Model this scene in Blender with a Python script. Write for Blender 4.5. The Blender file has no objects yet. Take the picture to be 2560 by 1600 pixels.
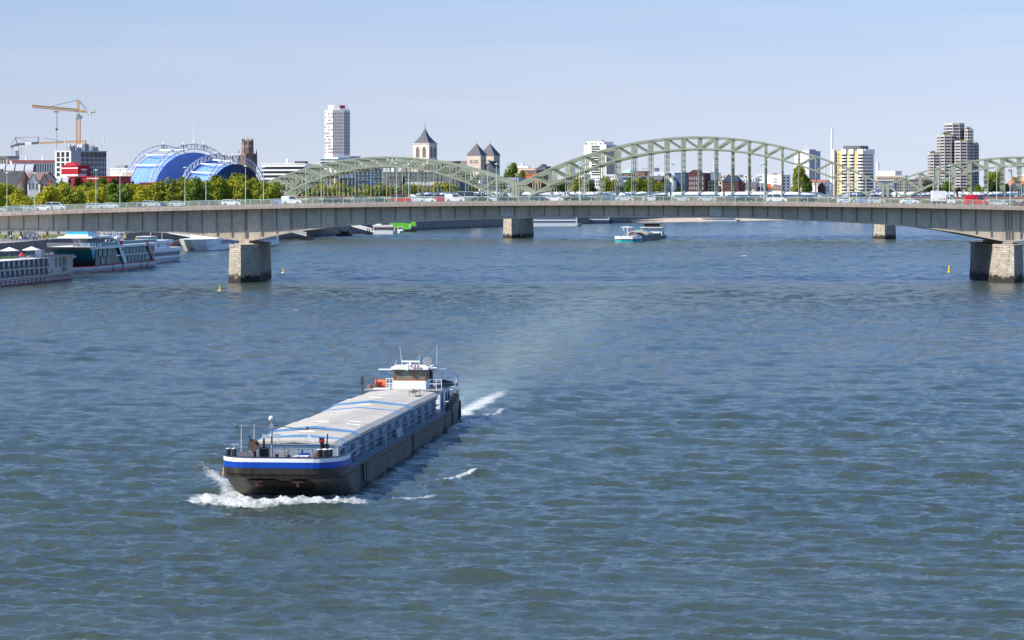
import bpy, math, random
import numpy as np
from mathutils import Vector, Matrix, noise
random.seed(7)
SC = bpy.context.scene
COL = SC.collection
# ---------------------------------------------------------------- camera
F = 6700.0; EYE = 22.0; HY = 477.0          # focal length in photo pixels, eye height, horizon row
cd = bpy.data.cameras.new('camera'); cam = bpy.data.objects.new('camera', cd); COL.objects.link(cam)
cam.location = (0, 0, EYE); cam.rotation_euler = (math.radians(90), 0, 0)
cd.sensor_width = 36; cd.lens = F / 2560 * 36; cd.shift_y = -(800 - HY) / 2560
cd.clip_start = 1; cd.clip_end = 30000
SC.camera = cam
# ---------------------------------------------------------------- light
SUN_EL, SUN_AZ = 40.0, 248.6                # azimuth clockwise from the view axis
sd = Vector((math.sin(math.radians(SUN_AZ)) * math.cos(math.radians(SUN_EL)),
             math.cos(math.radians(SUN_AZ)) * math.cos(math.radians(SUN_EL)), math.sin(math.radians(SUN_EL))))
sl = bpy.data.lights.new('sun', 'SUN'); sl.energy = 4.8; sl.angle = math.radians(0.5); sl.color = (1.0, 0.94, 0.86)
so = bpy.data.objects.new('sun', sl); COL.objects.link(so); so.location = (-300, -200, 400)
so.rotation_euler = (-sd).to_track_quat('-Z', 'Y').to_euler()
w = bpy.data.worlds.new('World'); SC.world = w; w.use_nodes = True
nt = w.node_tree; nt.nodes.clear()
sky = nt.nodes.new('ShaderNodeTexSky'); sky.sky_type = 'NISHITA'; sky.sun_disc = False
sky.sun_elevation = math.radians(SUN_EL); sky.sun_rotation = math.radians(SUN_AZ)
sky.altitude = 60; sky.air_density = 1.0; sky.dust_density = 0.6; sky.ozone_density = 3.0
tc = nt.nodes.new('ShaderNodeTexCoord'); sx = nt.nodes.new('ShaderNodeSeparateXYZ'); nt.links.new(tc.outputs['Generated'], sx.inputs[0])
rp = nt.nodes.new('ShaderNodeValToRGB'); e = rp.color_ramp.elements            # clear air towards the zenith, pale haze at the horizon
e[0].position = 0.0; e[0].color = (0.65, 0.715, 0.82, 1); e[1].position = 0.60; e[1].color = (0.05, 0.22, 0.70, 1)
for ps, c in ((0.03, (0.585, 0.675, 0.84, 1)), (0.075, (0.43, 0.59, 0.86, 1)), (0.15, (0.27, 0.50, 0.96, 1)), (0.3, (0.16, 0.41, 0.98, 1))):
    k = e.new(ps); k.color = c
xm = nt.nodes.new('ShaderNodeMath'); xm.operation = 'MULTIPLY_ADD'; xm.inputs[1].default_value = 0.35; xm.inputs[2].default_value = 1.0; nt.links.new(sx.outputs[0], xm.inputs[0])
vm = nt.nodes.new('ShaderNodeVectorMath'); vm.operation = 'SCALE'; nt.links.new(xm.outputs[0], vm.inputs['Scale'])
nt.links.new(sx.outputs[2], rp.inputs[0])
cm = nt.nodes.new('ShaderNodeMapping'); cm.inputs['Scale'].default_value = (3, 3, 40); nt.links.new(tc.outputs['Generated'], cm.inputs[0])      # faint high wisps
cn = nt.nodes.new('ShaderNodeTexNoise'); cn.inputs['Scale'].default_value = 2.2; cn.inputs['Detail'].default_value = 5; nt.links.new(cm.outputs[0], cn.inputs['Vector'])
cr_ = nt.nodes.new('ShaderNodeMapRange'); cr_.inputs['From Min'].default_value = 0.5; cr_.inputs['From Max'].default_value = 0.8; cr_.inputs['To Max'].default_value = 0.22; nt.links.new(cn.outputs[0], cr_.inputs['Value'])
cx_ = nt.nodes.new('ShaderNodeMix'); cx_.data_type = 'RGBA'; cx_.inputs[7].default_value = (0.72, 0.76, 0.84, 1); nt.links.new(cr_.outputs[0], cx_.inputs[0]); nt.links.new(rp.outputs[0], cx_.inputs[6])
nt.links.new(cx_.outputs[2], vm.inputs[0])
bg = nt.nodes.new('ShaderNodeBackground'); bg.inputs[1].default_value = 0.15
bg2 = nt.nodes.new('ShaderNodeBackground'); bg2.inputs[1].default_value = 0.66
mr = nt.nodes.new('ShaderNodeMapRange'); mr.inputs['From Min'].default_value = 0.35; mr.inputs['From Max'].default_value = 0.7; nt.links.new(sx.outputs[2], mr.inputs['Value'])
ms = nt.nodes.new('ShaderNodeMixShader'); wo = nt.nodes.new('ShaderNodeOutputWorld')
nt.links.new(sky.outputs[0], bg.inputs[0]); nt.links.new(vm.outputs[0], bg2.inputs[0]); nt.links.new(mr.outputs[0], ms.inputs[0])
nt.links.new(bg2.outputs[0], ms.inputs[1]); nt.links.new(bg.outputs[0], ms.inputs[2]); nt.links.new(ms.outputs[0], wo.inputs[0])
SC.view_settings.view_transform = 'Standard'; SC.view_settings.look = 'None'
SC.view_settings.gamma = 1; SC.view_settings.exposure = 0.65; SC.view_settings.use_curve_mapping = False
SC.cycles.max_bounces = 6; SC.cycles.diffuse_bounces = 3; SC.cycles.glossy_bounces = 3
SC.cycles.transparent_max_bounces = 6; SC.cycles.caustics_reflective = False; SC.cycles.caustics_refractive = False

# ---------------------------------------------------------------- helpers
def PX(px, Y): return (px - 1280) * Y / F
def PZ(py, Y): return EYE - (py - HY) * Y / F
def WD(py, z=0.0): return (EYE - z) * F / (py - HY)
def col(*c):                                   # 0-255 display colour -> linear
    return tuple(((v / 255) ** 2.2) for v in c) + (1,)

MATS = {}
def mat(name, c, rough=0.6, var=0.12, scale=1.0, metal=0.0, bump=0.0, bscale=8.0, spec=0.4, stretch=(1, 1, 1), emit=None):
    if name in MATS: return MATS[name]
    m = bpy.data.materials.new(name); m.use_nodes = True; n = m.node_tree; b = n.nodes['Principled BSDF']
    b.inputs['Roughness'].default_value = rough; b.inputs['Metallic'].default_value = metal
    b.inputs['Specular IOR Level'].default_value = spec
    tc = n.nodes.new('ShaderNodeTexCoord'); mp = n.nodes.new('ShaderNodeMapping'); mp.inputs['Scale'].default_value = stretch
    n.links.new(tc.outputs['Object'], mp.inputs[0])
    nz = n.nodes.new('ShaderNodeTexNoise'); nz.inputs['Scale'].default_value = scale; nz.inputs['Detail'].default_value = 4
    n.links.new(mp.outputs[0], nz.inputs['Vector'])
    rp = n.nodes.new('ShaderNodeValToRGB'); rp.color_ramp.elements[0].position = 0.3; rp.color_ramp.elements[1].position = 0.7
    rp.color_ramp.elements[0].color = tuple(v * (1 - var) for v in c[:3]) + (1,)
    rp.color_ramp.elements[1].color = tuple(min(0.95, v * (1 + var)) for v in c[:3]) + (1,)
    n.links.new(nz.outputs[0], rp.inputs[0]); n.links.new(rp.outputs[0], b.inputs['Base Color'])
    if bump:
        n2 = n.nodes.new('ShaderNodeTexNoise'); n2.inputs['Scale'].default_value = bscale; n.links.new(mp.outputs[0], n2.inputs['Vector'])
        bp = n.nodes.new('ShaderNodeBump'); bp.inputs['Strength'].default_value = bump; bp.inputs['Distance'].default_value = 0.1
        n.links.new(n2.outputs[0], bp.inputs['Height']); n.links.new(bp.outputs[0], b.inputs['Normal'])
    if emit:
        b.inputs['Emission Color'].default_value = emit; b.inputs['Emission Strength'].default_value = 1
    MATS[name] = m; return m

def tag(o, label=None, cat=None, group=None, kind=None):
    if label: o['label'] = label
    if cat: o['category'] = cat
    if group: o['group'] = group
    if kind: o['kind'] = kind
    return o
def link(o, parent=None):
    COL.objects.link(o)
    if parent is not None: o.parent = parent
    return o
def empty(name, loc, rz=0.0, label=None, cat=None, group=None, rx=0.0):
    o = bpy.data.objects.new(name, None); o.empty_display_size = 0.5; link(o)
    o.location = loc; o.rotation_euler = (rx, 0, rz); return tag(o, label, cat, group)
def inst(name, me, parent=None, loc=(0, 0, 0), rot=(0, 0, 0), sc=(1, 1, 1)):
    o = bpy.data.objects.new(name, me); link(o, parent); o.location = loc; o.rotation_euler = rot; o.scale = sc; return o

class MB:
    def __init__(s): s.v = []; s.f = []; s.m = []
    def add(s, vs, fs, m=0):
        b = len(s.v); s.v += [tuple(p) for p in vs]
        for f in fs: s.f.append(tuple(i + b for i in f)); s.m.append(m)
        return s
    def box(s, x0, x1, y0, y1, z0, z1, m=0):
        return s.add([(x0,y0,z0),(x1,y0,z0),(x1,y1,z0),(x0,y1,z0),(x0,y0,z1),(x1,y0,z1),(x1,y1,z1),(x0,y1,z1)],
                     [(0,3,2,1),(4,5,6,7),(0,1,5,4),(1,2,6,5),(2,3,7,6),(3,0,4,7)], m)
    def hexa(s, b, t, m=0):                      # four bottom, four top points, counter-clockwise
        return s.add(list(b) + list(t), [(0,3,2,1),(4,5,6,7),(0,1,5,4),(1,2,6,5),(2,3,7,6),(3,0,4,7)], m)
    def loft(s, rings, m=0, caps=True, closed=True, ms=None):
        n = len(rings[0]); b = len(s.v)
        for r in rings: s.v += [tuple(p) for p in r]
        for i in range(len(rings) - 1):
            for j in range(n if closed else n - 1):
                k = (j + 1) % n
                s.f.append((b+i*n+j, b+i*n+k, b+(i+1)*n+k, b+(i+1)*n+j)); s.m.append(ms[i] if ms else m)
        if caps:
            s.f.append(tuple(b + j for j in reversed(range(n)))); s.m.append(m)
            s.f.append(tuple(b + (len(rings)-1)*n + j for j in range(n))); s.m.append(m)
        return s
    def prism(s, poly, z0, z1, m=0):
        return s.loft([[(x, y, z0) for x, y in poly], [(x, y, z1) for x, y in poly]], m)
    def profx(s, poly, x0, x1, m=0):             # (y,z) outline pushed along x
        return s.loft([[(x0, y, z) for y, z in poly], [(x1, y, z) for y, z in poly]], m)
    def profy(s, poly, y0, y1, m=0):             # (x,z) outline pushed along y
        return s.loft([[(x, y0, z) for x, z in poly], [(x, y1, z) for x, z in poly]], m)
    def bar(s, p, q, w, h=None, m=0):
        h = h or w; p = Vector(p); q = Vector(q); d = (q - p)
        if d.length < 1e-6: return s
        d.normalize(); up = Vector((0, 0, 1)) if abs(d.z) < 0.95 else Vector((0, 1, 0))
        a = d.cross(up).normalized() * (w / 2); c = a.cross(d).normalized() * (h / 2)
        r = lambda o: [o - a - c, o + a - c, o + a + c, o - a + c]
        return s.loft([r(p), r(q)], m)
    def tube(s, p, q, r0, r1=None, n=8, m=0):
        r1 = r0 if r1 is None else r1; p = Vector(p); q = Vector(q); d = (q - p).normalized()
        up = Vector((0, 0, 1)) if abs(d.z) < 0.95 else Vector((0, 1, 0))
        a = d.cross(up).normalized(); c = a.cross(d).normalized()
        R = lambda o, r: [o + (a * math.cos(t) + c * math.sin(t)) * r for t in [2*math.pi*i/n for i in range(n)]]
        return s.loft([R(p, r0), R(q, max(r1, 1e-3))], m)
    def path(s, pts, r, n=5, m=0):
        for a, b in zip(pts, pts[1:]): s.tube(a, b, r, r, n, m)
        return s
    def ball(s, c, r, m=0, n=8, k=5, sz=1.0):
        rings = []
        for i in range(k + 1):
            t = math.pi * i / k - math.pi / 2; rr = max(1e-3, math.cos(t) * r)
            rings.append([(c[0] + rr*math.cos(2*math.pi*j/n), c[1] + rr*math.sin(2*math.pi*j/n), c[2] + math.sin(t)*r*sz) for j in range(n)])
        return s.loft(rings, m, caps=False)
    def mesh(s, name, mats, smooth=False):
        me = bpy.data.meshes.new(name); me.from_pydata(s.v, [], s.f)
        for x in (mats if isinstance(mats, (list, tuple)) else [mats]): me.materials.append(x)
        me.polygons.foreach_set('material_index', s.m)
        if smooth: me.polygons.foreach_set('use_smooth', [True] * len(s.f))
        me.update(); return me
    def build(s, name, mats, parent=None, smooth=False, label=None):
        o = bpy.data.objects.new(name, s.mesh(name, mats, smooth)); link(o, parent)
        if label: o['label'] = label
        return o
# ---------------------------------------------------------------- shared materials
M_white = mat('white_paint', (0.78, 0.79, 0.80, 1), 0.45, 0.05, 0.6)
M_offwhite = mat('off_white_paint', (0.66, 0.66, 0.64, 1), 0.5, 0.08, 0.5)
M_black = mat('black_paint', (0.02, 0.02, 0.022, 1), 0.45, 0.3, 1.5)
M_dark = mat('dark_grey_paint', (0.06, 0.062, 0.07, 1), 0.5, 0.2, 1.0)
M_grey = mat('mid_grey_paint', (0.26, 0.27, 0.28, 1), 0.5, 0.12, 1.0)
M_glass = mat('dark_glass', (0.02, 0.028, 0.036, 1), 0.12, 0.2, 0.7, spec=0.7)
M_teal_glass = mat('teal_glass', (0.02, 0.11, 0.13, 1), 0.12, 0.3, 0.4, spec=0.7)
M_blue_glass = mat('blue_glass', (0.03, 0.14, 0.3, 1), 0.12, 0.3, 0.4, spec=0.7)
M_mint = mat('mint_paint', (0.55, 0.72, 0.60, 1), 0.5, 0.06, 0.6)
M_red = mat('red_paint', (0.55, 0.02, 0.025, 1), 0.5, 0.1, 0.8)
M_wood = mat('varnished_wood', (0.3, 0.1, 0.03, 1), 0.4, 0.2, 3.0)
M_orange = mat('orange_cover', (0.65, 0.12, 0.04, 1), 0.6, 0.2, 3.0)
M_rust = mat('rusty_steel', (0.16, 0.08, 0.05, 1), 0.8, 0.4, 3.0)
M_skin = mat('skin', (0.55, 0.32, 0.22, 1), 0.6, 0.05, 3.0)

# ---------------------------------------------------------------- cargo ship placement (needed by the water)
SHX, SHY, SHA = -16.5, 188.9, math.radians(5.9)
def ship_local(X, Y):
    dx, dy = X - SHX, Y - SHY
    return dx * math.cos(SHA) - dy * math.sin(SHA), dx * math.sin(SHA) + dy * math.cos(SHA)

# ---------------------------------------------------------------- water
def smooth(a, b, x):
    t = np.clip((x - a) / (b - a), 0, 1); return t * t * (3 - 2 * t)
def seg_dist(X, Y, pts):
    best = np.full(X.shape, 1e9)
    for (x0, y0), (x1, y1) in zip(pts, pts[1:]):
        vx, vy = x1 - x0, y1 - y0; L = vx*vx + vy*vy
        t = np.clip(((X - x0)*vx + (Y - y0)*vy) / L, 0, 1)
        best = np.minimum(best, np.hypot(X - x0 - t*vx, Y - y0 - t*vy))
    return best
def make_water():
    ys = [116.0]
    while ys[-1] < 1350: ys.append(ys[-1] + min(1.3, max(0.24, ys[-1]**2 / 59000 * 0.6)))
    while ys[-1] < 2350: ys.append(ys[-1] + 2.4)
    ys += [2400, 2500] + [3000, 4500, 7000, 12000]
    ys = [-1500.0, -400, -100, 0, 60, 90, 105] + ys
    Ya = np.array(ys); n_in = 760
    ui = np.linspace(-1, 1, n_in); uo = np.array([1.03, 1.1, 1.3, 1.8, 3, 6, 14, 40])
    u = np.concatenate([-uo[::-1], ui, uo])
    half = 0.2 * np.maximum(Ya, 118) + 22
    X = u[None, :] * half[:, None]; Y = np.repeat(Ya[:, None], len(u), 1)
    dyv = np.gradient(Ya)[:, None]; dxv = (half * 2 / n_in)[:, None]
    res = np.maximum(dyv, dxv)
    fade = smooth(1.12, 1.0, np.abs(u))[None, :] * smooth(110, 118, Y) * smooth(2350, 2200, Y)
    rng = np.random.default_rng(5)
    # ship frame
    dx, dy = X - SHX, Y - SHY
    lx = dx * math.cos(SHA) - dy * math.sin(SHA); ly = dx * math.sin(SHA) + dy * math.cos(SHA)
    # calm patch in the wake of the ship
    wake = np.exp(-((lx - 1.0 + 0.016 * np.maximum(ly - 74, 0)) / (3.2 + 0.035 * np.maximum(ly - 74, 0)))**2) * smooth(72, 78, ly) * smooth(620, 160, ly)
    gust = 0.45 * np.sin(X * 0.011 + 2.1 * np.sin(Y * 0.0093 + 1)) * np.sin(Y * 0.0171 + 1.7 * np.sin(X * 0.013 + 2)) + 0.5 * np.sin(X * 0.045 + 1.3 * np.sin(Y * 0.021) + 0.4) * np.sin(Y * 0.033 + 0.9 * np.sin(X * 0.03)) + 1.0
    Z = np.zeros_like(X)
    waves = []
    for i in range(96):
        lam = 0.6 * (13 / 0.6) ** (i / 95.0) * rng.uniform(0.93, 1.07)
        th = math.radians(80 if i % 3 else 55) + rng.normal(0, 0.36)
        waves.append((lam, th, rng.uniform(0, 2*math.pi)))
    tot = 0.25
    for lam, th, ph in waves:
        k = 2 * math.pi / lam; s = tot / math.sqrt(96 / 2) * (0.85 + 0.5 * math.exp(-((math.log(lam) - math.log(1.6)) / 0.6)**2))
        if lam > 3.5: s *= (3.5 / lam) ** 0.9
        a = s / k
        wgt = smooth(1.6, 3.2, lam / dyv) if lam < 8 else 1
        arg = k * (X * math.cos(th) + Y * math.sin(th)) + ph
        Z += wgt * a * (np.sin(arg) + 0.25 * np.sin(2 * arg))
    Z *= fade * (0.55 + 0.45 * gust) * (1 - 0.6 * wake) * (1.22 - 0.3 * smooth(200, 700, Y))
    # foam mask, bow wave and wake waves, all in the ship's frame
    jag = 0.5 * np.sin(lx * 2.1 + 1) + 0.35 * np.sin(lx * 4.7 + ly * 1.3) + 0.25 * np.sin(lx * 9.1 + 2)
    fl = smooth(-8.6, -5.0, lx) * smooth(8.4, 4.6, lx)
    front = -1.3 + 0.03 * lx**2 + 0.13 * lx + 0.4 * jag
    bow = smooth(front - 2.1, front - 0.5, ly) * smooth(5.4, 4.6, ly) * fl
    foam = np.maximum(bow * (0.95 + 0.2 * jag), 0.46 * np.exp(-((ly - front + 1.2) / 2.6)**2) * smooth(-11, -6, lx) * smooth(9.5, 5, lx))
    Z += 0.30 * np.exp(-((ly - front - 0.4) / 0.9)**2) * fl * (0.8 + 0.3 * np.sin(lx * 3.3) * np.sin(lx * 1.7 + 1)) * (np.abs(X) < 60)
    lines = [([(4.4, 5), (7.5, 3.2), (10.5, 4.5)], 0.55, 0.8, 0.1),
             ([(4.6, 9), (8.5, 10), (11, 16)], 0.5, 0.50, 0.12),
             ([(9.3, 15.0), (11.6, 20.0)], 0.42, 0.95, 0.2),
             ([(4.4, 5), (5.0, 30), (4.8, 60)], 0.5, 0.35, 0.05),
             ([(4.7, 58), (5.8, 67), (7.6, 79)], 0.6, 0.75, 0.2),
             ([(11.6, 20), (17, 31), (24, 46)], 1.0, 0.30, 0.2),
             ([(7.6, 79), (12, 98), (18, 124)], 1.0, 0.28, 0.2),
             ([(-4.5, 5), (-6.6, 12), (-8.5, 17)], 0.9, 0.8, 0.22),
             ([(-8.5, 17), (-11.5, 26)], 0.6, 0.55, 0.2),
             ([(-5, 3), (-10, 3.0)], 0.4, 0.4, 0.1)]
    for pts, wd, st, hh in lines:
        d = seg_dist(lx, ly, pts); foam = np.maximum(foam, st * np.exp(-(d / wd)**2)); Z += hh * np.exp(-(d / (wd * 1.3))**2)
    Z += np.clip(foam, 0, 1) * 0.06 * rng.normal(0, 1, X.shape) * (res < .9)
    prop = np.exp(-((lx - 1.2) / 3.0)**2) * smooth(73.5, 76, ly) * smooth(135, 80, ly)
    foam = np.maximum(foam, 0.60 * prop)
    prop2 = np.exp(-((lx - 3.6 - 0.03 * (ly - 74)) / 1.5)**2) * smooth(73.5, 76, ly) * smooth(132, 90, ly)
    foam = np.maximum(foam, 0.95 * prop2)
    # waves of the second ship
    bx, by = PX(1562, 1150), 1150
    foam = np.maximum(foam, 0)
    # a few scattered caps
    for px, py, ww in [(1165, 903, 1.0), (905, 928, 0.6), (912, 916, 0.8), (1275, 1008, .5), (560, 792, 1.2), (52, 766, 1.6), (742, 776, 1.6), (1860, 640, 2.5), (590, 712, 1.4), (1100,1240,.4)]:
        d = WD(py); xx = PX(px, d); foam = np.maximum(foam, 0.75 * np.exp(-((X - xx) / ww)**2 - ((Y - d) / (ww * 1.2))**2))
    churn = np.maximum(1.4 * np.exp(-((lx - 0.5) / 4.2)**2) * smooth(73, 76, ly) * smooth(190, 76, ly), 0.75 * wake)
    nr, nc = X.shape
    co = np.stack([X, Y, Z], -1).reshape(-1, 3).astype(np.float32)
    i0 = (np.arange(nr - 1)[:, None] * nc + np.arange(nc - 1)[None, :]).ravel()
    q = np.stack([i0, i0 + 1, i0 + nc + 1, i0 + nc], -1).astype(np.int32)
    me = bpy.data.meshes.new('water'); me.vertices.add(len(co)); me.vertices.foreach_set('co', co.ravel())
    me.loops.add(q.size); me.loops.foreach_set('vertex_index', q.ravel())
    me.polygons.add(len(q)); me.polygons.foreach_set('loop_start', np.arange(len(q), dtype=np.int32) * 4)
    me.polygons.foreach_set('use_smooth', np.ones(len(q), dtype=bool))
    me.update(calc_edges=True)
    far = smooth(150, 900, Y)
    for nm, arr in (('foam', foam), ('churn', churn), ('unresolved', far)):
        at = me.attributes.new(nm, 'FLOAT', 'POINT'); at.data.foreach_set('value', arr.ravel().astype(np.float32))
    m = bpy.data.materials.new('river_water'); m.use_nodes = True; n = m.node_tree; L = n.links.new; N = n.nodes.new
    b = n.nodes['Principled BSDF']; out = n.nodes['Material Output']
    tc = N('ShaderNodeTexCoord')
    def nz(scale, det, rough=0.55, st=(1, 1, 1), rot=0):
        mp = N('ShaderNodeMapping'); mp.inputs['Scale'].default_value = st; mp.inputs['Rotation'].default_value = (0, 0, rot)
        L(tc.outputs['Object'], mp.inputs[0])
        t = N('ShaderNodeTexNoise'); t.inputs['Scale'].default_value = scale; t.inputs['Detail'].default_value = det; t.inputs['Roughness'].default_value = rough
        L(mp.outputs[0], t.inputs['Vector']); return t.outputs[0]
    mid = nz(0.03, 5, 0.6, (0.3, 1, 1), 0.1)
    mx = N('ShaderNodeMix'); mx.data_type = 'RGBA'
    mx.inputs[6].default_value = (0.024, 0.039, 0.034, 1); mx.inputs[7].default_value = (0.048, 0.066, 0.050, 1)
    L(mid, mx.inputs[0])
    ch = N('ShaderNodeAttribute'); ch.attribute_name = 'churn'
    mc = N('ShaderNodeMix'); mc.data_type = 'RGBA'; mc.inputs[7].default_value = (0.19, 0.26, 0.23, 1)
    chm = N('ShaderNodeMath'); chm.operation = 'MULTIPLY'; chm.inputs[1].default_value = 0.75; chn = N('ShaderNodeMath'); chn.operation = 'MULTIPLY'; L(ch.outputs['Fac'], chn.inputs[0]); chs = N('ShaderNodeMapRange'); chs.inputs['From Min'].default_value = .3; chs.inputs['From Max'].default_value = .7; chs.inputs['To Min'].default_value = .1; chs.inputs['To Max'].default_value = 1.3; L(nz(0.35, 6, 0.7, (1, .45, 1)), chs.inputs['Value']); L(chs.outputs[0], chn.inputs[1]); L(chn.outputs[0], chm.inputs[0])
    L(chm.outputs[0], mc.inputs[0]); L(mx.outputs[2], mc.inputs[6]); L(mc.outputs[2], b.inputs['Base Color'])
    ua = N('ShaderNodeAttribute'); ua.attribute_name = 'unresolved'; ur = N('ShaderNodeMapRange'); ur.inputs['To Min'].default_value = 0.08; ur.inputs['To Max'].default_value = 0.14
    L(ua.outputs['Fac'], ur.inputs['Value']); L(ur.outputs[0], b.inputs['Roughness']); b.inputs['IOR'].default_value = 1.37; b.inputs['Specular IOR Level'].default_value = 0.5
    h1 = nz(0.8, 6, 0.68, (0.42, 1.25, 1), 0.12); h2 = nz(3.6, 3, 0.6, (0.6, 1.2, 1), -0.2)
    sm = N('ShaderNodeMath'); sm.operation = 'MULTIPLY_ADD'; sm.inputs[1].default_value = 0.30; L(h2, sm.inputs[0]); L(h1, sm.inputs[2])
    h3 = nz(0.11, 5, 0.65, (0.45, 1.3, 1), 0.08); f3 = N('ShaderNodeMath'); f3.operation = 'MULTIPLY'; L(h3, f3.inputs[0]); L(ua.outputs['Fac'], f3.inputs[1])
    s4 = N('ShaderNodeMath'); s4.operation = 'MULTIPLY_ADD'; s4.inputs[1].default_value = 1.5; L(f3.outputs[0], s4.inputs[0]); L(sm.outputs[0], s4.inputs[2])
    bp = N('ShaderNodeBump'); bp.inputs['Strength'].default_value = 1.0; bp.inputs['Distance'].default_value = 0.19
    L(s4.outputs[0], bp.inputs['Height'])
    # ripples smaller than a pixel: the surface normal itself wanders, so far water keeps its full slopes
    mp = N('ShaderNodeMapping'); mp.inputs['Scale'].default_value = (0.7, 1.2, 1); L(tc.outputs['Object'], mp.inputs[0])
    rn = N('ShaderNodeTexNoise'); rn.inputs['Scale'].default_value = 0.9; rn.inputs['Detail'].default_value = 4; rn.inputs['Roughness'].default_value = 0.75; L(mp.outputs[0], rn.inputs['Vector'])
    v0 = N('ShaderNodeVectorMath'); v0.operation = 'SUBTRACT'; v0.inputs[1].default_value = (.5, .5, .5); L(rn.outputs['Color'], v0.inputs[0])
    v1 = N('ShaderNodeVectorMath'); v1.operation = 'MULTIPLY'; v1.inputs[1].default_value = (1.0, 1.0, 0); L(v0.outputs[0], v1.inputs[0])
    gs = nz(0.012, 4, 0.6, (0.35, 1.6, 1), 0.05)
    am = N('ShaderNodeMapRange'); am.inputs['From Min'].default_value = .35; am.inputs['From Max'].default_value = .65; am.inputs['To Min'].default_value = .55; am.inputs['To Max'].default_value = 1.5; L(gs, am.inputs['Value'])
    am2 = N('ShaderNodeMapRange'); am2.inputs['To Min'].default_value = .12; am2.inputs['To Max'].default_value = .90; L(ua.outputs['Fac'], am2.inputs['Value'])
    am3 = N('ShaderNodeMath'); am3.operation = 'MULTIPLY'; L(am.outputs[0], am3.inputs[0]); L(am2.outputs[0], am3.inputs[1])
    v2 = N('ShaderNodeVectorMath'); v2.operation = 'SCALE'; L(v1.outputs[0], v2.inputs[0]); L(am3.outputs[0], v2.inputs['Scale'])
    v3 = N('ShaderNodeVectorMath'); v3.operation = 'ADD'; L(bp.outputs[0], v3.inputs[0]); L(v2.outputs[0], v3.inputs[1])
    v4 = N('ShaderNodeVectorMath'); v4.operation = 'NORMALIZE'; L(v3.outputs[0], v4.inputs[0]); L(v4.outputs[0], b.inputs['Normal'])
    fo = N('ShaderNodeBsdfPrincipled'); fo.inputs['Base Color'].default_value = (0.78, 0.81, 0.82, 1); fo.inputs['Roughness'].default_value = 0.7
    fb = N('ShaderNodeBump'); fb.inputs['Strength'].default_value = 1; fb.inputs['Distance'].default_value = 0.5
    fn = nz(2.6, 6, 0.7); L(fn, fb.inputs['Height']); L(fb.outputs[0], fo.inputs['Normal'])
    fa = N('ShaderNodeAttribute'); fa.attribute_name = 'foam'
    br = nz(1.6, 7, 0.72, (0.7, 1, 1))
    ad = N('ShaderNodeMath'); ad.operation = 'ADD'; L(fa.outputs['Fac'], ad.inputs[0]); L(br, ad.inputs[1])
    mr = N('ShaderNodeMapRange'); mr.inputs['From Min'].default_value = 1.0; mr.inputs['From Max'].default_value = 1.55; L(ad.outputs[0], mr.inputs['Value'])
    ms = N('ShaderNodeMixShader'); L(mr.outputs[0], ms.inputs[0]); L(b.outputs[0], ms.inputs[1]); L(fo.outputs[0], ms.inputs[2])
    L(ms.outputs[0], out.inputs['Surface'])
    me.materials.append(m)
    o = bpy.data.objects.new('water', me); link(o); tag(o, kind='structure')
make_water()

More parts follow.
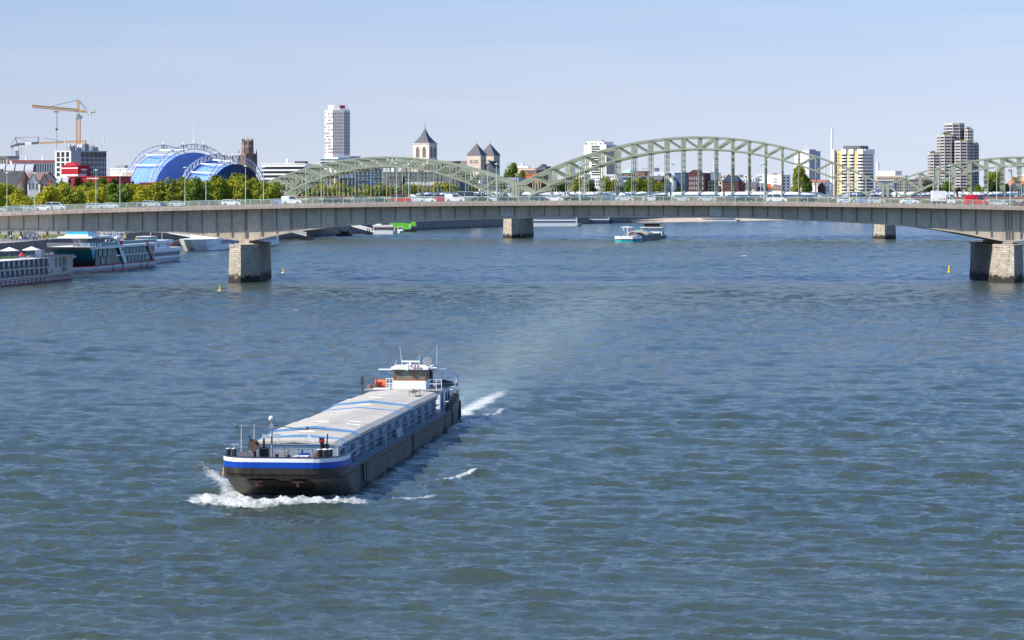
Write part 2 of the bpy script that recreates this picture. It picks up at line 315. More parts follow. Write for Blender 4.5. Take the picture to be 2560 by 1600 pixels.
# ---------------------------------------------------------------- masonry material
def stone_mat(name, c, tide=1.7, bw=1.3, bh=0.55):
    m = bpy.data.materials.new(name); m.use_nodes = True; n = m.node_tree; L = n.links.new; N = n.nodes.new; b = n.nodes['Principled BSDF']
    tc = N('ShaderNodeTexCoord'); sp = N('ShaderNodeSeparateXYZ'); L(tc.outputs['Object'], sp.inputs[0])
    ad = N('ShaderNodeMath'); ad.operation = 'ADD'; L(sp.outputs[0], ad.inputs[0]); L(sp.outputs[1], ad.inputs[1])
    cb = N('ShaderNodeCombineXYZ'); L(ad.outputs[0], cb.inputs[0]); L(sp.outputs[2], cb.inputs[1])
    br = N('ShaderNodeTexBrick'); L(cb.outputs[0], br.inputs['Vector']); br.inputs['Scale'].default_value = 1
    br.inputs['Brick Width'].default_value = bw; br.inputs['Row Height'].default_value = bh; br.inputs['Mortar Size'].default_value = 0.045
    br.inputs['Color1'].default_value = tuple(v * 0.85 for v in c[:3]) + (1,); br.inputs['Color2'].default_value = tuple(v * 1.15 for v in c[:3]) + (1,)
    br.inputs['Mortar'].default_value = tuple(v * 0.45 for v in c[:3]) + (1,)
    nz = N('ShaderNodeTexNoise'); nz.inputs['Scale'].default_value = 0.8; nz.inputs['Detail'].default_value = 6; L(tc.outputs['Object'], nz.inputs['Vector'])
    mx = N('ShaderNodeMix'); mx.data_type = 'RGBA'; mx.blend_type = 'MULTIPLY'; mx.inputs[0].default_value = 0.7
    rp = N('ShaderNodeValToRGB'); rp.color_ramp.elements[0].position = 0.3; rp.color_ramp.elements[0].color = (0.45, 0.42, 0.38, 1); rp.color_ramp.elements[1].position = 0.65
    L(nz.outputs[0], rp.inputs[0]); L(br.outputs[0], mx.inputs[6]); L(rp.outputs[0], mx.inputs[7])
    # tide line of dark weed above the water
    tm = N('ShaderNodeMath'); tm.operation = 'MULTIPLY_ADD'; L(nz.outputs[0], tm.inputs[0]); tm.inputs[1].default_value = -4.5; L(sp.outputs[2], tm.inputs[2])
    mr = N('ShaderNodeMapRange'); mr.inputs['From Min'].default_value = tide - 2.9; mr.inputs['From Max'].default_value = tide - 2.3; L(tm.outputs[0], mr.inputs['Value'])
    m2 = N('ShaderNodeMix'); m2.data_type = 'RGBA'; m2.inputs[6].default_value = (0.018, 0.016, 0.012, 1)
    L(mr.outputs[0], m2.inputs[0]); L(mx.outputs[2], m2.inputs[7]); L(m2.outputs[2], b.inputs['Base Color'])
    b.inputs['Roughness'].default_value = 0.85
    bp = N('ShaderNodeBump'); bp.inputs['Strength'].default_value = 0.6; bp.inputs['Distance'].default_value = 0.12
    L(br.outputs['Fac'], bp.inputs['Height']); bp.invert = True; L(bp.outputs[0], b.inputs['Normal'])
    MATS[name] = m; return m
M_pier = stone_mat('pier_stone', (0.46, 0.41, 0.34, 1), tide=2.1)
M_quay = stone_mat('quay_stone', (0.20, 0.18, 0.165, 1), tide=0.9, bw=1.8, bh=0.7)

def concrete_mat(name, c, panel=3.6, off=0.0, streak=0.5):
    m = bpy.data.materials.new(name); m.use_nodes = True; n = m.node_tree; L = n.links.new; N = n.nodes.new; b = n.nodes['Principled BSDF']
    tc = N('ShaderNodeTexCoord'); sp = N('ShaderNodeSeparateXYZ'); L(tc.outputs['Object'], sp.inputs[0])
    mp = N('ShaderNodeMapping'); mp.inputs['Scale'].default_value = (2.2, 2.2, 0.22); L(tc.outputs['Object'], mp.inputs[0])
    nz = N('ShaderNodeTexNoise'); nz.inputs['Scale'].default_value = 1.5; nz.inputs['Detail'].default_value = 5; L(mp.outputs[0], nz.inputs['Vector'])
    n2 = N('ShaderNodeTexNoise'); n2.inputs['Scale'].default_value = 0.7; n2.inputs['Detail'].default_value = 5; L(tc.outputs['Object'], n2.inputs['Vector'])
    fl = N('ShaderNodeMath'); fl.operation = 'MULTIPLY_ADD'; fl.inputs[1].default_value = 1 / panel; fl.inputs[2].default_value = off; L(sp.outputs[0], fl.inputs[0])
    f2 = N('ShaderNodeMath'); f2.operation = 'FLOOR'; L(fl.outputs[0], f2.inputs[0])
    wn = N('ShaderNodeTexWhiteNoise'); wn.noise_dimensions = '1D'; L(f2.outputs[0], wn.inputs['W'])
    s = N('ShaderNodeMath'); s.operation = 'MULTIPLY_ADD'; s.inputs[1].default_value = streak; L(nz.outputs[0], s.inputs[0])
    s2 = N('ShaderNodeMath'); s2.operation = 'MULTIPLY_ADD'; s2.inputs[1].default_value = 0.35; s2.inputs[2].default_value = 0.5 - streak * 0.5 - 0.3; L(n2.outputs[0], s2.inputs[0]); L(s2.outputs[0], s.inputs[2])
    s3 = N('ShaderNodeMath'); s3.operation = 'MULTIPLY_ADD'; s3.inputs[1].default_value = 0.16; L(wn.outputs[0], s3.inputs[0]); L(s.outputs[0], s3.inputs[2])
    rp = N('ShaderNodeValToRGB'); rp.color_ramp.elements[0].position = 0.2; rp.color_ramp.elements[1].position = 0.85
    rp.color_ramp.elements[0].color = tuple(v * 0.55 for v in c[:3]) + (1,); rp.color_ramp.elements[1].color = tuple(v * 1.3 for v in c[:3]) + (1,)
    L(s3.outputs[0], rp.inputs[0]); L(rp.outputs[0], b.inputs['Base Color']); b.inputs['Roughness'].default_value = 0.85
    MATS[name] = m; return m
M_conc = concrete_mat('girder_concrete', (0.68, 0.575, 0.44, 1))
M_concl = concrete_mat('pale_patch_concrete', (0.74, 0.70, 0.63, 1))
M_fascia = concrete_mat('fascia_concrete', (0.56, 0.45, 0.37, 1), panel=12.0, streak=1.1)
M_rib = mat('joint_rib_shade', (0.20, 0.18, 0.16, 1), 0.8, 0.2, 1)  # dark joint lines, with the shade of the ribs put into the colour
M_asph = mat('asphalt', (0.055, 0.055, 0.058, 1), 0.9, 0.15, 0.6)
M_barrier = mat('brown_barrier', (0.24, 0.20, 0.13, 1), 0.85, 0.2, 1.2)

# ---------------------------------------------------------------- road bridge
BY = 647.0
_dx = [PX(p, 647) for p in (0, 340, 700, 1020, 1400, 1740, 2080, 2300, 2560)]
_dz = [PZ(y, 647) for y in (529, 523.2, 515, 507.5, 504, 503.7, 508, 511.8, 518.5)]
_dk = np.polyfit(_dx, _dz, 2)
def deck_z(x): return float(np.polyval(_dk, x))
_gp = [(-900, 571), (0, 574.4), (300, 574.6), (420, 577.5), (480, 582), (540, 590), (585, 596), (618, 599), (650, 594), (690, 585), (735, 575.5), (850, 561.5), (1000, 552), (1100, 547.5), (1200, 543.8), (1350, 540.5), (1500, 539), (1700, 539.8), (1860, 541.5), (1960, 545), (2060, 549.5), (2180, 555.5), (2300, 564), (2400, 578), (2470, 592), (2525, 602), (2580, 594), (2700, 577), (2900, 565), (3400, 560)]
_gx = [PX(p, 649.4) for p, _ in _gp]; _gz = [PZ(y, 649.4) for _, y in _gp]
def soffit_z(x): return float(np.interp(x, _gx, _gz))
B1 = empty('road_bridge', (0, BY, 0), 0, 'long concrete girder road bridge on stone piers, full of traffic, before the green arches', 'bridge')
XS = np.arange(-200, 215.1, 2.5)
g = MB(); rings = []
for x in XS:
    zt = deck_z(x) - 0.8; zb = soffit_z(x); w0 = 0.7 * min(1, max(0.0, (zt - zb - 3.6) / 3.5))
    rings.append([(x, 2.4, zt), (x, 2.4, zb), (x, 30.2, zb), (x, 30.2, zt)])
g.loft(rings); g.build('girder', M_conc, B1)
g = MB(); g.loft([[(x, 2.15, soffit_z(x) - .02), (x, 2.15, soffit_z(x) - 0.42), (x, 30.4, soffit_z(x) - 0.42), (x, 30.4, soffit_z(x) - .02)] for x in XS]); g.build('bottom_flange', M_conc, B1)
g = MB(); g.loft([[(x, 0, deck_z(x)), (x, 0.0, deck_z(x) - 0.82), (x, 0.35, deck_z(x) - 0.82), (x, 2.6, deck_z(x) - 0.45), (x, 30, deck_z(x) - .45), (x, 32.6, deck_z(x) - 0.8), (x, 32.6, deck_z(x)), (x, 31.8, deck_z(x) + .1), (x, 0.6, deck_z(x) + .1)] for x in XS]); g.build('deck_edge', M_fascia, B1)
g = MB(); g.loft([[(x, 3.4, deck_z(x) + 0.104), (x, 3.4, deck_z(x) + 0.02), (x, 29, deck_z(x) + 0.02), (x, 29, deck_z(x) + 0.104)] for x in XS]); g.build('carriageway', M_asph, B1)
g = MB(); g.loft([[(x, 15.4, deck_z(x) + 1.15), (x, 15.4, deck_z(x) + .1), (x, 15.7, deck_z(x) + 0.1), (x, 15.7, deck_z(x) + 1.15)] for x in XS]); g.build('median_barrier', M_barrier, B1)
x0 = PX(653.8, 649); sp = 37.2 * 649.4 / F
ribs = []
for k in range(-40, 76):
    x = x0 + k * sp
    if -198 < x < 205: ribs.append(x)
for x in ribs + [PX(613, 649), PX(2522, 649), PX(2530, 649)]:
    if abs(x) < 132: g = MB(); g.box(x - 0.08, x + 0.08, 2.2, 2.42, soffit_z(x) - (0.0 if abs(x - PX(613, 649)) > 6 else -0.3), deck_z(x) - 0.78); g.build('web_stiffener', M_rib, B1)
for a, b_ in ((PX(1248, 649), PX(1284, 649)), (PX(1773, 649), PX(1810, 649))):
    g = MB(); g.hexa([(a, 2.37, soffit_z(a) + .1), (b_, 2.37, soffit_z(b_) + .1), (b_, 2.41, soffit_z(b_) + .1), (a, 2.41, soffit_z(a) + .1)],
                     [(a, 2.37, deck_z(a) - 1.1), (b_, 2.37, deck_z(b_) - 1.1), (b_, 2.41, deck_z(b_) - 1.1), (a, 2.41, deck_z(a) - 1.1)])
    g.build('repair_panel', M_concl, B1)
for x in ribs[::1]:
    if abs(x) < 128: g = MB(); g.box(x + 0.35, x + 0.5, 2.33, 2.39, deck_z(x) - 1.35, deck_z(x) - 1.15); g.build('inspection_plate', M_offwhite, B1)
def pier(cx, y0, y1, hw, z1, parent, m, nose=4.6, flare=0.35, name='pier'):
    def ring(z):
        f = flare * (1 - z / z1) if z > 0 else flare
        h = hw + f
        return [(cx, y0 - f, z), (cx + h * .62, y0 + nose * .55, z), (cx + h, y0 + nose * 1.3, z), (cx + h, y1 - nose, z), (cx + h*.6, y1 - nose*.4, z), (cx, y1 + f, z), (cx - h*.6, y1 - nose*.4, z), (cx - h, y1 - nose, z), (cx - h, y0 + nose * 1.3, z), (cx - h * .62, y0 + nose * .55, z)]
    p = MB(); p.loft([ring(-3), ring(0), ring(1.2), ring(z1 - .7)]); o = p.build(name, m, parent)
    c = MB(); c.loft([ring(z1 - .7), [(cx + (x - cx) * 1.05, (y - 0) , z1 - .7) for x, y, z in ring(z1)], [(cx + (x - cx) * 1.05, y, z1) for x, y, z in ring(z1)]]); c.build('pier_cap', m, o)
    return o
for pxc in (602, 2535):
    cx = PX(pxc, 641); zt = PZ(611, 645)
    p = pier(cx, -6.0, 40.0, 3.4, zt, B1, M_pier, nose=5.5)
    q = MB(); q.box(cx - 2.2, cx + 2.2, 1.0, 31.0, zt, soffit_z(cx) - 0.9)
    q.box(cx - 1.2, cx + 1.2, 2.0, 30, soffit_z(cx) - 0.9, soffit_z(cx) - 0.35); q.build('bearing', M_conc, p)
# railing in bays on the near side, one run on the far side
PW = 25.8 * 647 / F
def rail_panel():
    g = MB(); g.bar((0, 0, 0), (0, 0, 1.3), 0.12, 0.12); g.bar((0, 0, 1.3), (PW, 0, 1.3), 0.09, 0.1); g.bar((0, 0, 0.15), (PW, 0, 0.15), 0.06, 0.06); g.bar((0, 0, 1.05), (PW, 0, 1.05), 0.05, 0.05)
    for i in range(1, 12): g.bar((PW * i / 12, 0, 0.15), (PW * i / 12, 0, 1.05), 0.028, 0.028)
    return g.mesh('railing_bay', M_mint)
rp_ = rail_panel()
for k in range(0, 98):
    x = PX(7, 647) + k * PW; o = inst('railing_bay', rp_, B1, (x, 0.25, deck_z(x) + 0.1), (0, -math.atan((deck_z(x + PW) - deck_z(x)) / PW), 0))
g = MB()
x = -160
while x < 165:
    z = deck_z(x) + .1; z2 = deck_z(x + PW) + .1
    g.bar((x, 32, z), (x, 32, z + 1.3), 0.12); g.bar((x, 32, z + 1.3), (x + PW, 32, z2 + 1.3), 0.09)
    for i in range(1, 8): g.bar((x + PW * i / 8, 32, z), (x + PW * i / 8, 32, z + 1.25), 0.03)
    x += PW
g.build('far_railing', M_mint, B1)

# street lamps on the road bridge
def lamp_mesh():
    p = MB(); p.tube((0, 0, 0), (0, 0, 0.9), 0.14, 0.13, 8); p.tube((0, 0, 0.9), (0, 0, 9.3), 0.085, 0.05, 8)
    h = MB(); h.loft([[(math.cos(t)*r, math.sin(t)*r, z) for t in [2*math.pi*i/12 for i in range(12)]] for r, z in ((0.12, 9.25), (0.5, 9.38), (0.54, 9.44), (0.35, 9.52), (0.08, 9.62))])
    return p.mesh('lamp_pole', M_mint), h.mesh('lamp_head', M_mint)
LP, LH = lamp_mesh()
near_l = [17.5, 240, 462.6, 614, 765, 991, 1220, 1449, 1680, 1910, 2141, 2374, 2525.5]
far_l = [86, 300, 515, 659, 803, 1022, 1241, 1461, 1683, 1902, 2124, 2346, 2492]
POS_W = ['leftmost', 'second from the left', 'third from the left', 'fourth from the left', 'fifth from the left', 'sixth from the left', 'seventh from the left', 'eighth from the left', 'ninth from the left', 'tenth from the left', 'eleventh from the left', 'twelfth from the left', 'rightmost']
for row, yy, lst in (('near', 0.75, near_l), ('far', 31.3, far_l)):
    for i, px in enumerate(lst):
        x = PX(px, BY + yy)
        e = empty('street_lamp', (x, BY + yy, deck_z(x) + 0.1), 0, 'slim pale green street lamp on the %s railing, %s' % (row, POS_W[i]), 'street lamp', 'street lamps along the road bridge')
        s = (PZ(408, BY + yy) - deck_z(x)) / 9.6 if False else 1.0
        inst('pole', LP, e); inst('lamp_head', LH, e)
# ---------------------------------------------------------------- the cargo ship in front
S_hull = mat('hull_black_steel', (0.032, 0.029, 0.026, 1), 0.55, 0.55, 0.7, stretch=(1, 0.35, 2.2), bump=0.15, bscale=2)
S_under = mat('weathered_hull_steel', (0.075, 0.074, 0.06, 1), 0.6, 0.45, 0.9, stretch=(1, 1, 0.6))
S_blue = mat('royal_blue_paint', (0.004, 0.055, 0.36, 1), 0.35, 0.12, 0.8)
S_sky = mat('light_blue_paint', (0.11, 0.28, 0.52, 1), 0.45, 0.08, 1.0)
S_bluegrey = mat('blue_grey_paint', (0.25, 0.31, 0.37, 1), 0.5, 0.15, 0.8)
S_deck = mat('blue_grey_deck_paint', (0.085, 0.135, 0.185, 1), 0.6, 0.2, 0.8)
S_hatch = mat('hatch_cover_paint', (0.46, 0.42, 0.355, 1), 0.6, 0.10, 0.35, stretch=(1, 1.6, 1))
def hull_mat(name):
    m = bpy.data.materials.new(name); m.use_nodes = True; n = m.node_tree; N = n.nodes.new; L = n.links.new; b = n.nodes['Principled BSDF']
    tc = N('ShaderNodeTexCoord'); sp = N('ShaderNodeSeparateXYZ'); L(tc.outputs['Object'], sp.inputs[0])
    def nz(sc, st, d=5):
        mp = N('ShaderNodeMapping'); mp.inputs['Scale'].default_value = st; L(tc.outputs['Object'], mp.inputs[0]); t = N('ShaderNodeTexNoise'); t.inputs['Scale'].default_value = sc; t.inputs['Detail'].default_value = d; L(mp.outputs[0], t.inputs['Vector']); return t.outputs[0]
    drip = nz(1.6, (1.6, 1.6, .22)); blot = nz(.55, (1, .4, 1.3)); line = nz(.25, (1, 1, .3), 6)
    z = N('ShaderNodeMath'); z.operation = 'MULTIPLY_ADD'; z.inputs[1].default_value = .9; L(line, z.inputs[0]); L(sp.outputs[2], z.inputs[2])
    r = N('ShaderNodeValToRGB'); e = r.color_ramp.elements; e[0].position = .36; e[0].color = (.012, .011, .009, 1); e[1].position = .42; e[1].color = (.050, .047, .036, 1)
    k = e.new(.64); k.color = (.058, .054, .042, 1); k = e.new(.665); k.color = (.020, .017, .015, 1); k = e.new(.9); k.color = (.024, .020, .017, 1)
    z2_ = N('ShaderNodeMath'); z2_.operation = 'MULTIPLY'; z2_.inputs[1].default_value = .4; L(z.outputs[0], z2_.inputs[0]); L(z2_.outputs[0], r.inputs[0])
    m1 = N('ShaderNodeMix'); m1.data_type = 'RGBA'; m1.blend_type = 'MULTIPLY'; m1.inputs[0].default_value = 1; L(r.outputs[0], m1.inputs[6])
    r2 = N('ShaderNodeValToRGB'); r2.color_ramp.elements[0].position = .32; r2.color_ramp.elements[0].color = (.5, .46, .42, 1); r2.color_ramp.elements[1].position = .68; r2.color_ramp.elements[1].color = (1.5, 1.45, 1.35, 1); L(drip, r2.inputs[0]); L(r2.outputs[0], m1.inputs[7])
    m2 = N('ShaderNodeMix'); m2.data_type = 'RGBA'; m2.inputs[7].default_value = (.13, .065, .035, 1); rr = N('ShaderNodeMapRange'); rr.inputs['From Min'].default_value = .60; rr.inputs['From Max'].default_value = .72; rr.inputs['To Max'].default_value = .7; L(blot, rr.inputs['Value'])
    L(rr.outputs[0], m2.inputs[0]); L(m1.outputs[2], m2.inputs[6]); L(m2.outputs[2], b.inputs['Base Color']); b.inputs['Roughness'].default_value = .5
    bp = N('ShaderNodeBump'); bp.inputs['Strength'].default_value = .25; bp.inputs['Distance'].default_value = .12; L(nz(.5, (.6, .5, .6), 2), bp.inputs['Height']); L(bp.outputs[0], b.inputs['Normal']); return m
S_hull = hull_mat('hull_plating')
def corrugate(m, scale=0.5):
    n = m.node_tree; N = n.nodes.new; L = n.links.new; tc = N('ShaderNodeTexCoord'); wv = N('ShaderNodeTexWave'); wv.bands_direction = 'Y'
    wv.inputs['Scale'].default_value = scale; L(tc.outputs['Object'], wv.inputs['Vector'])
    bp = N('ShaderNodeBump'); bp.inputs['Strength'].default_value = 0.9; bp.inputs['Distance'].default_value = 0.03
    L(wv.outputs['Fac'], bp.inputs['Height']); L(bp.outputs[0], n.nodes['Principled BSDF'].inputs['Normal'])
corrugate(S_hatch, 0.9)
S_rope = mat('rope', (0.35, 0.2, 0.08, 1), 0.9, 0.2, 5)
SH = empty('cargo_ship', (SHX, SHY, 0), -SHA, 'long black cargo ship with blue and white striped bow and grey hatch covers, in foreground', 'cargo ship', rx=-0.01)
HB = 4.4
def outline(front, hb=HB, cham=1.0, stern=74.5, k=0.0, e=2.6, ln=3.6):
    # right half from bow centre to stern centre; superellipse corner
    p = [(0, front)]; x0 = 1.9 - k
    for i in range(11):
        t = math.pi / 2 * i / 10; p.append((x0 + (hb - x0) * math.sin(t) ** (2 / e), front + ln * cham * (1 - math.cos(t) ** (2 / e))))
    return p + [(hb, 12), (hb, 40), (hb, 66), (hb - .25, stern - 4), (hb - 1.1, stern - 1.6), (hb - 2.6, stern - .4), (0, stern)]
def full(p, z):
    r = [(x, y, z) for x, y in p]; l = [(-x, y, z) for x, y in reversed(p[1:-1])]
    return r + l
h = MB()
lv = [(outline(7.5, 4.3, 1.0, 70, .4, 2.0), -1.2), (outline(4.4, 4.38, 1.0, 72.5, 0, 2.3, 3.0), 0.02), (outline(0.5, HB - .02, 1, 74.2), 1.62), (outline(0.12), 1.72), (outline(0.05), 2.02)]
h.loft([full(p, z) for p, z in lv], 0, caps=True, ms=[1, 1, 0, 0])
hull = h.build('hull', [S_hull, S_under], SH)
h = MB(); h.prism([(x, y) for x, y, z in full(outline(0.3, HB - .1), 0)], 2.022, 2.06); h.build('deck', S_deck, SH)
# anchors; a flat black sheet stands in for the recess shade under the knuckle
h = MB()
def rk(x, t): # point on the rake, t 0 at the knuckle, 1 at the water
    return (x, 0.38 + 4.05 * t - 0.05, 1.60 - 1.58 * t - 0.03)
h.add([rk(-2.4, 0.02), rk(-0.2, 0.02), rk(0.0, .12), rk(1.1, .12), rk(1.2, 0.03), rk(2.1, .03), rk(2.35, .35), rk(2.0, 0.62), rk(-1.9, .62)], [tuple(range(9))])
h.build('recess_shade', mat('recess_shade_black', (0.012, 0.010, 0.009, 1), 0.8, .3, 1), hull)
h = MB(); h.box(-2.1, -1.2, 0.42, .65, 1.38, 1.52); h.tube((-1.65, .45, 1.5), (-1.65, .7, 1.1), .09); h.bar((-2.0, .9, 1.15), (-1.3, .9, 1.15), .16); h.build('anchor', M_rust, hull)
h = MB(); h.box(0.9, 1.7, 0.42, .65, 1.38, 1.52); h.tube((1.3, .45, 1.5), (1.3, .7, 1.1), .09); h.build('anchor', M_rust, hull)
# rub strakes and weld seams on the side, fenders
h = MB()
for s in (-1, 1):
    for z in (1.2,): h.box(s*HB - .02, s*HB + .03, 6, 68, z, z + .05) if s > 0 else h.box(-HB - .03, -HB + .02, 6, 68, z, z + .05)
    for y in (9.6, 12, 36.5, 37.1, 58, 63.5): h.box(min(s*HB, s*(HB+.05)), max(s*HB, s*(HB+.05)), y, y + .09, 0.05, 1.95)
h.build('hull_seams', M_dark, hull)
# bow bulwark with stripes
bwp = [(x, y) for x, y in outline(-0.02, HB + .03)[:12]] + [(HB + .03, 4.6)]
bl = [(-x, y) for x, y in reversed(bwp[1:])] + bwp
def band(name, z0, z1, m, off=0.0, drop=True, thick=0.12):
    g = MB(); ins = [(x * (1 - thick / HB * .9), y + thick * (0.9 if abs(x) < 4 else .1)) for x, y in bl]
    out = [(x * (1 + off / HB), y - off) for x, y in bl]
    n = len(out)
    def zt(i, z):
        return z if not drop or 0 < i < n - 1 else min(z, 2.32 if name != 'white_stripe' else 2.9)
    rings = [[(out[i][0], out[i][1], z0), (out[i][0], out[i][1], z1), (ins[i][0], ins[i][1], z1), (ins[i][0], ins[i][1], z0)] for i in range(n)]
    g.loft(rings); return g.build(name, m, SH)
band('bulwark', 2.03, 2.44, S_hull)
band('blue_stripe', 2.44, 2.86, S_blue, .01)
band('white_stripe', 2.86, 3.16, M_white, .012)
g = MB(); g.path([(-3.9, 1.12, 2.55), (-3.5, .66, 2.5), (-3.0, .42, 2.52), (-2.6, .3, 2.56)], .035, 4); g.path([(-3.6, .78, 2.46), (-3.2, .5, 2.47)], .03, 4); g.build('scrape_mark', M_offwhite, SH)
band('bulwark_rail', 3.16, 3.22, M_black, .03, thick=.2)
g = MB()
for s in (-1, 1): g.add([(s*(HB+.03), 4.6, 2.04), (s*(HB+.03), 5.6, 2.04), (s*(HB+.03), 4.6, 3.2), (s*(HB-.07), 4.6, 2.04), (s*(HB-.07), 5.6, 2.04), (s*(HB-.07), 4.6, 3.2)], [(0,1,2),(5,4,3),(0,3,4,1),(1,4,5,2),(2,5,3,0)])
g.build('bulwark_end', S_blue, SH)
g = MB(); g.prism([(-4.1, 4.6), (-4.1, 1.8), (-3.4, .7), (-2, .35), (2, .35), (3.4, .7), (4.1, 1.8), (4.1, 4.6)], 2.062, 2.5); g.build('foredeck', S_deck, SH)
# coaming
CW, CY0, CY1 = 3.25, 6.0, 60.5
g = MB(); g.box(-CW, CW, CY0, CY1, 2.06, 3.5); coam = g.build('coaming', S_bluegrey, SH)
rail = MB(); rail.box(CW, CW + .32, CY0, CY1, 2.72, 2.78); rail.box(CW, CW + .22, CY0, CY1, 3.3, 3.36); rail.box(-CW - .3, -CW, CY0, CY1, 2.72, 2.78)
rail.build('coaming_rail', S_bluegrey, coam)
for i in range(12):
    y = 7.4 + i * 4.55
    for s in (-1, 1):
        st = MB(); a, b = s * CW, s * (CW + .42)
        st.add([(a, y, 2.07), (b, y, 2.07), (s*(CW+.3), y, 3.3), (a, y, 3.3), (a, y + .12, 2.07), (b, y + .12, 2.07), (s*(CW+.3), y + .12, 3.3), (a, y + .12, 3.3)], [(0,1,2,3),(7,6,5,4),(0,4,5,1),(1,5,6,2),(2,6,7,3),(3,7,4,0)])
        st.build('coaming_stay', [S_bluegrey, S_deck], coam)
# pipes and guard wires on the starboard gangway
g = MB(); g.tube((3.75, 6.4, 2.6), (3.6, 14, 2.95), .07); g.box(3.7, 3.95, 24.5, 25.1, 2.06, 2.7); g.box(3.75, 4.0, 46.5, 47.1, 2.06, 2.65); g.build('gangway_fittings', M_grey, SH)
g = MB()
for y in np.arange(8, 60, 3.25): g.tube((4.25, y, 2.06), (4.25, y, 2.75), .018, n=4)
g.path([(4.25, 8, 2.75), (4.25, 60, 2.75)], .012, 4); g.path([(4.25, 8, 2.4), (4.25, 60, 2.4)], .012, 4)
for y in np.arange(8, 60, 3.25): g.tube((-4.25, y, 2.06), (-4.25, y, 2.75), .018, n=4)
g.build('guard_wire', M_grey, SH)
g = MB(); g.hexa([(3.9, 31.2, 2.08), (3.95, 31.2, 2.08), (3.95, 34.4, 2.08), (3.9, 34.4, 2.08)], [(3.75, 31.2, 2.75), (3.8, 31.2, 2.75), (3.8, 34.4, 2.75), (3.75, 34.4, 2.75)]); g.build('rack_panel', M_grey, SH)
# hatch covers: (y0, y1, half width, shoulder z, ridge z)
covers = [(6.15, 9.2, 3.28, 3.78, 3.92, False), (9.0, 14.5, 3.36, 3.84, 4.08, True), (14.3, 22.5, 3.46, 3.96, 4.30, True), (22.5, 27.5, 3.42, 3.91, 4.22, False), (27.5, 36.7, 3.36, 3.86, 4.12, False), (36.5, 42.3, 3.40, 3.90, 4.18, True), (42.1, 49.0, 3.50, 4.01, 4.36, True), (49.0, 54.5, 3.46, 3.95, 4.26, False), (54.5, 60.6, 3.42, 3.9, 4.18, False)]
for y0, y1, hw, zs, zr, trim in covers:
    prof = [(-hw, 3.46), (-hw, zs - .24), (-hw + .42, zs), (0, zr), (hw - .42, zs), (hw, zs - .24), (hw, 3.46), (hw - .06, 3.46), (hw - .06, zs - .28), (0, zr - .16), (-hw + .06, zs - .28), (-hw + .06, 3.46)]
    g = MB(); g.profy(prof, y0, y1); c = g.build('hatch_cover', S_hatch, SH)
    if trim:
        o_ = 0.03; pr = [(-hw - o_, 3.44), (-hw - o_, zs - .22), (-hw + .41, zs + o_), (0, zr + o_), (hw - .41, zs + o_), (hw + o_, zs - .22), (hw + o_, 3.44), (hw - .1, 3.44), (hw - .1, zs - .33), (hw - .5, zs - .12), (0, zr - .14), (-hw + .5, zs - .12), (-hw + .1, zs - .33), (-hw + .1, 3.44)]
        g = MB(); g.profy(pr, y0 - .04, y0 + .06); g.build('cover_edge', S_sky, c)
    # low hinge hump in the middle of the longer covers
    if y1 - y0 > 5.2 and trim:
        g = MB(); g.tube((-.7, (y0+y1)/2, zr + .02), (.5, (y0+y1)/2, zr + .0), .06); g.build('lifting_lug', M_offwhite, c)
g = MB(); g.box(-3.3, 3.3, 6.0, 6.2, 3.36, 3.56, 0); g.box(-3.3, 3.3, 5.95, 6.1, 3.60, 3.66, 1); 
for x in (-3.2, -2.2, -1, 0.4, 1.9, 3.1): g.box(x, x + .18, 5.93, 6.05, 2.06, 3.3, 1)
g.build('front_beam', [S_sky, S_bluegrey], coam)
# frames on the hatch covers
for x, y in ((1.9, 18.2), (1.6, 21.0)):
    g = MB(); g.tube((x, y, 4.0), (x, y, 4.45), .03); g.tube((x + 1.1, y - .4, 3.95), (x + 1.1, y - .4, 4.4), .03); g.tube((x, y, 4.2), (x + 1.1, y - .4, 4.15), .025); g.build('cover_bracket', M_offwhite, SH)
g = MB()
for i in range(4): g.box(1.9 + i*.12, 2.0 + i*.12, 52.3, 55.5, 4.42 - i*.03, 4.47 - i * .03)
for x, y in ((1.85, 52.6), (2.45, 52.6), (1.85, 55.2), (2.45, 55.2)): g.tube((x, y, 3.95), (x, y, 4.62), .03)
g.build('gangplank_rack', mat('old_planks', (.2, .15, .1, 1), .8, .2, 3), SH)
# foredeck gear
def bollard(x, y, parent=SH):
    g = MB()
    for d in (-.2, .22):
        g.tube((x + d, y, 2.4), (x + d, y, 3.62), .16, .16, 12, 0); g.tube((x + d, y, 3.62), (x + d, y, 3.66), .18, .18, 12, 1)
    g.build('bollard', [M_black, M_white], parent)
bollard(-3.75, 1.9); bollard(2.85, 1.7); bollard(3.15, 2.2)
g = MB(); g.tube((-.95, 2.6, 2.5), (-.95, 2.6, 5.45), .08, .06, 8); g.box(-1.1, -.8, 2.5, 2.7, 5.0, 5.35); mast = g.build('mast', M_grey, SH)
g = MB(); g.path([(-3.6, 2.7, 5.05), (-.95, 2.6, 5.28), (1.6, 2.7, 4.95)], .03, 5); g.ball((1.6, 2.7, 5.1), .1); g.ball((-3.55, 2.7, 5.15), .09); g.build('cross_tree', M_dark, mast)
g = MB(); g.ball((-.98, 2.5, 5.75), .2); g.build('searchlight', M_offwhite, mast)
g = MB(); g.box(-1.6, -1.15, 2.3, 2.45, 4.32, 4.62); g.box(-.78, -.3, 2.3, 2.45, 4.36, 4.66); g.build('floodlight', mat('lamp_glass', (.35, .45, .5, 1), .2, .1, 1), mast)
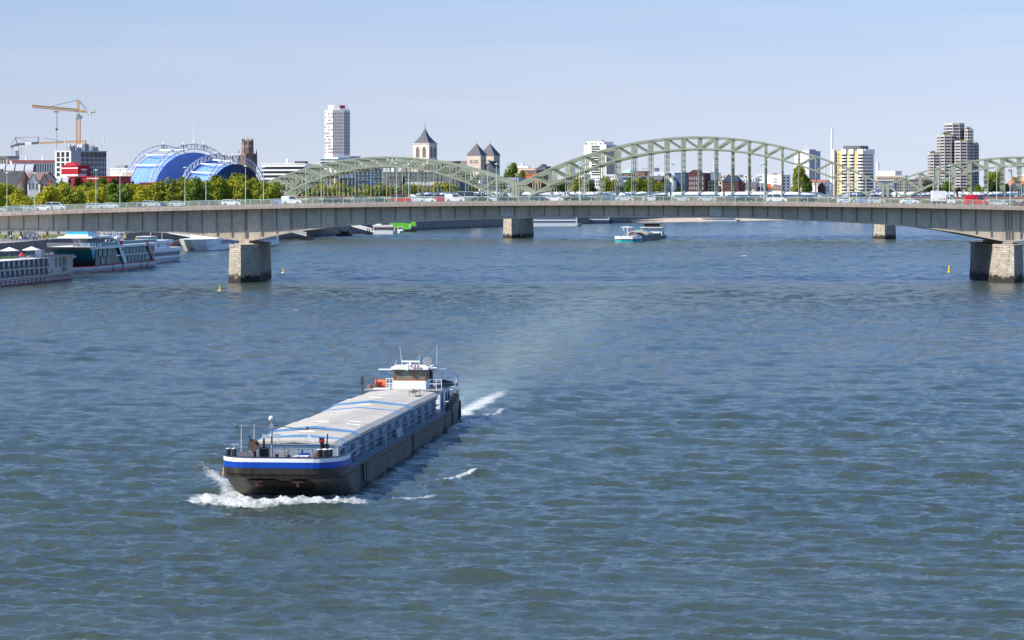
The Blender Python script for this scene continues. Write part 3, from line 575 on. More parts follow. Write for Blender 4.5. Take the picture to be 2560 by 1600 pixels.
g = MB(); g.add([(1.62, 2.7, 4.75), (1.72, 2.72, 4.2), (2.15, 2.75, 4.0), (1.95, 2.72, 4.35)], [(0, 1, 2, 3)]); g.add([(1.62, 2.72, 4.75), (1.95, 2.74, 4.35), (2.15, 2.77, 4.0), (1.72, 2.74, 4.2)], [(0, 1, 2, 3)]); g.build('pennant', M_white, mast)
g = MB(); g.tube((-2.4, 3.6, 2.5), (-2.4, 3.6, 3.3), .14); g.tube((-2.45, 3.45, 3.75), (-2.35, 3.85, 3.7), .46, .3, 14); g.tube((-2.7, 3.5, 4.1), (-2.75, 3.5, 4.45), .05); g.build('ventilator_cowl', mat('brown_cowl', (.045, .025, .022, 1), .5, .3, 2), SH)
g = MB(); g.box(-2.1, -1.45, 3.8, 4.4, 2.5, 3.55); g.tube((-1.8, 4, 3.5), (-1.8, 4, 4.4), .08); g.build('exhaust_housing', M_black, SH)
g = MB(); g.box(-1.9, -1.15, 1.6, 2.4, 2.5, 2.95); g.tube((-1.15, 2, 2.75), (1.15, 2, 2.75), .16, .16, 10); g.box(.6, 1.2, 1.6, 2.4, 2.5, 2.95); g.tube((-.2, 2, 2.75), (.15, 2, 2.75), .34, .34, 12); g.build('anchor_winch', [mat('winch_blue', (.08, .2, .38, 1), .5, .2, 2)], SH)
g = MB(); g.tube((-3.1, 2.2, 2.5), (-3.1, 2.2, 3.05), .25); g.tube((-3.1, 2.0, 2.8), (-2.5, 2.2, 2.8), .2); g.build('capstan', S_blue, SH)
g = MB(); g.hexa([(-3.6, 3.6, 2.5), (-2.7, 3.6, 2.5), (-2.7, 3.7, 2.5), (-3.6, 3.7, 2.5)], [(-3.7, 4.1, 3.2), (-2.75, 4.1, 3.2), (-2.75, 4.2, 3.2), (-3.7, 4.2, 3.2)]); g.build('open_hatch_lid', M_dark, SH)
for x in (-4.0, 3.55):
    g = MB(); g.tube((x, 4.4, 2.06), (x, 4.4, 3.72), .1); g.box(x - .25, x + .3, 4.3, 4.5, 3.66, 3.76); g.build('mooring_post', S_bluegrey, SH)
for x, y in ((-3.7, 5.2), (-2.8, 5.4)):
    g = MB(); g.tube((x, y, 3.0), (x, y, 5.1), .035, .02, 6); g.build('whip_post', M_offwhite, SH)
g = MB(); g.tube((2.55, 3.3, 2.5), (2.55, 3.3, 4.1), .13); g.box(2.38, 2.72, 3.15, 3.4, 4.0, 4.35); g.tube((2.85, 3.4, 2.5), (2.85, 3.4, 3.9), .2); g.tube((2.9, 3.4, 3.9), (2.95, 3.4, 4.6), .05); g.build('signal_post', M_black, SH)
g = MB(); g.box(2.45, 2.65, 3.12, 3.15, 4.08, 4.25); g.build('signal_lens', M_red, SH)
g = MB()
for k in range(3): g.path([(2.12 + k*.03 + .1*math.cos(t), 2.9 , 3.0 - k*.05 + .35*math.sin(t)) for t in np.linspace(0, 6.28, 12)], .035, 4)
g.build('rope_coil', S_rope, SH)
g = MB(); g.box(0.55, 1.5, 2.6, 3.2, 2.95, 3.02); g.box(.7, 1.7, 2.5, 3.1, 3.03, 3.1); g.build('folded_canvas', M_offwhite, SH)
g = MB(); g.tube((-4.55, 3.6, 2.2), (-4.6, 3.6, 1.6), .14, .18); g.build('fender', S_rope, SH)
g = MB(); g.bar((4.45, 10.2, 1.9), (4.45, 10.6, .5), .14); g.bar((4.42, 63.2, 1.9), (4.42, 63.2, .3), .2); g.bar((4.05, 71.6, 2.4), (4.05, 71.8, .8), .3); g.build('rubbing_timber', M_dark, SH)
g = MB()
for x in (-3.3, -1.6, .3, 1.3, 2.3): g.tube((x, 1.0, 2.5), (x, 1.0, 3.75), .022, n=4)
g.path([(-3.3, 1.0, 3.72), (2.3, 1.0, 3.72)], .018, 4); g.path([(-3.6, 2.7, 5.05), (-3.7, 5.2, 5.1)], .012, 3); g.path([(-.95, 2.6, 5.4), (-.95, 6.1, 3.6)], .012, 3); g.path([(-.95, 2.6, 5.4), (.2, 63.2, 6.3)], .012, 3); g.build('rigging', M_dark, SH)
for x, y, w_ in ((-1.2, 5.2, .9), (.6, 5.1, .7), (1.6, 5.3, .5)): g = MB(); g.box(x, x + w_, y, y + .45, 2.5, 2.5 + w_ * .8); g.build('deck_box', S_blue if w_ < .8 else M_grey, SH)
g = MB(); g.tube((-.3, 1.1, 2.5), (-.3, 1.1, 3.35), .13, .13, 8); g.tube((.55, 1.1, 2.5), (.55, 1.1, 3.3), .13, .13, 8); g.build('fairlead', M_black, SH)
# deckhouse, wheelhouse
g = MB(); g.box(-3.45, 3.45, 61.6, 69.6, 2.06, 3.95); g.box(-3.45, 3.45, 69.6, 71.5, 2.06, 3.5); dh = g.build('deckhouse', M_white, SH)
g = MB(); g.box(-3.7, 3.6, 61.4, 69.8, 3.95, 4.02); g.build('boat_deck', M_grey, dh)
g = MB(); g.box(3.45, 3.5, 62.7, 63.7, 2.1, 3.75); g.build('door', mat('door_glass', (.05, .07, .07, 1), .3, .2, 1), dh)
for y in (65.8, 67.6):
    g = MB(); g.box(3.45, 3.5, y, y + .9, 2.75, 3.6); g.build('window', M_glass, dh)
g = MB(); g.box(-1.15, 1.95, 63.0, 66.4, 3.95, 4.8); wh = g.build('wheelhouse', M_white, SH)
def wframe(x0, x1, y0, y1, z0, z1):
    f = MB(); t = .12
    for a, b in ((x0, x1),):
        f.box(a, b, y0, y0 + t, z0, z0 + .14); f.box(a, b, y0, y0 + t, z1 - .1, z1)
        for x in (a, a + (b - a)*.63, b - t): f.box(x, x + t, y0 + .003, y0 + t - .003, z0 + .14, z1 - .1)
    for x in (x0, x1 - t):
        f.box(x, x + t, y0 + t, y1, z0, z0 + .14); f.box(x, x + t, y0 + t, y1, z1 - .1, z1)
        for y in (y0 + (y1-y0)/2, y1 - t): f.box(x + .003, x + t - .003, y, y + t, z0 + .14, z1 - .1)
    return f
wframe(-1.1, 1.9, 63.05, 66.3, 4.8, 5.85).build('window_frame', M_wood, wh)
g = MB(); g.box(-1.05, 1.85, 63.1, 63.13, 4.92, 5.75); g.box(-1.05, -1.02, 63.2, 66.2, 4.92, 5.75); g.box(1.82, 1.85, 63.2, 66.2, 4.92, 5.75); g.build('window_pane', mat('wheelhouse_glass', (.16, .17, .13, 1), .08, .4, 1.2, spec=.9), wh)
g = MB(); g.box(-1.35, 2.2, 62.75, 66.9, 5.85, 6.08); g.box(-2.6, -1.35, 63.2, 63.9, 5.78, 5.86); g.box(2.2, 2.9, 63.4, 64.0, 5.95, 6.03); roof = g.build('wheelhouse_roof', M_white, wh)
g = MB(); g.box(-.5, 1.2, 64, 64.15, 6.5, 6.62); g.tube((.3, 64.1, 6.08), (.3, 64.1, 6.5), .09); g.build('radar_scanner', M_white, roof)
g = MB(); g.tube((-.5, 64.5, 6.08), (-.75, 64.5, 8.0), .03, .015); g.tube((-1.05, 63.2, 6.08), (-.85, 63.2, 6.7), .025, .015); g.tube((1.1, 64.6, 6.08), (1.1, 64.6, 7.1), .03, .015); g.tube((2.75, 64.8, 6.0), (2.75, 64.8, 8.1), .03, .015); g.build('antenna', M_offwhite, roof)
g = MB(); g.tube((1.95, 64.3, 6.55), (1.98, 64.15, 6.58), .44, .40, 16); g.tube((1.98, 64.4, 6.08), (1.98, 64.35, 6.5), .06); g.build('satellite_dish', M_grey, roof)
g = MB(); g.ball((.25, 62.9, 6.2), .22); g.tube((.25, 62.7, 6.0), (.25, 62.7, 5.8), .14); g.build('searchlight', M_white, roof)
g = MB()
for x in (.65, .98, 1.28): g.tube((x, 62.85, 6.22), (x, 62.6, 6.22), .1, .14, 10)
g.build('loudhailer', M_white, roof)
g = MB()
for x in (.65, .98, 1.28): g.tube((x, 62.59, 6.22), (x, 62.58, 6.22), .09, .09, 10)
g.build('horn_mouth', M_red, roof)
g = MB(); g.tube((-2.1, 65, 4.35), (-3.15, 65, 4.35), .42, .42, 14); g.build('life_raft', M_orange, SH)
g = MB(); 
for x in (-3.2, -2.95): g.bar((x, 64.4, 4.02), (x, 64.4, 4.95), .1)
g.ball((-3.6, 64.5, 4.0), .35); g.build('raft_cradle', M_rust, SH)
g = MB()
for x in (-1.9, -1.6, -1.3): g.tube((x, 63.6, 4.0), (x, 63.6, 4.95), .03)
for z in (4.5, 4.95): g.tube((-1.9, 63.6, z), (-1.2, 63.6, z), .03)
for x in (2.1, 2.9, 3.4): g.tube((x, 63.3, 4.0), (x, 63.3, 4.9), .03)
for z in (4.5, 4.9): g.tube((2.0, 63.3, z), (3.4, 63.3, z), .03)
g.build('railing', M_white, SH)
g = MB(); g.box(-2.9, -1.3, 61.8, 63.2, 3.95, 4.12); g.build('deck_locker', M_offwhite, SH)
g = MB(); g.tube((4.3, 68.0, 4.0), (4.3, 68, 5.15), .13); g.bar((4.3, 68, 5.1), (3.2, 67.2, 5.65), .2, .24); g.bar((3.2, 67.2, 5.65), (2.3, 66.8, 5.62), .22, .2); g.box(2.0, 2.5, 66.6, 67.1, 5.45, 5.85); g.tube((3.0, 67.2, 5.6), (3.0, 67.2, 4.9), .08); g.build('deck_crane', M_white, SH)
g = MB(); g.hexa([(2.4, 66.8, 4.1), (4.0, 66.8, 4.1), (4.0, 67.8, 4.1), (2.4, 67.8, 4.1)], [(2.2, 66.6, 4.45), (4.3, 66.6, 4.35), (4.3, 68.1, 4.35), (2.2, 68.1, 4.45)]); dg = g.build('dinghy', M_grey, SH)
g = MB(); g.tube((1.9, 67.2, 4), (1.9, 67.2, 5.6), .16); g.box(2.0, 2.12, 66.2, 66.3, 4.9, 5.3, 1); g.tube((2.9, 67.3, 4.5), (3.9, 67.6, 4.25), .22); g.build('funnel', [M_black, M_red], SH)
g = MB(); g.box(3.5, 3.9, 66.3, 66.7, 4.0, 4.5); g.build('bow_thruster_box', M_dark, SH) if False else None
g = MB()
for x, y in ((-4.0, 62.5), (-3.7, 61)): g.tube((x, y, 2.1), (x, y, 5.0 if x < -3.9 else 4.4), .04)
g.box(-4.15, -3.85, 62.4, 62.6, 4.4, 5.2); g.build('navigation_light_post', M_dark, SH)
# stern bulwark
sp_ = outline(0, HB + .03)[14:]; sp_ = [(HB + .03, 62.8)] + sp_; sb = sp_ + [(-x, y) for x, y in reversed(sp_[:-1])]
g = MB(); n = len(sb)
def srz(y): return 2.35 + 0.75 * min(1, max(0, (y - 62.8) / 6))
g.loft([[(x, y, 2.0), (x, y, srz(y)), (x * .97, y - (.1 if y > 70 else 0), srz(y)), (x * .97, y - (.1 if y > 70 else 0), 2.0)] for x, y in sb]); g.build('stern_bulwark', S_hull, SH)
g = MB()
for i in range(len(sb) - 1):
    a, b = sb[i], sb[i + 1]
    g.bar((a[0]*.98, a[1], srz(a[1]) + .35), (b[0]*.98, b[1], srz(b[1]) + .35), .05); 
    for t in (0, .33, .66): 
        x, y = a[0] + (b[0]-a[0])*t, a[1] + (b[1]-a[1])*t; g.bar((x*.98, y, srz(y)), (x*.98, y, srz(y) + .35), .05)
g.build('stern_rail', M_dark, SH)
g = MB()
for y in (61.4, 61.9): g.tube((4.15, y, 2.06), (4.15, y, 2.95), .14, .14, 10, 0); g.tube((4.15, y, 2.95), (4.15, y, 2.99), .15, .15, 10, 1)
g.build('bollard', [M_black, M_white], SH)
# ---------------------------------------------------------------- the railway arch bridge behind
S_green = mat('bridge_green_paint', (0.32, 0.35, 0.26, 1), 0.6, 0.10, 0.25)
S_greenshade = mat('bracing_shade_green', (0.14, 0.17, 0.13, 1), 0.6, 0.2, 0.3)  # same green darkened: shade between the trusses is put into the bracing colour
A2 = math.radians(7.15); X20, Y20 = (1745 - 1280) * 1240 / F, 1240.0
def s2(px, yo=0.0):
    m = (px - 1280) / F; x0 = X20 + yo * math.sin(A2); y0 = Y20 + yo * math.cos(A2)
    return (m * y0 - x0) / (math.cos(A2) + m * math.sin(A2))
def w2(s, yo=0.0): return (X20 + s * math.cos(A2) + yo * math.sin(A2), Y20 - s * math.sin(A2) + yo * math.cos(A2))
def z2(px, py): return PZ(py, w2(s2(px))[1])
B2 = empty('railway_bridge', (X20, Y20, 0), -A2, 'green steel railway bridge with three big truss arches on stone piers, behind the road bridge', 'bridge')
PLANES = (0.0, 8.6, 11.6, 20.2, 23.2, 31.8)
DZ2 = 18.1
REST = MB()
def arch(px0, px1, pxm, yt, ye, yb, db, n):
    """top chord ends (px0, px1, row ye), crown row yt; bottom chord crown row yb, hits the deck db pixels either side of pxm"""
    a, b = s2(px0), s2(px1); c = s2(pxm); hs = (b - a) / 2; c = (a + b) / 2
    zc = z2(pxm, yt); ze = z2(px0, ye); zb = z2(pxm, yb); sb = s2(pxm + db) - s2(pxm)
    top = lambda s: zc - (zc - ze) * ((s - c) / hs) ** 2
    bot = lambda s: zb - (zb - DZ2) * ((s - c) / sb) ** 2
    S = [a + (b - a) * i / n for i in range(n + 1)]
    g = MB(); t = 0.72
    for i in range(n):
        g.bar((S[i], 0, top(S[i])), (S[i+1], 0, top(S[i+1])), 0.8, t)
        z0_, z1_ = bot(S[i]), bot(S[i+1])
        if z0_ > DZ2 - 2.5 and z1_ > DZ2 - 2.5: g.bar((S[i], 0, z0_), (S[i+1], 0, z1_), 0.8, t)
    # bottom chord feet
    for sgn in (-1, 1):
        e = c + sgn * sb; k = min(range(n + 1), key=lambda i: abs(S[i] - e))
    diag = MB(); ver = MB(); hang = []
    for i in range(n + 1):
        zt_, zb_ = top(S[i]), max(bot(S[i]), DZ2 - .5)
        ver.bar((S[i], 0, zb_), (S[i], 0, zt_), 0.5 if 0 < i < n else 1.1, 0.55 if 0 < i < n else 1.2)
        if bot(S[i]) > DZ2 + 1.2 and 0 < i < n: hang.append((S[i], bot(S[i])))
    for i in range(n):
        l, r = (i, i + 1) if i < n / 2 else (i + 1, i)
        diag.bar((S[l], 0, top(S[l])), (S[r], 0, max(bot(S[r]), DZ2)), 0.5, 0.62)
    br = MB()
    for i in range(1, n):
        br.bar((S[i], 0, top(S[i])), (S[i], 8.6, top(S[i])), .3, .4)
        if bot(S[i]) > DZ2 + 4: br.bar((S[i], 0, bot(S[i])), (S[i], 8.6, bot(S[i])), .3, .4); br.bar((S[i], 0, bot(S[i]) + .3), (S[i], 8.6, top(S[i]) - .3), .16)
        if i < n - 1:
            br.bar((S[i], 0, top(S[i])), (S[i+1], 8.6, top(S[i+1])), .22, .25); br.bar((S[i], 8.6, top(S[i])), (S[i+1], 0, top(S[i+1])), .22, .25)
            if min(bot(S[i]), bot(S[i+1])) > DZ2 + 4: br.bar((S[i], 0, bot(S[i])), (S[i+1], 8.6, bot(S[i+1])), .22, .25); br.bar((S[i], 8.6, bot(S[i])), (S[i+1], 0, bot(S[i+1])), .22, .25)
    for q in (ver, diag):
        bb = len(g.v); g.v += q.v; g.f += [tuple(i + bb for i in f) for f in q.f]; g.m += q.m
    ch = g.mesh('arch_truss', S_green); bm_ = br.mesh('cross_bracing', S_greenshade)
    for j, y in enumerate(PLANES):
        o = inst('arch_truss', ch, B2, (0, y, 0))
        for s, z in hang:
            if j < 2: h = MB(); h.bar((0, 0, DZ2 - .3), (0, 0, z), .36, .38); q = h.build('hanger', S_green, o); q.location = (s, 0, 0)
            else: REST.bar((s, y, DZ2 - .3), (s, y, z), .34, .36)
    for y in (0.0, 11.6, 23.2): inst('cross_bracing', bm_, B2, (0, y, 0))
arch(1291, 2207, 1745, 342.5, 462, 372, 444, 22)
arch(654, 1283, 966, 393, 461, 415.5, 284, 16)
arch(2219.5, 2892, 2556, 393, 462, 414, 300, 16)
REST.build('hanger_rows', S_green, B2)['kind'] = 'stuff'
sa, sb2 = s2(600), s2(3000)
g = MB(); g.box(sa, sb2, -3.6, 36, 15.2, 17.4); g.build('bridge_deck', S_green, B2)
g = MB(); g.box(sa, sb2, -3.5, -.6, 17.4, 18.0); g.build('footway', M_conc, B2)
lock = mat('love_lock_fence', (0.22, 0.12, 0.10, 1), 0.5, 0.75, 2.5)
g = MB(); g.box(sa, sb2, -3.5, -3.44, 18.0, 18.25, 1); g.box(sa, sb2, -.75, -.7, 18.0, 19.35); g.bar((sa, -3.5, 19.2), (sb2, -3.5, 19.2), .1, .1, 1)
s = sa
while s < sb2: g.bar((s, -3.5, 18), (s, -3.5, 19.2), .08, .08, 1); s += 1.9
g.build('footway_fence', [lock, S_green], B2)
for pxc in (1281, 2212):
    x = s2(pxc, -6); pier(x, -9, 42, 4.6, 15.2, B2, M_pier, nose=6.5, flare=.6)
# catenary and signal masts on the railway bridge
for i, (px, yt) in enumerate([(881, 461), (1000, 452), (1077, 466), (1195, 462), (1376, 428), (1532, 462), (1657, 460), (1753, 432), (2126, 437), (2132.5, 436), (2500, 446), (2512, 445)]):
    x, y = w2(s2(px, 9.9), 9.9); zt = PZ(yt, y)
    g = MB(); g.tube((0, 0, 17.4), (0, 0, zt), .16, .12, 6); g.bar((-.8, 0, zt - 1), (.8, 0, zt - 1), .1); o = g.build('catenary_mast', M_grey); o.location = (x, y, 0)
    words = ['leftmost', 'second', 'third', 'fourth', 'fifth', 'sixth', 'seventh', 'eighth', 'ninth', 'tenth', 'eleventh', 'rightmost']
    tag(o, 'thin grey catenary mast on the railway bridge, %s from the left' % words[i] if 0 < i < 11 else '%s thin grey catenary mast on the railway bridge' % words[i], 'mast', 'catenary masts on the railway bridge')

# ---------------------------------------------------------------- trains
T_white = mat('train_white', (0.72, 0.73, 0.75, 1), 0.35, 0.03, 0.5); T_blue = mat('train_window_blue', (0.05, 0.13, 0.27, 1), 0.15, 0.3, 0.4, spec=.7)
def train(px0, px1, yo, label, ncar, nose_l=True, nose_r=True):
    a, b = s2(px0, yo), s2(px1, yo); x, y = w2(a, yo)
    root = empty('train', (x, y, 17.45), -A2, label, 'train', 'trains on the railway bridge')
    L = (b - a) / ncar
    for i in range(ncar):
        x0, x1 = i * L + .4, (i + 1) * L - .4
        sec = lambda X, f, zt=4.1: [(X, -1.45*f, .5), (X, -1.5*f, 1.2), (X, -1.48*f, 2.9), (X, -1.2*f, 3.6*zt/4.1), (X, -.5*f, zt), (X, .5*f, zt), (X, 1.2*f, 3.6*zt/4.1), (X, 1.48*f, 2.9*min(1, zt/3.2)), (X, 1.5*f, 1.2), (X, 1.45*f, .5)]
        rings = []
        if i == 0 and nose_l: rings += [sec(x0, .55, 1.9), sec(x0 + 2.2, .85, 2.9), sec(x0 + 5.5, 1, 4.0)]
        else: rings += [sec(x0, 1)]
        if i == ncar - 1 and nose_r: rings += [sec(x1 - 5.5, 1, 4.0), sec(x1 - 2.2, .85, 2.9), sec(x1, .55, 1.9)]
        else: rings += [sec(x1, 1)]
        c = MB(); c.loft(rings); car = c.build('carriage', T_white, root)
        l = x0 + (6 if i == 0 and nose_l else 1.5); r = x1 - (6 if i == ncar - 1 and nose_r else 1.5)
        wn = MB(); wn.box(l, r, -1.535, -1.49, 1.75, 2.75); wn.build('window_band', T_blue, car)
        st = MB(); st.box(l - 1, r + 1, -1.53, -1.48, .75, 1.2); st.build('blue_stripe', S_sky, car)
        u = MB(); u.box(l, r, -1.2, 1.2, 0.0, .5); u.build('underframe', M_dark, car)
train(1022, 2078, 10, 'long white train with blue windows on the railway bridge, between the left and centre arches', 8)
train(2090, 2700, 10, 'white train with blue windows near the right arch, running out at the right edge', 4, True, False)

# ---------------------------------------------------------------- ground and river banks
def bz(Y):  # river edge of the upper bank
    return float(np.interp(Y, [-300, 500, 700, 830, 900, 1000, 1108, 1200, 1304, 1459, 1530, 1675, 1854, 1940, 2047, 2170, 2240, 2600, 4000], [-200, -170, -162, -153, -150, -145, -134, -114, -93, -75, -48, 1, 75, 132, 205, 330, 440, 1300, 4000]))
YB = [-300, 500, 700, 830, 900, 1000, 1108, 1200, 1304, 1459, 1530, 1675, 1854, 1940, 2047, 2170, 2240, 2600, 4000]
def YBp(px): return float(np.interp(px, [0, 500, 700, 850, 1000, 1240, 1500, 1745, 2000, 2300, 2600], [1000, 1130, 1330, 1420, 1530, 1720, 1950, 2080, 2200, 2330, 2450]))
M_ground = mat('promenade_paving', (0.27, 0.25, 0.22, 1), 0.9, 0.2, 0.15)
g = MB(); pts = [(bz(y), y, 6.0) for y in YB] + [(4000, 12000, 6.0), (-9000, 12000, 6.0), (-9000, -300, 6.0)]
g.add(pts, [tuple(range(len(pts)))]); g.build('ground', M_ground); tag(bpy.data.objects['ground'], kind='structure')
LQ = [(-145, -300), (-140, 450), (-134, 620), (-131, 720), (-128, 850), (-131, 1000), (-131, 1108)]
g = MB(); lp = [(x, y, 2.2) for x, y in LQ] + [(bz(y) - 2, y, 2.2) for y in (1108, 1000, 900, 830, 700, 500, -300)]
g.add(lp, [tuple(range(len(lp)))])
g.build('lower_quay', mat('quay_cobbles', (0.16, 0.15, 0.14, 1), .9, .3, .4)); tag(bpy.data.objects['lower_quay'], kind='structure')
def wall_strip(name, pts, z0, z1, batter, m, label):
    g = MB(); n = len(pts)
    g.loft([[(x + batter, y, z0), (x, y, z1), (x, y, z1 + .12), (x - .6, y, z1 + .12), (x - .6, y, z0)] for x, y in pts]); return tag(g.build(name, m), label, 'wall')
wall_strip('embankment_wall', [(bz(y), y) for y in (400, 500, 700, 830, 900, 1000, 1108)], 2.2, 6.0, .4, M_quay, 'grey stone retaining wall between the lower quay and the promenade at far left')
wall_strip('quay_edge', LQ[1:], -3, 2.2, .2, M_quay, 'low dark stone quay edge beside the moored white ships at left')
wall_strip('river_wall', [(bz(y), y) for y in (1108, 1200, 1304, 1459, 1530, 1675, 1854, 1900)], -1, 6.0, 4.0, M_quay, 'long dark sloping stone river wall seen under the road bridge, left and middle')
M_gravel = mat('pale_gravel', (0.50, 0.42, 0.32, 1), 0.95, 0.25, 0.5, bump=.5)
g = MB(); gp = [(1850, 0), (1900, 14), (1940, 16), (2047, 18), (2170, 18), (2240, 20), (2600, 30)]
g.loft([[(bz(y) + d, y - d * .6, -0.3), (bz(y) + d * .5, y - d*.2, 1.6), (bz(y) - .3, y + 1, 3.2 if d else 5.5), (bz(y) - .5, y + 2, 6.02)] for y, d in gp], closed=False, caps=False)
g.build('river_bank', M_gravel); tag(bpy.data.objects['river_bank'], kind='structure')
M_grass = mat('lawn_grass', (0.16, 0.20, 0.03, 1), .95, .3, .4)
g = MB(); g.add([(-260, 890, 6.01), (-160, 890, 6.01), (-156, 985, 6.01), (-260, 985, 6.01)], [(0, 1, 2, 3)]); g.build('lawn', M_grass); tag(bpy.data.objects['lawn'], kind='structure')

# ---------------------------------------------------------------- trees
def leaf_mat(name, c1, c2):
    m = bpy.data.materials.new(name); m.use_nodes = True; n = m.node_tree; N = n.nodes.new; L = n.links.new; b = n.nodes['Principled BSDF']
    gi = N('ShaderNodeNewGeometry'); nz = N('ShaderNodeTexNoise'); nz.inputs['Scale'].default_value = .5; nz.inputs['Detail'].default_value = 3
    oi = N('ShaderNodeObjectInfo'); tc = N('ShaderNodeTexCoord'); ad = N('ShaderNodeVectorMath'); L(tc.outputs['Object'], ad.inputs[0])
    cb = N('ShaderNodeCombineXYZ'); ml = N('ShaderNodeMath'); ml.operation = 'MULTIPLY'; ml.inputs[1].default_value = 90; L(oi.outputs['Random'], ml.inputs[0]); L(ml.outputs[0], cb.inputs[0]); L(cb.outputs[0], ad.inputs[1])
    L(ad.outputs[0], nz.inputs['Vector']); r = N('ShaderNodeMath'); r.operation = 'MULTIPLY_ADD'; r.inputs[1].default_value = .45; L(gi.outputs['Random Per Island'], r.inputs[0])
    r2 = N('ShaderNodeMath'); r2.operation = 'MULTIPLY_ADD'; r2.inputs[1].default_value = 1.1; r2.inputs[2].default_value = -.28; L(nz.outputs[0], r2.inputs[0]); L(r2.outputs[0], r.inputs[2])
    mx = N('ShaderNodeMix'); mx.data_type = 'RGBA'; mx.inputs[6].default_value = c1 + (1,); mx.inputs[7].default_value = c2 + (1,); L(r.outputs[0], mx.inputs[0])
    L(mx.outputs[2], b.inputs['Base Color']); b.inputs['Roughness'].default_value = .75; b.inputs['Specular IOR Level'].default_value = .2
    tr = N('ShaderNodeBsdfTranslucent'); L(mx.outputs[2], tr.inputs[0]); ms = N('ShaderNodeMixShader'); ms.inputs[0].default_value = .3
    L(b.outputs[0], ms.inputs[1]); L(tr.outputs[0], ms.inputs[2]); L(ms.outputs[0], n.nodes['Material Output'].inputs[0]); return m
LM = {'yellow': leaf_mat('leaf_yellow_green', (.17, .20, .012), (.52, .47, .03)), 'olive': leaf_mat('leaf_olive', (.07, .11, .012), (.34, .35, .03)),
      'green': leaf_mat('leaf_green', (.04, .09, .012), (.18, .26, .03)), 'dark': leaf_mat('leaf_dark_green', (.02, .035, .012), (.06, .09, .02)),
      'brown': leaf_mat('leaf_dark_red', (.03, .02, .012), (.10, .06, .02))}
M_bark = mat('bark', (.10, .08, .06, 1), .9, .3, 2)
def crown_geo(seed, R=5.0, Hc=9.0, z0=4.5, nl=2300):
    rg = random.Random(seed); lobes = []
    for i in range(15):
        a = rg.uniform(0, 6.28); t = rg.uniform(0, 1); rr = R * (0.62 * math.sin(math.pi * (0.28 + 0.5 * t))) * rg.uniform(.4, 1.05)
        lobes.append((rr * math.cos(a), rr * math.sin(a), z0 + Hc * (0.14 + 0.72 * t), R * rg.uniform(.28, .46)))
    lobes.append((0, 0, z0 + Hc * .5, R * .55))
    v, f = [], []
    for i in range(nl):
        lx_, ly_, lz_, lr = rg.choice(lobes)
        d = Vector((rg.gauss(0, 1), rg.gauss(0, 1), rg.gauss(0, .8) + .15)).normalized()
        p = Vector((lx_, ly_, lz_)) + d * lr * rg.uniform(.72, 1.08)
        nrm = (d + Vector((rg.uniform(-1, 1), rg.uniform(-1, 1), rg.uniform(-.6, 1))) * .7).normalized()
        u = nrm.orthogonal().normalized(); w_ = nrm.cross(u); an = rg.uniform(0, 6.28)
        u, w_ = u * math.cos(an) + w_ * math.sin(an), w_ * math.cos(an) - u * math.sin(an)
        s = rg.uniform(.22, .5) * R / 5; b = len(v)
        v += [p - u * s, p - w_ * s * .7, p + u * s, p + w_ * s * .7 + nrm * s * .2]; f.append((b, b+1, b+2, b+3))
    return v, f, lobes
CR = {}
def crown_mesh(seed, kind):
    if (seed, kind) not in CR:
        if seed not in CR: CR[seed] = crown_geo(seed)
        v, f, lb = CR[seed]; me = bpy.data.meshes.new('crown'); me.from_pydata([tuple(p) for p in v], [], f); me.materials.append(LM[kind]); CR[(seed, kind)] = me
    return CR[(seed, kind)]
TR = {}
def trunk_mesh(seed):
    if seed not in TR:
        crown_mesh(seed, 'green'); lb = CR[seed][2]; g = MB(); g.tube((0, 0, -.2), (0, 0, 4.4), .38, .26, 8)
        for l in lb[:9]: g.tube((0, 0, 3.6 + .2 * (l[2] - 4)), (l[0] * .8, l[1] * .8, l[2]), .17, .05, 5)
        g.tube((0, 0, 4.2), (0, 0, 11), .24, .06, 6); TR[seed] = g.mesh('trunk', M_bark)
    return TR[seed]
TREE_R = random.Random(3)
def tree(px, ytop, Y, wpx, kind, label, group, zb=6.0):
    X = PX(px, Y); hz = PZ(ytop, Y) - zb; wm = wpx * Y / F; seed = TREE_R.randrange(7)
    e = empty('tree', (X, Y, zb), TREE_R.uniform(0, 6.28), label, 'tree', group)
    s = hz / 12.6; sx = wm / 9.6
    inst('crown', crown_mesh(seed, kind), e, sc=(sx, sx, s)); inst('trunk', trunk_mesh(seed), e, sc=(max(.7, sx), max(.7, sx), s)); return e
ORD = ['first', 'second', 'third', 'fourth', 'fifth', 'sixth', 'seventh', 'eighth', 'ninth', 'tenth', 'eleventh', 'twelfth', 'thirteenth', 'fourteenth', 'fifteenth', 'sixteenth', 'seventeenth', 'eighteenth', 'nineteenth', 'twentieth', 'twenty-first', 'twenty-second', 'twenty-third', 'twenty-fourth', 'twenty-fifth', 'twenty-sixth', 'twenty-seventh', 'twenty-eighth', 'twenty-ninth', 'thirtieth', 'thirty-first', 'thirty-second', 'thirty-third', 'thirty-fourth']
prom = [(-12, 470, 'yellow'), (22, 466, 'yellow'), (52, 484, 'yellow'), (88, 490, 'olive'), (118, 480, 'yellow'), (146, 470, 'yellow'), (178, 476, 'olive'), (208, 474, 'yellow'), (238, 478, 'yellow'), (266, 472, 'olive'), (296, 470, 'green'), (326, 466, 'yellow'), (356, 468, 'yellow'), (386, 476, 'yellow'), (408, 462, 'olive'), (438, 456, 'yellow'), (470, 454, 'olive'), (500, 455, 'olive'), (528, 456, 'yellow'), (556, 452, 'green'), (588, 447, 'olive'), (616, 455, 'olive'), (642, 462, 'green'), (672, 468, 'olive')]
KW = {'yellow': 'yellowing', 'olive': 'olive green', 'green': 'bright green', 'dark': 'dark green', 'brown': 'dark red-brown'}
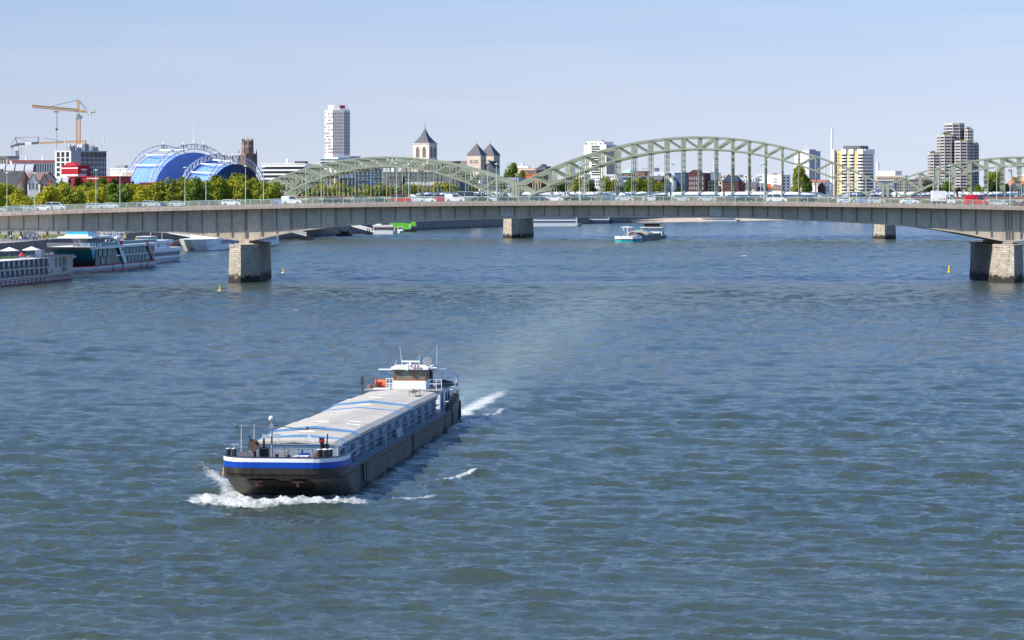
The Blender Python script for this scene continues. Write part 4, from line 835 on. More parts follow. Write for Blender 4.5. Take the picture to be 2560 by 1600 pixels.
for i, (px, yt, k) in enumerate(prom):
    tree(px, yt - 2 + (3 if i % 5 == 2 else 0) - (4 if i % 7 == 3 else 0), 930 + 14 * i if i % 2 else 905 + 14 * i, 84, k, '%s promenade tree above the road bridge railing, %s from the left' % (KW[k], ORD[i]), 'promenade trees behind the road bridge')
for i in range(22):
    px = 4 + i * 32 + TREE_R.uniform(-5, 5); yt = float(np.interp(px, [0, 90, 180, 400, 470, 590, 690], [474, 492, 478, 474, 458, 454, 474])) + TREE_R.uniform(-3, 4); k = TREE_R.choice(('yellow', 'olive', 'olive', 'green'))
    tree(px, yt, 1120 + TREE_R.uniform(-20, 20), 66, k, '%s tree in the back row of the promenade trees, %s from the left' % (KW[k], ORD[i]), 'back row of promenade trees')
for px, yt, w_, k, wh_ in [(66, 466, 40, 'dark', 'below the dark gabled roofs'), (133, 462, 42, 'dark', 'in front of the grey barrel roof'), (160, 464, 36, 'green', 'right of the grey barrel roof'), (198, 447, 34, 'brown', 'in front of the red building'), (220, 456, 40, 'green', 'right of the dark red-brown tree'), (252, 447, 42, 'green', 'in front of the red wing'), (285, 453, 36, 'dark', 'left of the blue dome'), (332, 461, 20, 'dark', 'at the left foot of the blue dome'), (452, 442, 24, 'dark', 'between the two blue domes')]:
    tree(px, yt, 1240, w_, k, '%s tree %s' % (KW[k], wh_), 'trees in front of the left buildings')
n_ = 0; row = []
px = 688
while px < 1262: row.append((px, 466 + TREE_R.uniform(-4, 5), 'olive' if TREE_R.random() < .6 else 'yellow')); px += 23
for i, (px, yt, k) in enumerate(row): tree(px, yt, YBp(px) + 8, 62, k, '%s riverside tree behind the left arch, %s from the left' % (KW[k], ORD[i]), 'riverside trees behind the left arch')
row = [(1345, 462, 'brown'), (1375, 460, 'dark'), (1405, 458, 'dark'), (1440, 452, 'olive'), (1474, 456, 'dark'), (1520, 452, 'olive'), (1543, 457, 'olive'), (1575, 452, 'green'), (1598, 450, 'olive'), (1622, 454, 'olive'), (1645, 455, 'olive'), (1690, 468, 'dark'), (1326, 452, 'brown')]
for i, (px, yt, k) in enumerate(sorted(row)): tree(px, yt, YBp(px) + 8, 46 if i else 36, k, '%s riverside tree behind the centre arch, %s from the left' % (KW[k], ORD[i]), 'riverside trees behind the centre arch')
for px, yt, w_, k, dy, lb in [(1276, 418, 46, 'green', 160, 'big green tree right of the twin church towers'), (1302, 430, 30, 'olive', 150, 'green tree behind the gap between the two arches'), (1996, 422, 52, 'olive', 20, 'big round yellow-green tree below the white tower block'), (2018, 440, 30, 'green', 10, 'smaller green tree on the right side of the big round tree'), (2012, 462, 26, 'green', 4, 'low green bush tree under the big round tree'), (2318, 458, 30, 'dark', 20, 'dark tree left of the stepped tower foot'), (2345, 470, 26, 'dark', 10, 'small dark tree at the stepped tower foot'), (2366, 458, 40, 'green', 20, 'green tree in front of the stepped tower'), (2396, 470, 24, 'dark', 10, 'small dark tree in front of the stepped tower, right of the green one'), (2420, 472, 24, 'green', 10, 'low green tree near the right foot of the stepped tower'), (2452, 462, 36, 'green', 20, 'green tree just right of the stepped tower'), (2484, 429, 58, 'olive', 40, 'big green tree right of the stepped tower'), (2478, 458, 44, 'dark', 20, 'dark green tree below the big green tree at right'), (2510, 462, 30, 'dark', 15, 'dark green tree left of the black gabled roof at right'), (2540, 450, 30, 'green', 90, 'green tree behind the houses at the right edge')]:
    tree(px, yt, YBp(px) + dy, w_, k, lb, 'trees on the right side of the skyline')
tree(-22, 560, 860, 60, 'dark', 'dark tree shading the promenade at the left edge', 'trees shading the promenade')
tree(28, 545, 880, 60, 'green', 'tree with a pale trunk on the promenade below the road bridge', 'trees shading the promenade')
# ---------------------------------------------------------------- buildings
W_white = mat('wall_white', (.74, .73, .71, 1), .8, .06, .12); W_cream = mat('wall_cream', (.60, .52, .42, 1), .85, .1, .15)
W_grey = mat('wall_grey', (.42, .42, .44, 1), .8, .08, .15); W_dkgrey = mat('wall_dark_grey', (.12, .125, .14, 1), .8, .15, .2)
W_stone = mat('church_stone', (.52, .44, .37, 1), .9, .15, .25); W_brown = mat('dark_gothic_stone', (.17, .12, .10, 1), .9, .45, .5)
W_brick = mat('dark_brick', (.095, .038, .035, 1), .9, .2, .3); W_yellow = mat('wall_yellow', (.60, .47, .22, 1), .8, .08, .15)
W_red = mat('facade_red', (.30, .006, .016, 1), .6, .12, .3); W_beige = mat('wall_beige', (.55, .46, .38, 1), .85, .08, .2)
R_slate = mat('roof_slate', (.10, .10, .115, 1), .8, .2, .6); R_dark = mat('roof_dark', (.045, .045, .055, 1), .8, .25, .5)
R_tile = mat('roof_red_tile', (.36, .12, .07, 1), .85, .2, .6); R_brown = mat('roof_brown', (.17, .12, .11, 1), .85, .2, .6); R_zinc = mat('roof_zinc', (.42, .43, .45, 1), .5, .1, .4)
R_orange = mat('roof_orange_tile', (.55, .13, .04, 1), .85, .12, .5)
WM = {}
def win_mesh(w_, h_, m, fr=None):
    k = (round(w_, 2), round(h_, 2), m.name)
    if k not in WM:
        g = MB(); g.box(-w_/2, w_/2, -.10, .02, -h_/2, h_/2, 0)
        t = min(.15, w_*.1); g.box(-w_/2 - t, w_/2 + t, -.16, .02, -h_/2 - t, -h_/2, 1); g.box(-w_/2 - t, w_/2 + t, -.16, .02, h_/2, h_/2 + t, 1)
        WM[k] = g.mesh('window', [m, fr or M_offwhite])
    return WM[k]
def cap100(items, mk, parent, name='window'):
    """items: (loc, rot, mesh); the first hundred are parts, the rest one part"""
    for loc, rz, me in items[:100]: inst(name, me, parent, loc, (0, 0, rz))
    rest = items[100:]
    if rest:
        g = MB(); ms = None
        for loc, rz, me in rest:
            M = Matrix.Translation(loc) @ Matrix.Rotation(rz, 4, 'Z'); ms = list(me.materials)
            b = len(g.v); g.v += [tuple(M @ v.co) for v in me.vertices]
            for p in me.polygons: g.f.append(tuple(b + i for i in p.vertices)); g.m.append(p.material_index)
        o = g.build(name + '_rows', ms, parent); o['kind'] = 'stuff'
class Bld:
    """Box building: near corner at column pxc; right face runs to px1, left face to px0. Local frame: right face on y=0, left face on x=0."""
    def __init__(s, name, label, px0, pxc, px1, ytop, Y, th=None, wall=None, zb=6.0, cat='building', depth=None, group=None, parapet=.5, roofm=None):
        s.Y = Y; Xc = PX(pxc, Y); s.th = th = math.radians(30 if th is None else (-20 if th <= 10 else th))
        s.root = empty(name, (Xc, Y, zb), th, label, cat, group); s.zb = zb
        # perspective-correct face lengths
        def hit(px, dx, dy):
            m = (px - 1280) / F; return (m * Y - Xc) / (dx - m * dy)
        s.a = hit(px1, math.cos(th), math.sin(th)) if px1 > pxc else 10
        s.b = (hit(px0, -math.sin(th), math.cos(th)) if px0 < pxc - .5 and th > .05 else (depth or 12))
        s.h = PZ(ytop, Y) - zb; g = MB(); g.box(0, s.a, 0, s.b, 0, s.h); s.wall = g.build('wall', wall, s.root)
        g = MB(); t = .25; g.box(-t, s.a + t, -t, s.b + t, s.h, s.h + parapet); g.build('roof', roofm or wall, s.root); s.items = []
    def z(s, py): return PZ(py, s.Y) - s.zb
    def rows(s, face, cols, ys, fw=.6, hh=1.6, m=None, x0=0.03, x1=.97, fr=None):
        L = s.a if face == 'R' else s.b; m = m or M_glass
        for y in ys:
            for c in range(cols):
                u = L * (x0 + (x1 - x0) * (c + .5) / cols); me = win_mesh(L * (x1 - x0) / cols * fw, hh, m, fr)
                s.items.append(((u, 0, s.z(y)), 0, me) if face == 'R' else ((0, u, s.z(y)), -math.pi/2, me))
        return s
    def bands(s, face, ys, hh=1.4, m=None, x0=0.02, x1=.98, out=.08):
        L = s.a if face == 'R' else s.b; m = m or M_glass
        for y in ys:
            g = MB(); z = s.z(y)
            if face == 'R': g.box(L*x0, L*x1, -out, .02, z - hh/2, z + hh/2)
            else: g.box(-out, .02, L*x0, L*x1, z - hh/2, z + hh/2)
            g.build('window_band', m, s.root)
        return s
    def block(s, name, x0, x1, y0, y1, z0, z1, m):
        g = MB(); g.box(s.a*x0, s.a*x1, s.b*y0, s.b*y1, z0, z1); return g.build(name, m, s.root)
    def done(s): cap100(s.items, None, s.root); return s
def rng_(a, b, n): return [a + (b - a) * i / (n - 1) for i in range(n)] if n > 1 else [a]
def gable(name, label, px0, px1, yeave, yridge, Y, th, wall, roof, depth=10, ridge='x', zb=6.0, wins=None, cat='house', hip=0.0, chim=0, group='houses along the far bank'):
    """house with the long side facing us when ridge is x, the gable facing us when ridge is y"""
    th = math.radians(-18 if th <= 10 else th); X = PX(px0, Y); m = (px1 - 1280) / F
    a = (m * Y - X) / (math.cos(th) - m * math.sin(th)); he = PZ(yeave, Y) - zb; hr = PZ(yridge, Y) - zb
    r = empty(name, (X, Y, zb), th, label, cat, group)
    g = MB(); g.box(0, a, 0, depth, 0, he)
    if ridge == 'y': g.add([(0, 0, he), (a, 0, he), (a/2, 0, hr), (0, depth, he), (a, depth, he), (a/2, depth, hr)], [(0,1,2), (5,4,3)])
    elif not hip: g.add([(0, 0, he), (0, depth, he), (0, depth/2, hr), (a, 0, he), (a, depth, he), (a, depth/2, hr)], [(2,1,0), (3,4,5)])
    g.build('wall', wall, r); g = MB(); o = .4
    if ridge == 'y':
        for s_ in (0, 1):
            e = -o if s_ == 0 else a + o
            g.add([(e, -o, he - .2), (a/2, -o, hr + .1), (a/2, depth + o, hr + .1), (e, depth + o, he - .2), (e, -o, he + .15), (a/2, -o, hr + .45), (a/2, depth + o, hr + .45), (e, depth + o, he + .15)], [(0,1,2,3), (7,6,5,4), (0,4,5,1), (1,5,6,2), (2,6,7,3), (3,7,4,0)])
    else:
        hx = a * hip
        for s_ in (0, 1):
            e = -o if s_ == 0 else depth + o
            g.add([(-o, e, he - .2), (-o + hx, depth/2, hr + .1), (a + o - hx, depth/2, hr + .1), (a + o, e, he - .2), (-o, e, he + .15), (-o + hx, depth/2, hr + .45), (a + o - hx, depth/2, hr + .45), (a + o, e, he + .15)], [(0,1,2,3), (7,6,5,4), (0,4,5,1), (1,5,6,2), (2,6,7,3), (3,7,4,0)])
        if hip:
            for e, k in ((-o, -o + hx), (a + o, a + o - hx)): g.add([(e, -o, he), (e, depth + o, he), (k, depth/2, hr + .4)], [(0, 1, 2)])
    rf = g.build('roof', roof, r)
    for i in range(chim):
        q = MB(); q.box(a * (.25 + .5*i) - .5, a * (.25 + .5*i) + .5, depth/2 + .6, depth/2 + 1.6, hr - 1.2, hr + 1.4); q.build('chimney', W_brick, rf)
    if wins:
        cols, ys, fw, hh = wins; it = []
        for y in ys:
            for c in range(cols): it.append(((a * (c + .5) / cols, 0, PZ(y, Y) - zb), 0, win_mesh(a / cols * fw, hh, M_glass)))
        cap100(it, None, r)
    return r
# --- far left: office block with roof gear
b = Bld('office_block', 'office block, white on its lit side and grey on its shaded face, with antennas on its flat roof, below the big crane', 139, 178, 266, 379, 1330, 40, W_grey)
g = MB(); g.box(-.25, -.02, -.1, b.b, 0, b.h + .2); g.build('lit_side_wall', W_white, b.root)  # sunlight put into the colour: lit side white, shaded face left grey
b.items = []
for y in (386, 399, 411, 424, 436):
    for c in range(3): b.items.append(((-.25, b.b * (.2 + .3*c), b.z(y)), -math.pi/2, win_mesh(3.2, 2.6 if y < 390 else 1.8, M_glass)))
b.rows('R', 6, [386.5], .85, 2.8, x0=.27, x1=1.0)
b.rows('R', 12, [399.5, 411.5, 424, 436, 448], .5, 1.8, x0=.27, x1=1.0).done()
for c in range(6): b.block('facade_recess', .33 + c * .115, .345 + c * .115, -.002, 0, b.z(452), b.z(395), W_dkgrey)
rm = b.root
for i, (px, w_, h_) in enumerate([(185, 3, 2.2), (214, 5, 3), (222, 2.2, 3.6), (236, 2.5, 2.4), (243, 3, 2), (193, 2.4, 2.8), (205, 2, 1.6)]):
    u = (px - 178) / 88 * b.a; g = MB(); g.box(u, u + w_, 4, 4 + w_, b.h + .5, b.h + .5 + h_); g.tube((u + 1, 5, b.h + .5 + h_), (u + 1, 5, b.h + .5 + h_ + 1.0), .4); g.build('roof_plant', M_offwhite if i % 2 else M_grey, rm)
for px, hh in ((145, 3.0), (153, 7), (167, 4), (228, 7), (256, 4.5), (262, 7.5)):
    u = (px - 178) / 88 * b.a; y_ = 1.0 if u > 0 else -u * 1.2; g = MB(); g.tube((max(u, .5), y_, b.h + .5), (max(u, .5), y_, b.h + .5 + hh), .12, .08, 5); g.tube((max(u, .5), y_, b.h + hh * .55), (max(u, .5), y_, b.h + hh * .9), .28, .28, 6); g.build('antenna', M_offwhite, rm)
# red building in front of it
b = Bld('red_building', 'dark red building with a stepped sloping roof, in front of the office block', 154, 195, 225, 416, 1290, 38, W_red)
g = MB(); hh = b.z(405)
g.loft([[(0, 0, b.h), (b.a*.1, 0, b.h), (b.a*.1, b.b, b.h), (0, b.b, b.h)], [(0, 2, b.h + .3), (b.a*.1, 2, b.h + .3), (b.a*.1, b.b * .9, b.h + .3), (0, b.b * .9, b.h+.3)], [(2, b.b*.45, hh), (6, b.b*.45, hh), (6, b.b * .82, hh), (2, b.b * .82, hh)]]); g.build('roof_hood', W_red, b.root)
b.bands('R', [424.5], 1.0, M_offwhite, .25, .75); b.bands('R', [430], 1.8, M_glass, .25, .75); b.bands('R', [438], 1.2, M_offwhite, .05, .7); b.bands('L', [420], .5, M_offwhite, 0, 1)
g = MB(); g.box(-.12, 0, 0, b.b, b.z(443.5), b.z(436)); g.build('white_panel', W_white, b.root)
Bld('red_wing', 'long low red wing with a white stripe, right of the red building', 166, 168, 292, 443, 1285, 8, W_red, depth=14).bands('R', [446], .5, M_offwhite, .4, .75)
# long white building with red band
b = Bld('terrace_building', 'long white building with a red roof edge and tall windows at far left', 20, 30, 138, 404, 1380, 14, W_white)
b.rows('R', 12, [417, 430], .4, 3.0, x0=.3).done(); g = MB(); g.box(-.3, b.a + .3, -.35, .0, b.h - .7, b.h + .8); g.build('roof_band', mat('faded_red', (.55, .18, .15, 1), .7, .1, .3), b.root)
g = MB(); g.box(0, b.a, -.2, 0, b.z(443), b.z(440)); g.build('lower_band', MATS['faded_red'], b.root)
for i, u in enumerate((.33, .72)):
    g = MB(); g.box(b.a*u, b.a*(u + .08), 4, 8, b.h, b.h + 3); g.build('roof_hut', M_offwhite, b.root)
b = Bld('corner_pavilion', 'beige pavilion with a dark flat top at the left edge of the skyline', -30, -25, 17, 397, 1400, 6, W_beige, depth=12); g = MB(); g.box(-1, b.a + .5, -.5, b.b, b.z(396), b.z(390)); g.build('roof_storey', W_dkgrey, b.root); b.rows('R', 6, [403], .7, 2.8, M_dark).done()
# barrel-vaulted roofs
def vault(name, label, px0, px1, yc, ye, Y, segs, m=R_zinc):
    X = PX(px0, Y); W_ = PX(px1, Y) - X; r = empty(name, (X, Y, 6), math.radians(3), label, 'building'); he = PZ(ye, Y) - 6; hc = PZ(yc, Y) - 6
    g = MB(); g.box(0, W_, 0, 14, 0, he); g.build('wall', W_beige, r)
    for i in range(segs):
        x0, x1 = W_ * i / segs, W_ * (i + 1) / segs - .5
        pr = [(7 - 7*math.cos(t), he + (hc - he)*math.sin(t)) for t in rng_(0, math.pi, 11)]; g = MB(); g.profx(pr, x0, x1); g.build('roof', m, r)
        for e in (x0 - .02, x1): q = MB(); q.profx([(7 - 6.6*math.cos(t), he + (hc - he)*.95*math.sin(t)) for t in rng_(0, math.pi, 11)], e, e + .06); q.build('gable_end', R_dark, r)
vault('market_hall', 'pale grey barrel-vaulted roofs over dark gable ends at far left', -10, 84, 410, 432, 1300, 4)
vault('arched_hall', 'small grey barrel roof behind the trees left of the red building', 118, 172, 443, 460, 1260, 3)
# dark gabled old houses
HG = 'dark gabled houses at far left'
gable('old_house', 'large dark slate-roofed house at the left edge behind the trees', -40, 38, 470, 430, 1200, 8, W_beige, R_dark, 16, 'x', group=HG, chim=1)
gable('old_house', 'brown-roofed house with a white dormer, second from the left', 34, 62, 462, 432, 1205, 12, W_beige, R_brown, 14, 'x', group=HG, wins=(2, [466], .35, 1.6))
gable('old_house', 'half-timbered white gable house between the brown roofs', 70, 96, 458, 433, 1195, 12, W_white, R_brown, 14, 'y', group=HG, wins=(3, [462, 470], .35, 1.4))
gable('old_house', 'tall brown-roofed house behind the half-timbered gable', 60, 104, 450, 432, 1225, 10, W_beige, R_brown, 14, 'x', group=HG)
gable('old_house', 'narrow dark gable house left of the brick chimney', 100, 122, 458, 434, 1215, 12, W_beige, R_brown, 14, 'y', group=HG, wins=(2, [464, 472], .35, 1.4))
g = MB(); g.box(-1, 1, -1, 1, 0, PZ(452, 1190) - 6); g.box(-1.25, 1.25, -1.25, 1.25, PZ(452, 1190) - 6, PZ(450, 1190) - 6); o = g.build('brick_chimney', R_tile); o.location = (PX(124, 1190), 1190, 6); tag(o, 'square brick chimney rising from the trees at far left', 'chimney')
b = Bld('low_hall', 'low white hall with orange windows between the office block and the blue dome', 268, 276, 336, 423, 1620, 8, W_white, depth=18); b.rows('R', 5, [437], .7, 2.8, mat('amber_blind', (.7, .33, .05, 1), .6, .15, .3), .5, .95).done(); g = MB(); g.box(b.a*.1, b.a*.5, 3, 9, b.h, b.h + 2.4); g.build('roof_hut', M_grey, b.root)
g = MB(); g.box(-3.4, 3.4, -3, 3, 0, PZ(456, 1160) - 6); o = g.build('rust_red_box_tower', mat('rust_cladding', (.22, .05, .03, 1), .8, .15, .3)); o.location = (PX(370, 1160), 1160, 6); tag(o, 'rust-red box tower among the trees in front of the blue dome', 'tower')

# --- blue dome: fabric shells hung from steel arches
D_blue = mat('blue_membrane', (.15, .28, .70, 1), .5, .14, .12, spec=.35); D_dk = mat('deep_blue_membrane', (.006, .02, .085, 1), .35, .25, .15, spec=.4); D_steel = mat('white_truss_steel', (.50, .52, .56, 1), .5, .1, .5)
DM = empty('musical_dome', (PX(470, 1450), 1450, 6), 0, 'bright blue fabric dome theatre hung from white steel lattice arches, behind the yellowing trees', 'theatre')
DX = PX(470, 1450)
def dpt(px, py, Y): return Vector((PX(px, Y) - DX, Y - 1450, PZ(py, Y) - 6))
def arc_pts(pxl, pxr, ytop, Yl, Yr, n=26, ybase=505, p=2.0, lean=.5):
    out = []
    for i in range(n + 1):
        t = i / n; a = math.pi * t; px = (pxl + pxr)/2 - (pxr - pxl)/2 * math.cos(a); Y = Yl + (Yr - Yl) * t
        sy = abs(math.sin(a)) ** (2 / p * .85); out.append(dpt(px, ybase - (ybase - ytop) * sy, Y))
    return out
def lattice(pts, dep, wid, name='steel_arch', lamps=()):
    g = MB(); n = len(pts); up = []
    c = sum((Vector(p) for p in pts), Vector()) / n; c.z = 0
    for p in pts:
        d = (p - c); d.normalize(); up.append(p + d * dep)
    side = Vector((0, wid, 0))
    for i in range(n - 1):
        a0, a1, b0, b1 = pts[i], pts[i+1], up[i], up[i+1]
        for s_ in (-side / 2, side / 2):
            g.bar(a0 + s_, a1 + s_, .26); g.bar(b0 + s_, b1 + s_, .26); g.bar(a0 + s_, b1 + s_, .15); g.bar(b0 + s_, b1 - (b1 - b0) * .999 + s_, .1)
        g.bar(b0 - side/2, b1 + side/2, .15); g.bar(b0 + side/2, a1 - side/2, .15)
    return g.build(name, D_steel, DM)
A = arc_pts(312, 505, 375, 1470, 1520); B = arc_pts(378, 590, 373, 1410, 1470); C_ = arc_pts(455, 625, 399, 1400, 1450); D = arc_pts(520, 660, 403, 1372, 1400)
def shrink(pts, f, dz=0): 
    c = sum((Vector(p) for p in pts), Vector()) / len(pts); c.z = 0; return [Vector((c.x + (p.x - c.x)*f, c.y + (p.y - c.y)*f, (p.z)*f + dz)) for p in pts]
def membrane(rings, name, m): g = MB(); g.loft(rings, 0, caps=False, closed=False); return g.build(name, m, DM, smooth=True)
def mid(p, q, f, sag, t=.5): return [(a*(1-t) + b_*t) * Vector((1, 1, 1)) - Vector((0, 0, 1)) * (sag * math.sin(math.pi * i / (len(p) - 1))) for i, (a, b_) in enumerate(zip(p, q))]
iA, iB, iC, iD = shrink(A, .955), shrink(B, .955), shrink(C_, .955), shrink(D, .955)
membrane([iA, mid(iA, iB, 1, 1.5), iB], 'fabric_shell', D_blue)
E = [p * 1 for p in iB]; tail = arc_pts(470, 640, 413, 1440, 1475); membrane([iB, mid(iB, tail, 1, 3.2, .33), mid(iB, tail, 1, 4.2, .66), shrink(tail, .93)], 'fabric_shell', D_blue)
membrane([iC, mid(iC, iD, 1, 1.5), iD], 'fabric_shell', D_blue)
cD = sum(iD, Vector()) / len(iD); fr = [Vector((cD.x + (p.x - cD.x)*.02, p.y + 10, p.z * .3)) for p in iD]
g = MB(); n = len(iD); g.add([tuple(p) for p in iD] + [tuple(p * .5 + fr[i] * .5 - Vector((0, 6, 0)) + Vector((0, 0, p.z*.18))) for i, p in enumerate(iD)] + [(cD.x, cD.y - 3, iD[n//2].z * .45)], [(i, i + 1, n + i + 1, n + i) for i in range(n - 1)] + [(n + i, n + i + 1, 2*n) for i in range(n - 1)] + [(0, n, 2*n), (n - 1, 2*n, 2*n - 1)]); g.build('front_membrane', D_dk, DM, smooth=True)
for P_ in (A, B, C_, D): lattice(P_, 2.6, 2.4)
for P_, Q_ in ((A, B), (C_, D)):
    for i in (6, 9, 12):
        g = MB(); g.tube(P_[i], Q_[i], .35, .35, 8); g.build('tie_tube', M_white, DM)
for P_, idx in ((A, (13,)), (B, (11, 13, 15)), (C_, (11, 13, 15)), (D, (12, 14))):
    for i in idx:
        g = MB(); c = P_[i] + Vector((0, 0, 3.6)); g.box(c.x - .8, c.x + .8, c.y - .9, c.y + .9, c.z - .3, c.z + .7, 0); g.tube(c, P_[i], .2, .2, 6, 1)
        for k in (-1.2, 0, 1.2): g.tube(c + Vector((k, 0, -.5)), P_[i] + Vector((k * 1.5 + .8, 0, .2)), .18, .12, 5, 1)
        g.build('suspension_head', [M_white, M_dark], DM)
g = MB(); c = B[13]; g.tube(c, c + Vector((0, 0, 11)), .22, .16, 6); g.tube(c + Vector((0, 0, 11)), c + Vector((0, 0, 17)), .08, .04, 5); g.build('flag_mast', M_white, DM)

# --- cranes
C_yel = mat('crane_yellow', (.72, .38, .10, 1), .5, .1, .5)
def truss(g, p, q, w_, n, m=0, r=.14):
    p, q = Vector(p), Vector(q); d = (q - p); ax = d.normalized(); up = Vector((0, 0, 1)) if abs(ax.z) < .9 else Vector((0, 1, 0)); a = ax.cross(up).normalized() * w_/2; c = a.cross(ax).normalized() * w_/2
    cs = [a + c, a - c, -a - c, -a + c]
    for o in cs: g.bar(p + o, q + o, r * 1.3, m=m)
    for i in range(n):
        s_, e = p + d * (i / n), p + d * ((i + 1) / n)
        for k in range(4): g.bar(s_ + cs[k], e + cs[(k + 1) % 4], r * .8, m=m); g.bar(s_ + cs[k], s_ + cs[(k + 1) % 4], r * .8, m=m)
Yc = 1500; cx = PX(196, Yc); K = empty('tower_crane', (cx, Yc, 6), 0, 'tall yellow tower crane with a long jib to the left, rising behind the office block', 'crane')
zz = lambda py, Y=Yc: PZ(py, Y) - 6; xx = lambda px, Y=Yc: PX(px, Y) - cx
g = MB(); truss(g, (0, 0, 0), (0, 0, zz(297)), 2.0, 34, r=.2); g.build('tower', C_yel, K)
g = MB(); g.box(-1.2, 1.2, -1.2, 1.2, zz(298), zz(292)); g.tube((0, 0, zz(292)), (0, 0, zz(284)), 1.0, .8, 10); g.box(.8, 2.2, -1, .6, zz(296), zz(289)); g.build('slewing_cab', M_grey, K)
g = MB(); truss(g, (-.5, 0, zz(276)), (xx(85.5), -8, zz(266.5)), 1.5, 44, r=.16); g.build('jib', C_yel, K)
g = MB(); truss(g, (0, 0, zz(281)), (0, 0, zz(250)), 1.2, 10, r=.16); g.build('apex', C_yel, K)
g = MB(); g.bar((1, 0, zz(279.5)), (xx(236), 2.5, zz(281)), 1.6, .5); g.box(xx(202), xx(210), -1, 1, zz(279), zz(274)); g.build('counter_jib', C_yel, K)
g = MB(); g.box(xx(220), xx(227), 0, 3, zz(289), zz(277)); g.box(xx(227), xx(235), 1, 4, zz(280), zz(274)); g.build('counterweight', M_offwhite, K)
g = MB(); g.tube((0, 0, zz(249.5)), (xx(127), -5, zz(268)), .12, n=4); g.tube((0, 0, zz(250)), (xx(222), 2, zz(278)), .1, n=4); g.tube((.2, 0, zz(251)), (xx(216), 1.6, zz(279)), .1, n=4); g.build('stay_cable', M_dark, K)
g = MB(); hx = xx(144.5); g.box(hx - 1.4, hx + 1.4, -4.2, -2.8, zz(281.5), zz(278)); g.build('trolley', C_yel, K)
g = MB(); g.tube((hx, -3.5, zz(281)), (hx, -3.5, zz(322)), .09, n=4); g.tube((hx + .3, -3.5, zz(281)), (hx + .3, -3.5, zz(322)), .06, n=4); g.tube((hx, -3.5, zz(326)), (hx, -3.5, zz(372)), .1, n=4); g.box(hx - .6, hx + .6, -4, -3, zz(326), zz(321.5)); g.build('hook_block', M_dark, K)
Yc = 1900; cx = PX(43, Yc); K = empty('tower_crane', (cx, Yc, 6), 0, 'smaller dark grey crane at far left whose jib continues in orange to the right', 'crane')
g = MB(); truss(g, (0, 0, 0), (0, 0, zz(364, Yc)), 1.6, 24, r=.24); g.box(-1.2, 1.2, -1.3, 1.3, zz(376, Yc), zz(366, Yc), 1); g.build('tower', [M_dark, M_offwhite], K)
g = MB(); truss(g, (xx(27, Yc), 0, zz(367.5, Yc)), (0, 0, zz(361, Yc)), 1.0, 5, r=.2); truss(g, (0, 0, zz(361, Yc)), (xx(97, Yc), 0, zz(357, Yc)), 1.3, 14, r=.24); g.bar((xx(63, Yc), -.8, zz(358.5, Yc)), (xx(79, Yc), -.8, zz(358, Yc)), .3, 2.2, 1); g.build('jib', [M_dark, M_white], K)
g = MB(); truss(g, (xx(98, Yc), 0, zz(358, Yc)), (xx(215, Yc), 3, zz(352.5, Yc)), 1.1, 30, r=.22); g.build('jib_extension', C_yel, K)
g = MB(); g.bar((xx(44, Yc), 0, zz(362, Yc)), (xx(38, Yc), 0, zz(343.5, Yc)), .5); g.bar((xx(95, Yc), 0, zz(357, Yc)), (xx(97, Yc), 0, zz(342.5, Yc)), .5); g.build('apex', M_dark, K)
g = MB()
for p, q in (((38, 344), (97, 342.5)), ((38, 344), (27, 367)), ((38, 344), (90, 358)), ((109, 344.5), (160, 354)), ((30, 366), (30, 400)), ((54, 371), (54, 386))): g.tube((xx(p[0], Yc), 0, zz(p[1], Yc)), (xx(q[0], Yc), 0, zz(q[1], Yc)), .12, n=4)
g.build('stay_cable', M_dark, K)

# --- Gothic tower behind the dome
Y = 1640; cx = PX(619, Y); T = empty('gothic_tower', (cx, Y, 6), math.radians(38), 'dark brown Gothic church tower stump with pinnacles, behind the right end of the blue dome', 'church tower')
g = MB(); hz = PZ(352, Y) - 6; hl = PZ(384, Y) - 6
oc = lambda r, z: [(r*math.cos(math.pi/8 + k*math.pi/4), r*math.sin(math.pi/8 + k*math.pi/4), z) for k in range(8)]
g.loft([[(-4, -4, 0), (4, -4, 0), (4, 4, 0), (-4, 4, 0)], [(-3.6, -3.6, hl), (3.6, -3.6, hl), (3.6, 3.6, hl), (-3.6, 3.6, hl)]]); g.loft([oc(3.7, hl), oc(3.2, hz)]); g.build('wall', W_brown, T)
for k in range(8):
    a = math.pi/8 + k*math.pi/4; q = MB(); x, y = 3.3*math.cos(a), 3.3*math.sin(a); q.tube((x*1.1, y*1.1, hl - 6), (x*.98, y*.98, hz), .42, .34, 5); q.tube((x, y, hz), (x, y, hz + 1.3), .4, .25, 5); q.build('pinnacle', W_brown, T)
    a += math.pi/8; q = MB(); r = 3.27; u = Vector((-math.sin(a), math.cos(a), 0)); c = Vector((math.cos(a), math.sin(a), 0)) * r * .98; zt = hz - 2; zl = hl + 1; W_ = .62
    q.add([tuple(c + u*W_ + Vector((0,0,zl))), tuple(c - u*W_ + Vector((0,0,zl))), tuple(c - u*W_ + Vector((0,0,zt - 1.2))), tuple(c + Vector((0,0,zt))), tuple(c + u*W_ + Vector((0,0,zt - 1.2)))], [(0,1,2,3,4)]); q.build('belfry_window', mat('pale_louvre', (.3, .27, .27, 1), .8, .2, 1), T)
for sx in (-1, 1):
    for sy in (-1, 1): q = MB(); q.tube((sx*3.9, sy*3.9, hl - 8), (sx*3.9, sy*3.9, hl), .6, .45, 5); q.tube((sx*3.9, sy*3.9, hl), (sx*3.9, sy*3.9, hl + 3), .45, .02, 5); q.build('corner_spire', W_brown, T)
g = MB(); g.tube((0, 0, hz), (0, 0, hz + 3.2), .1, .05, 4); g.build('finial', M_grey, T)

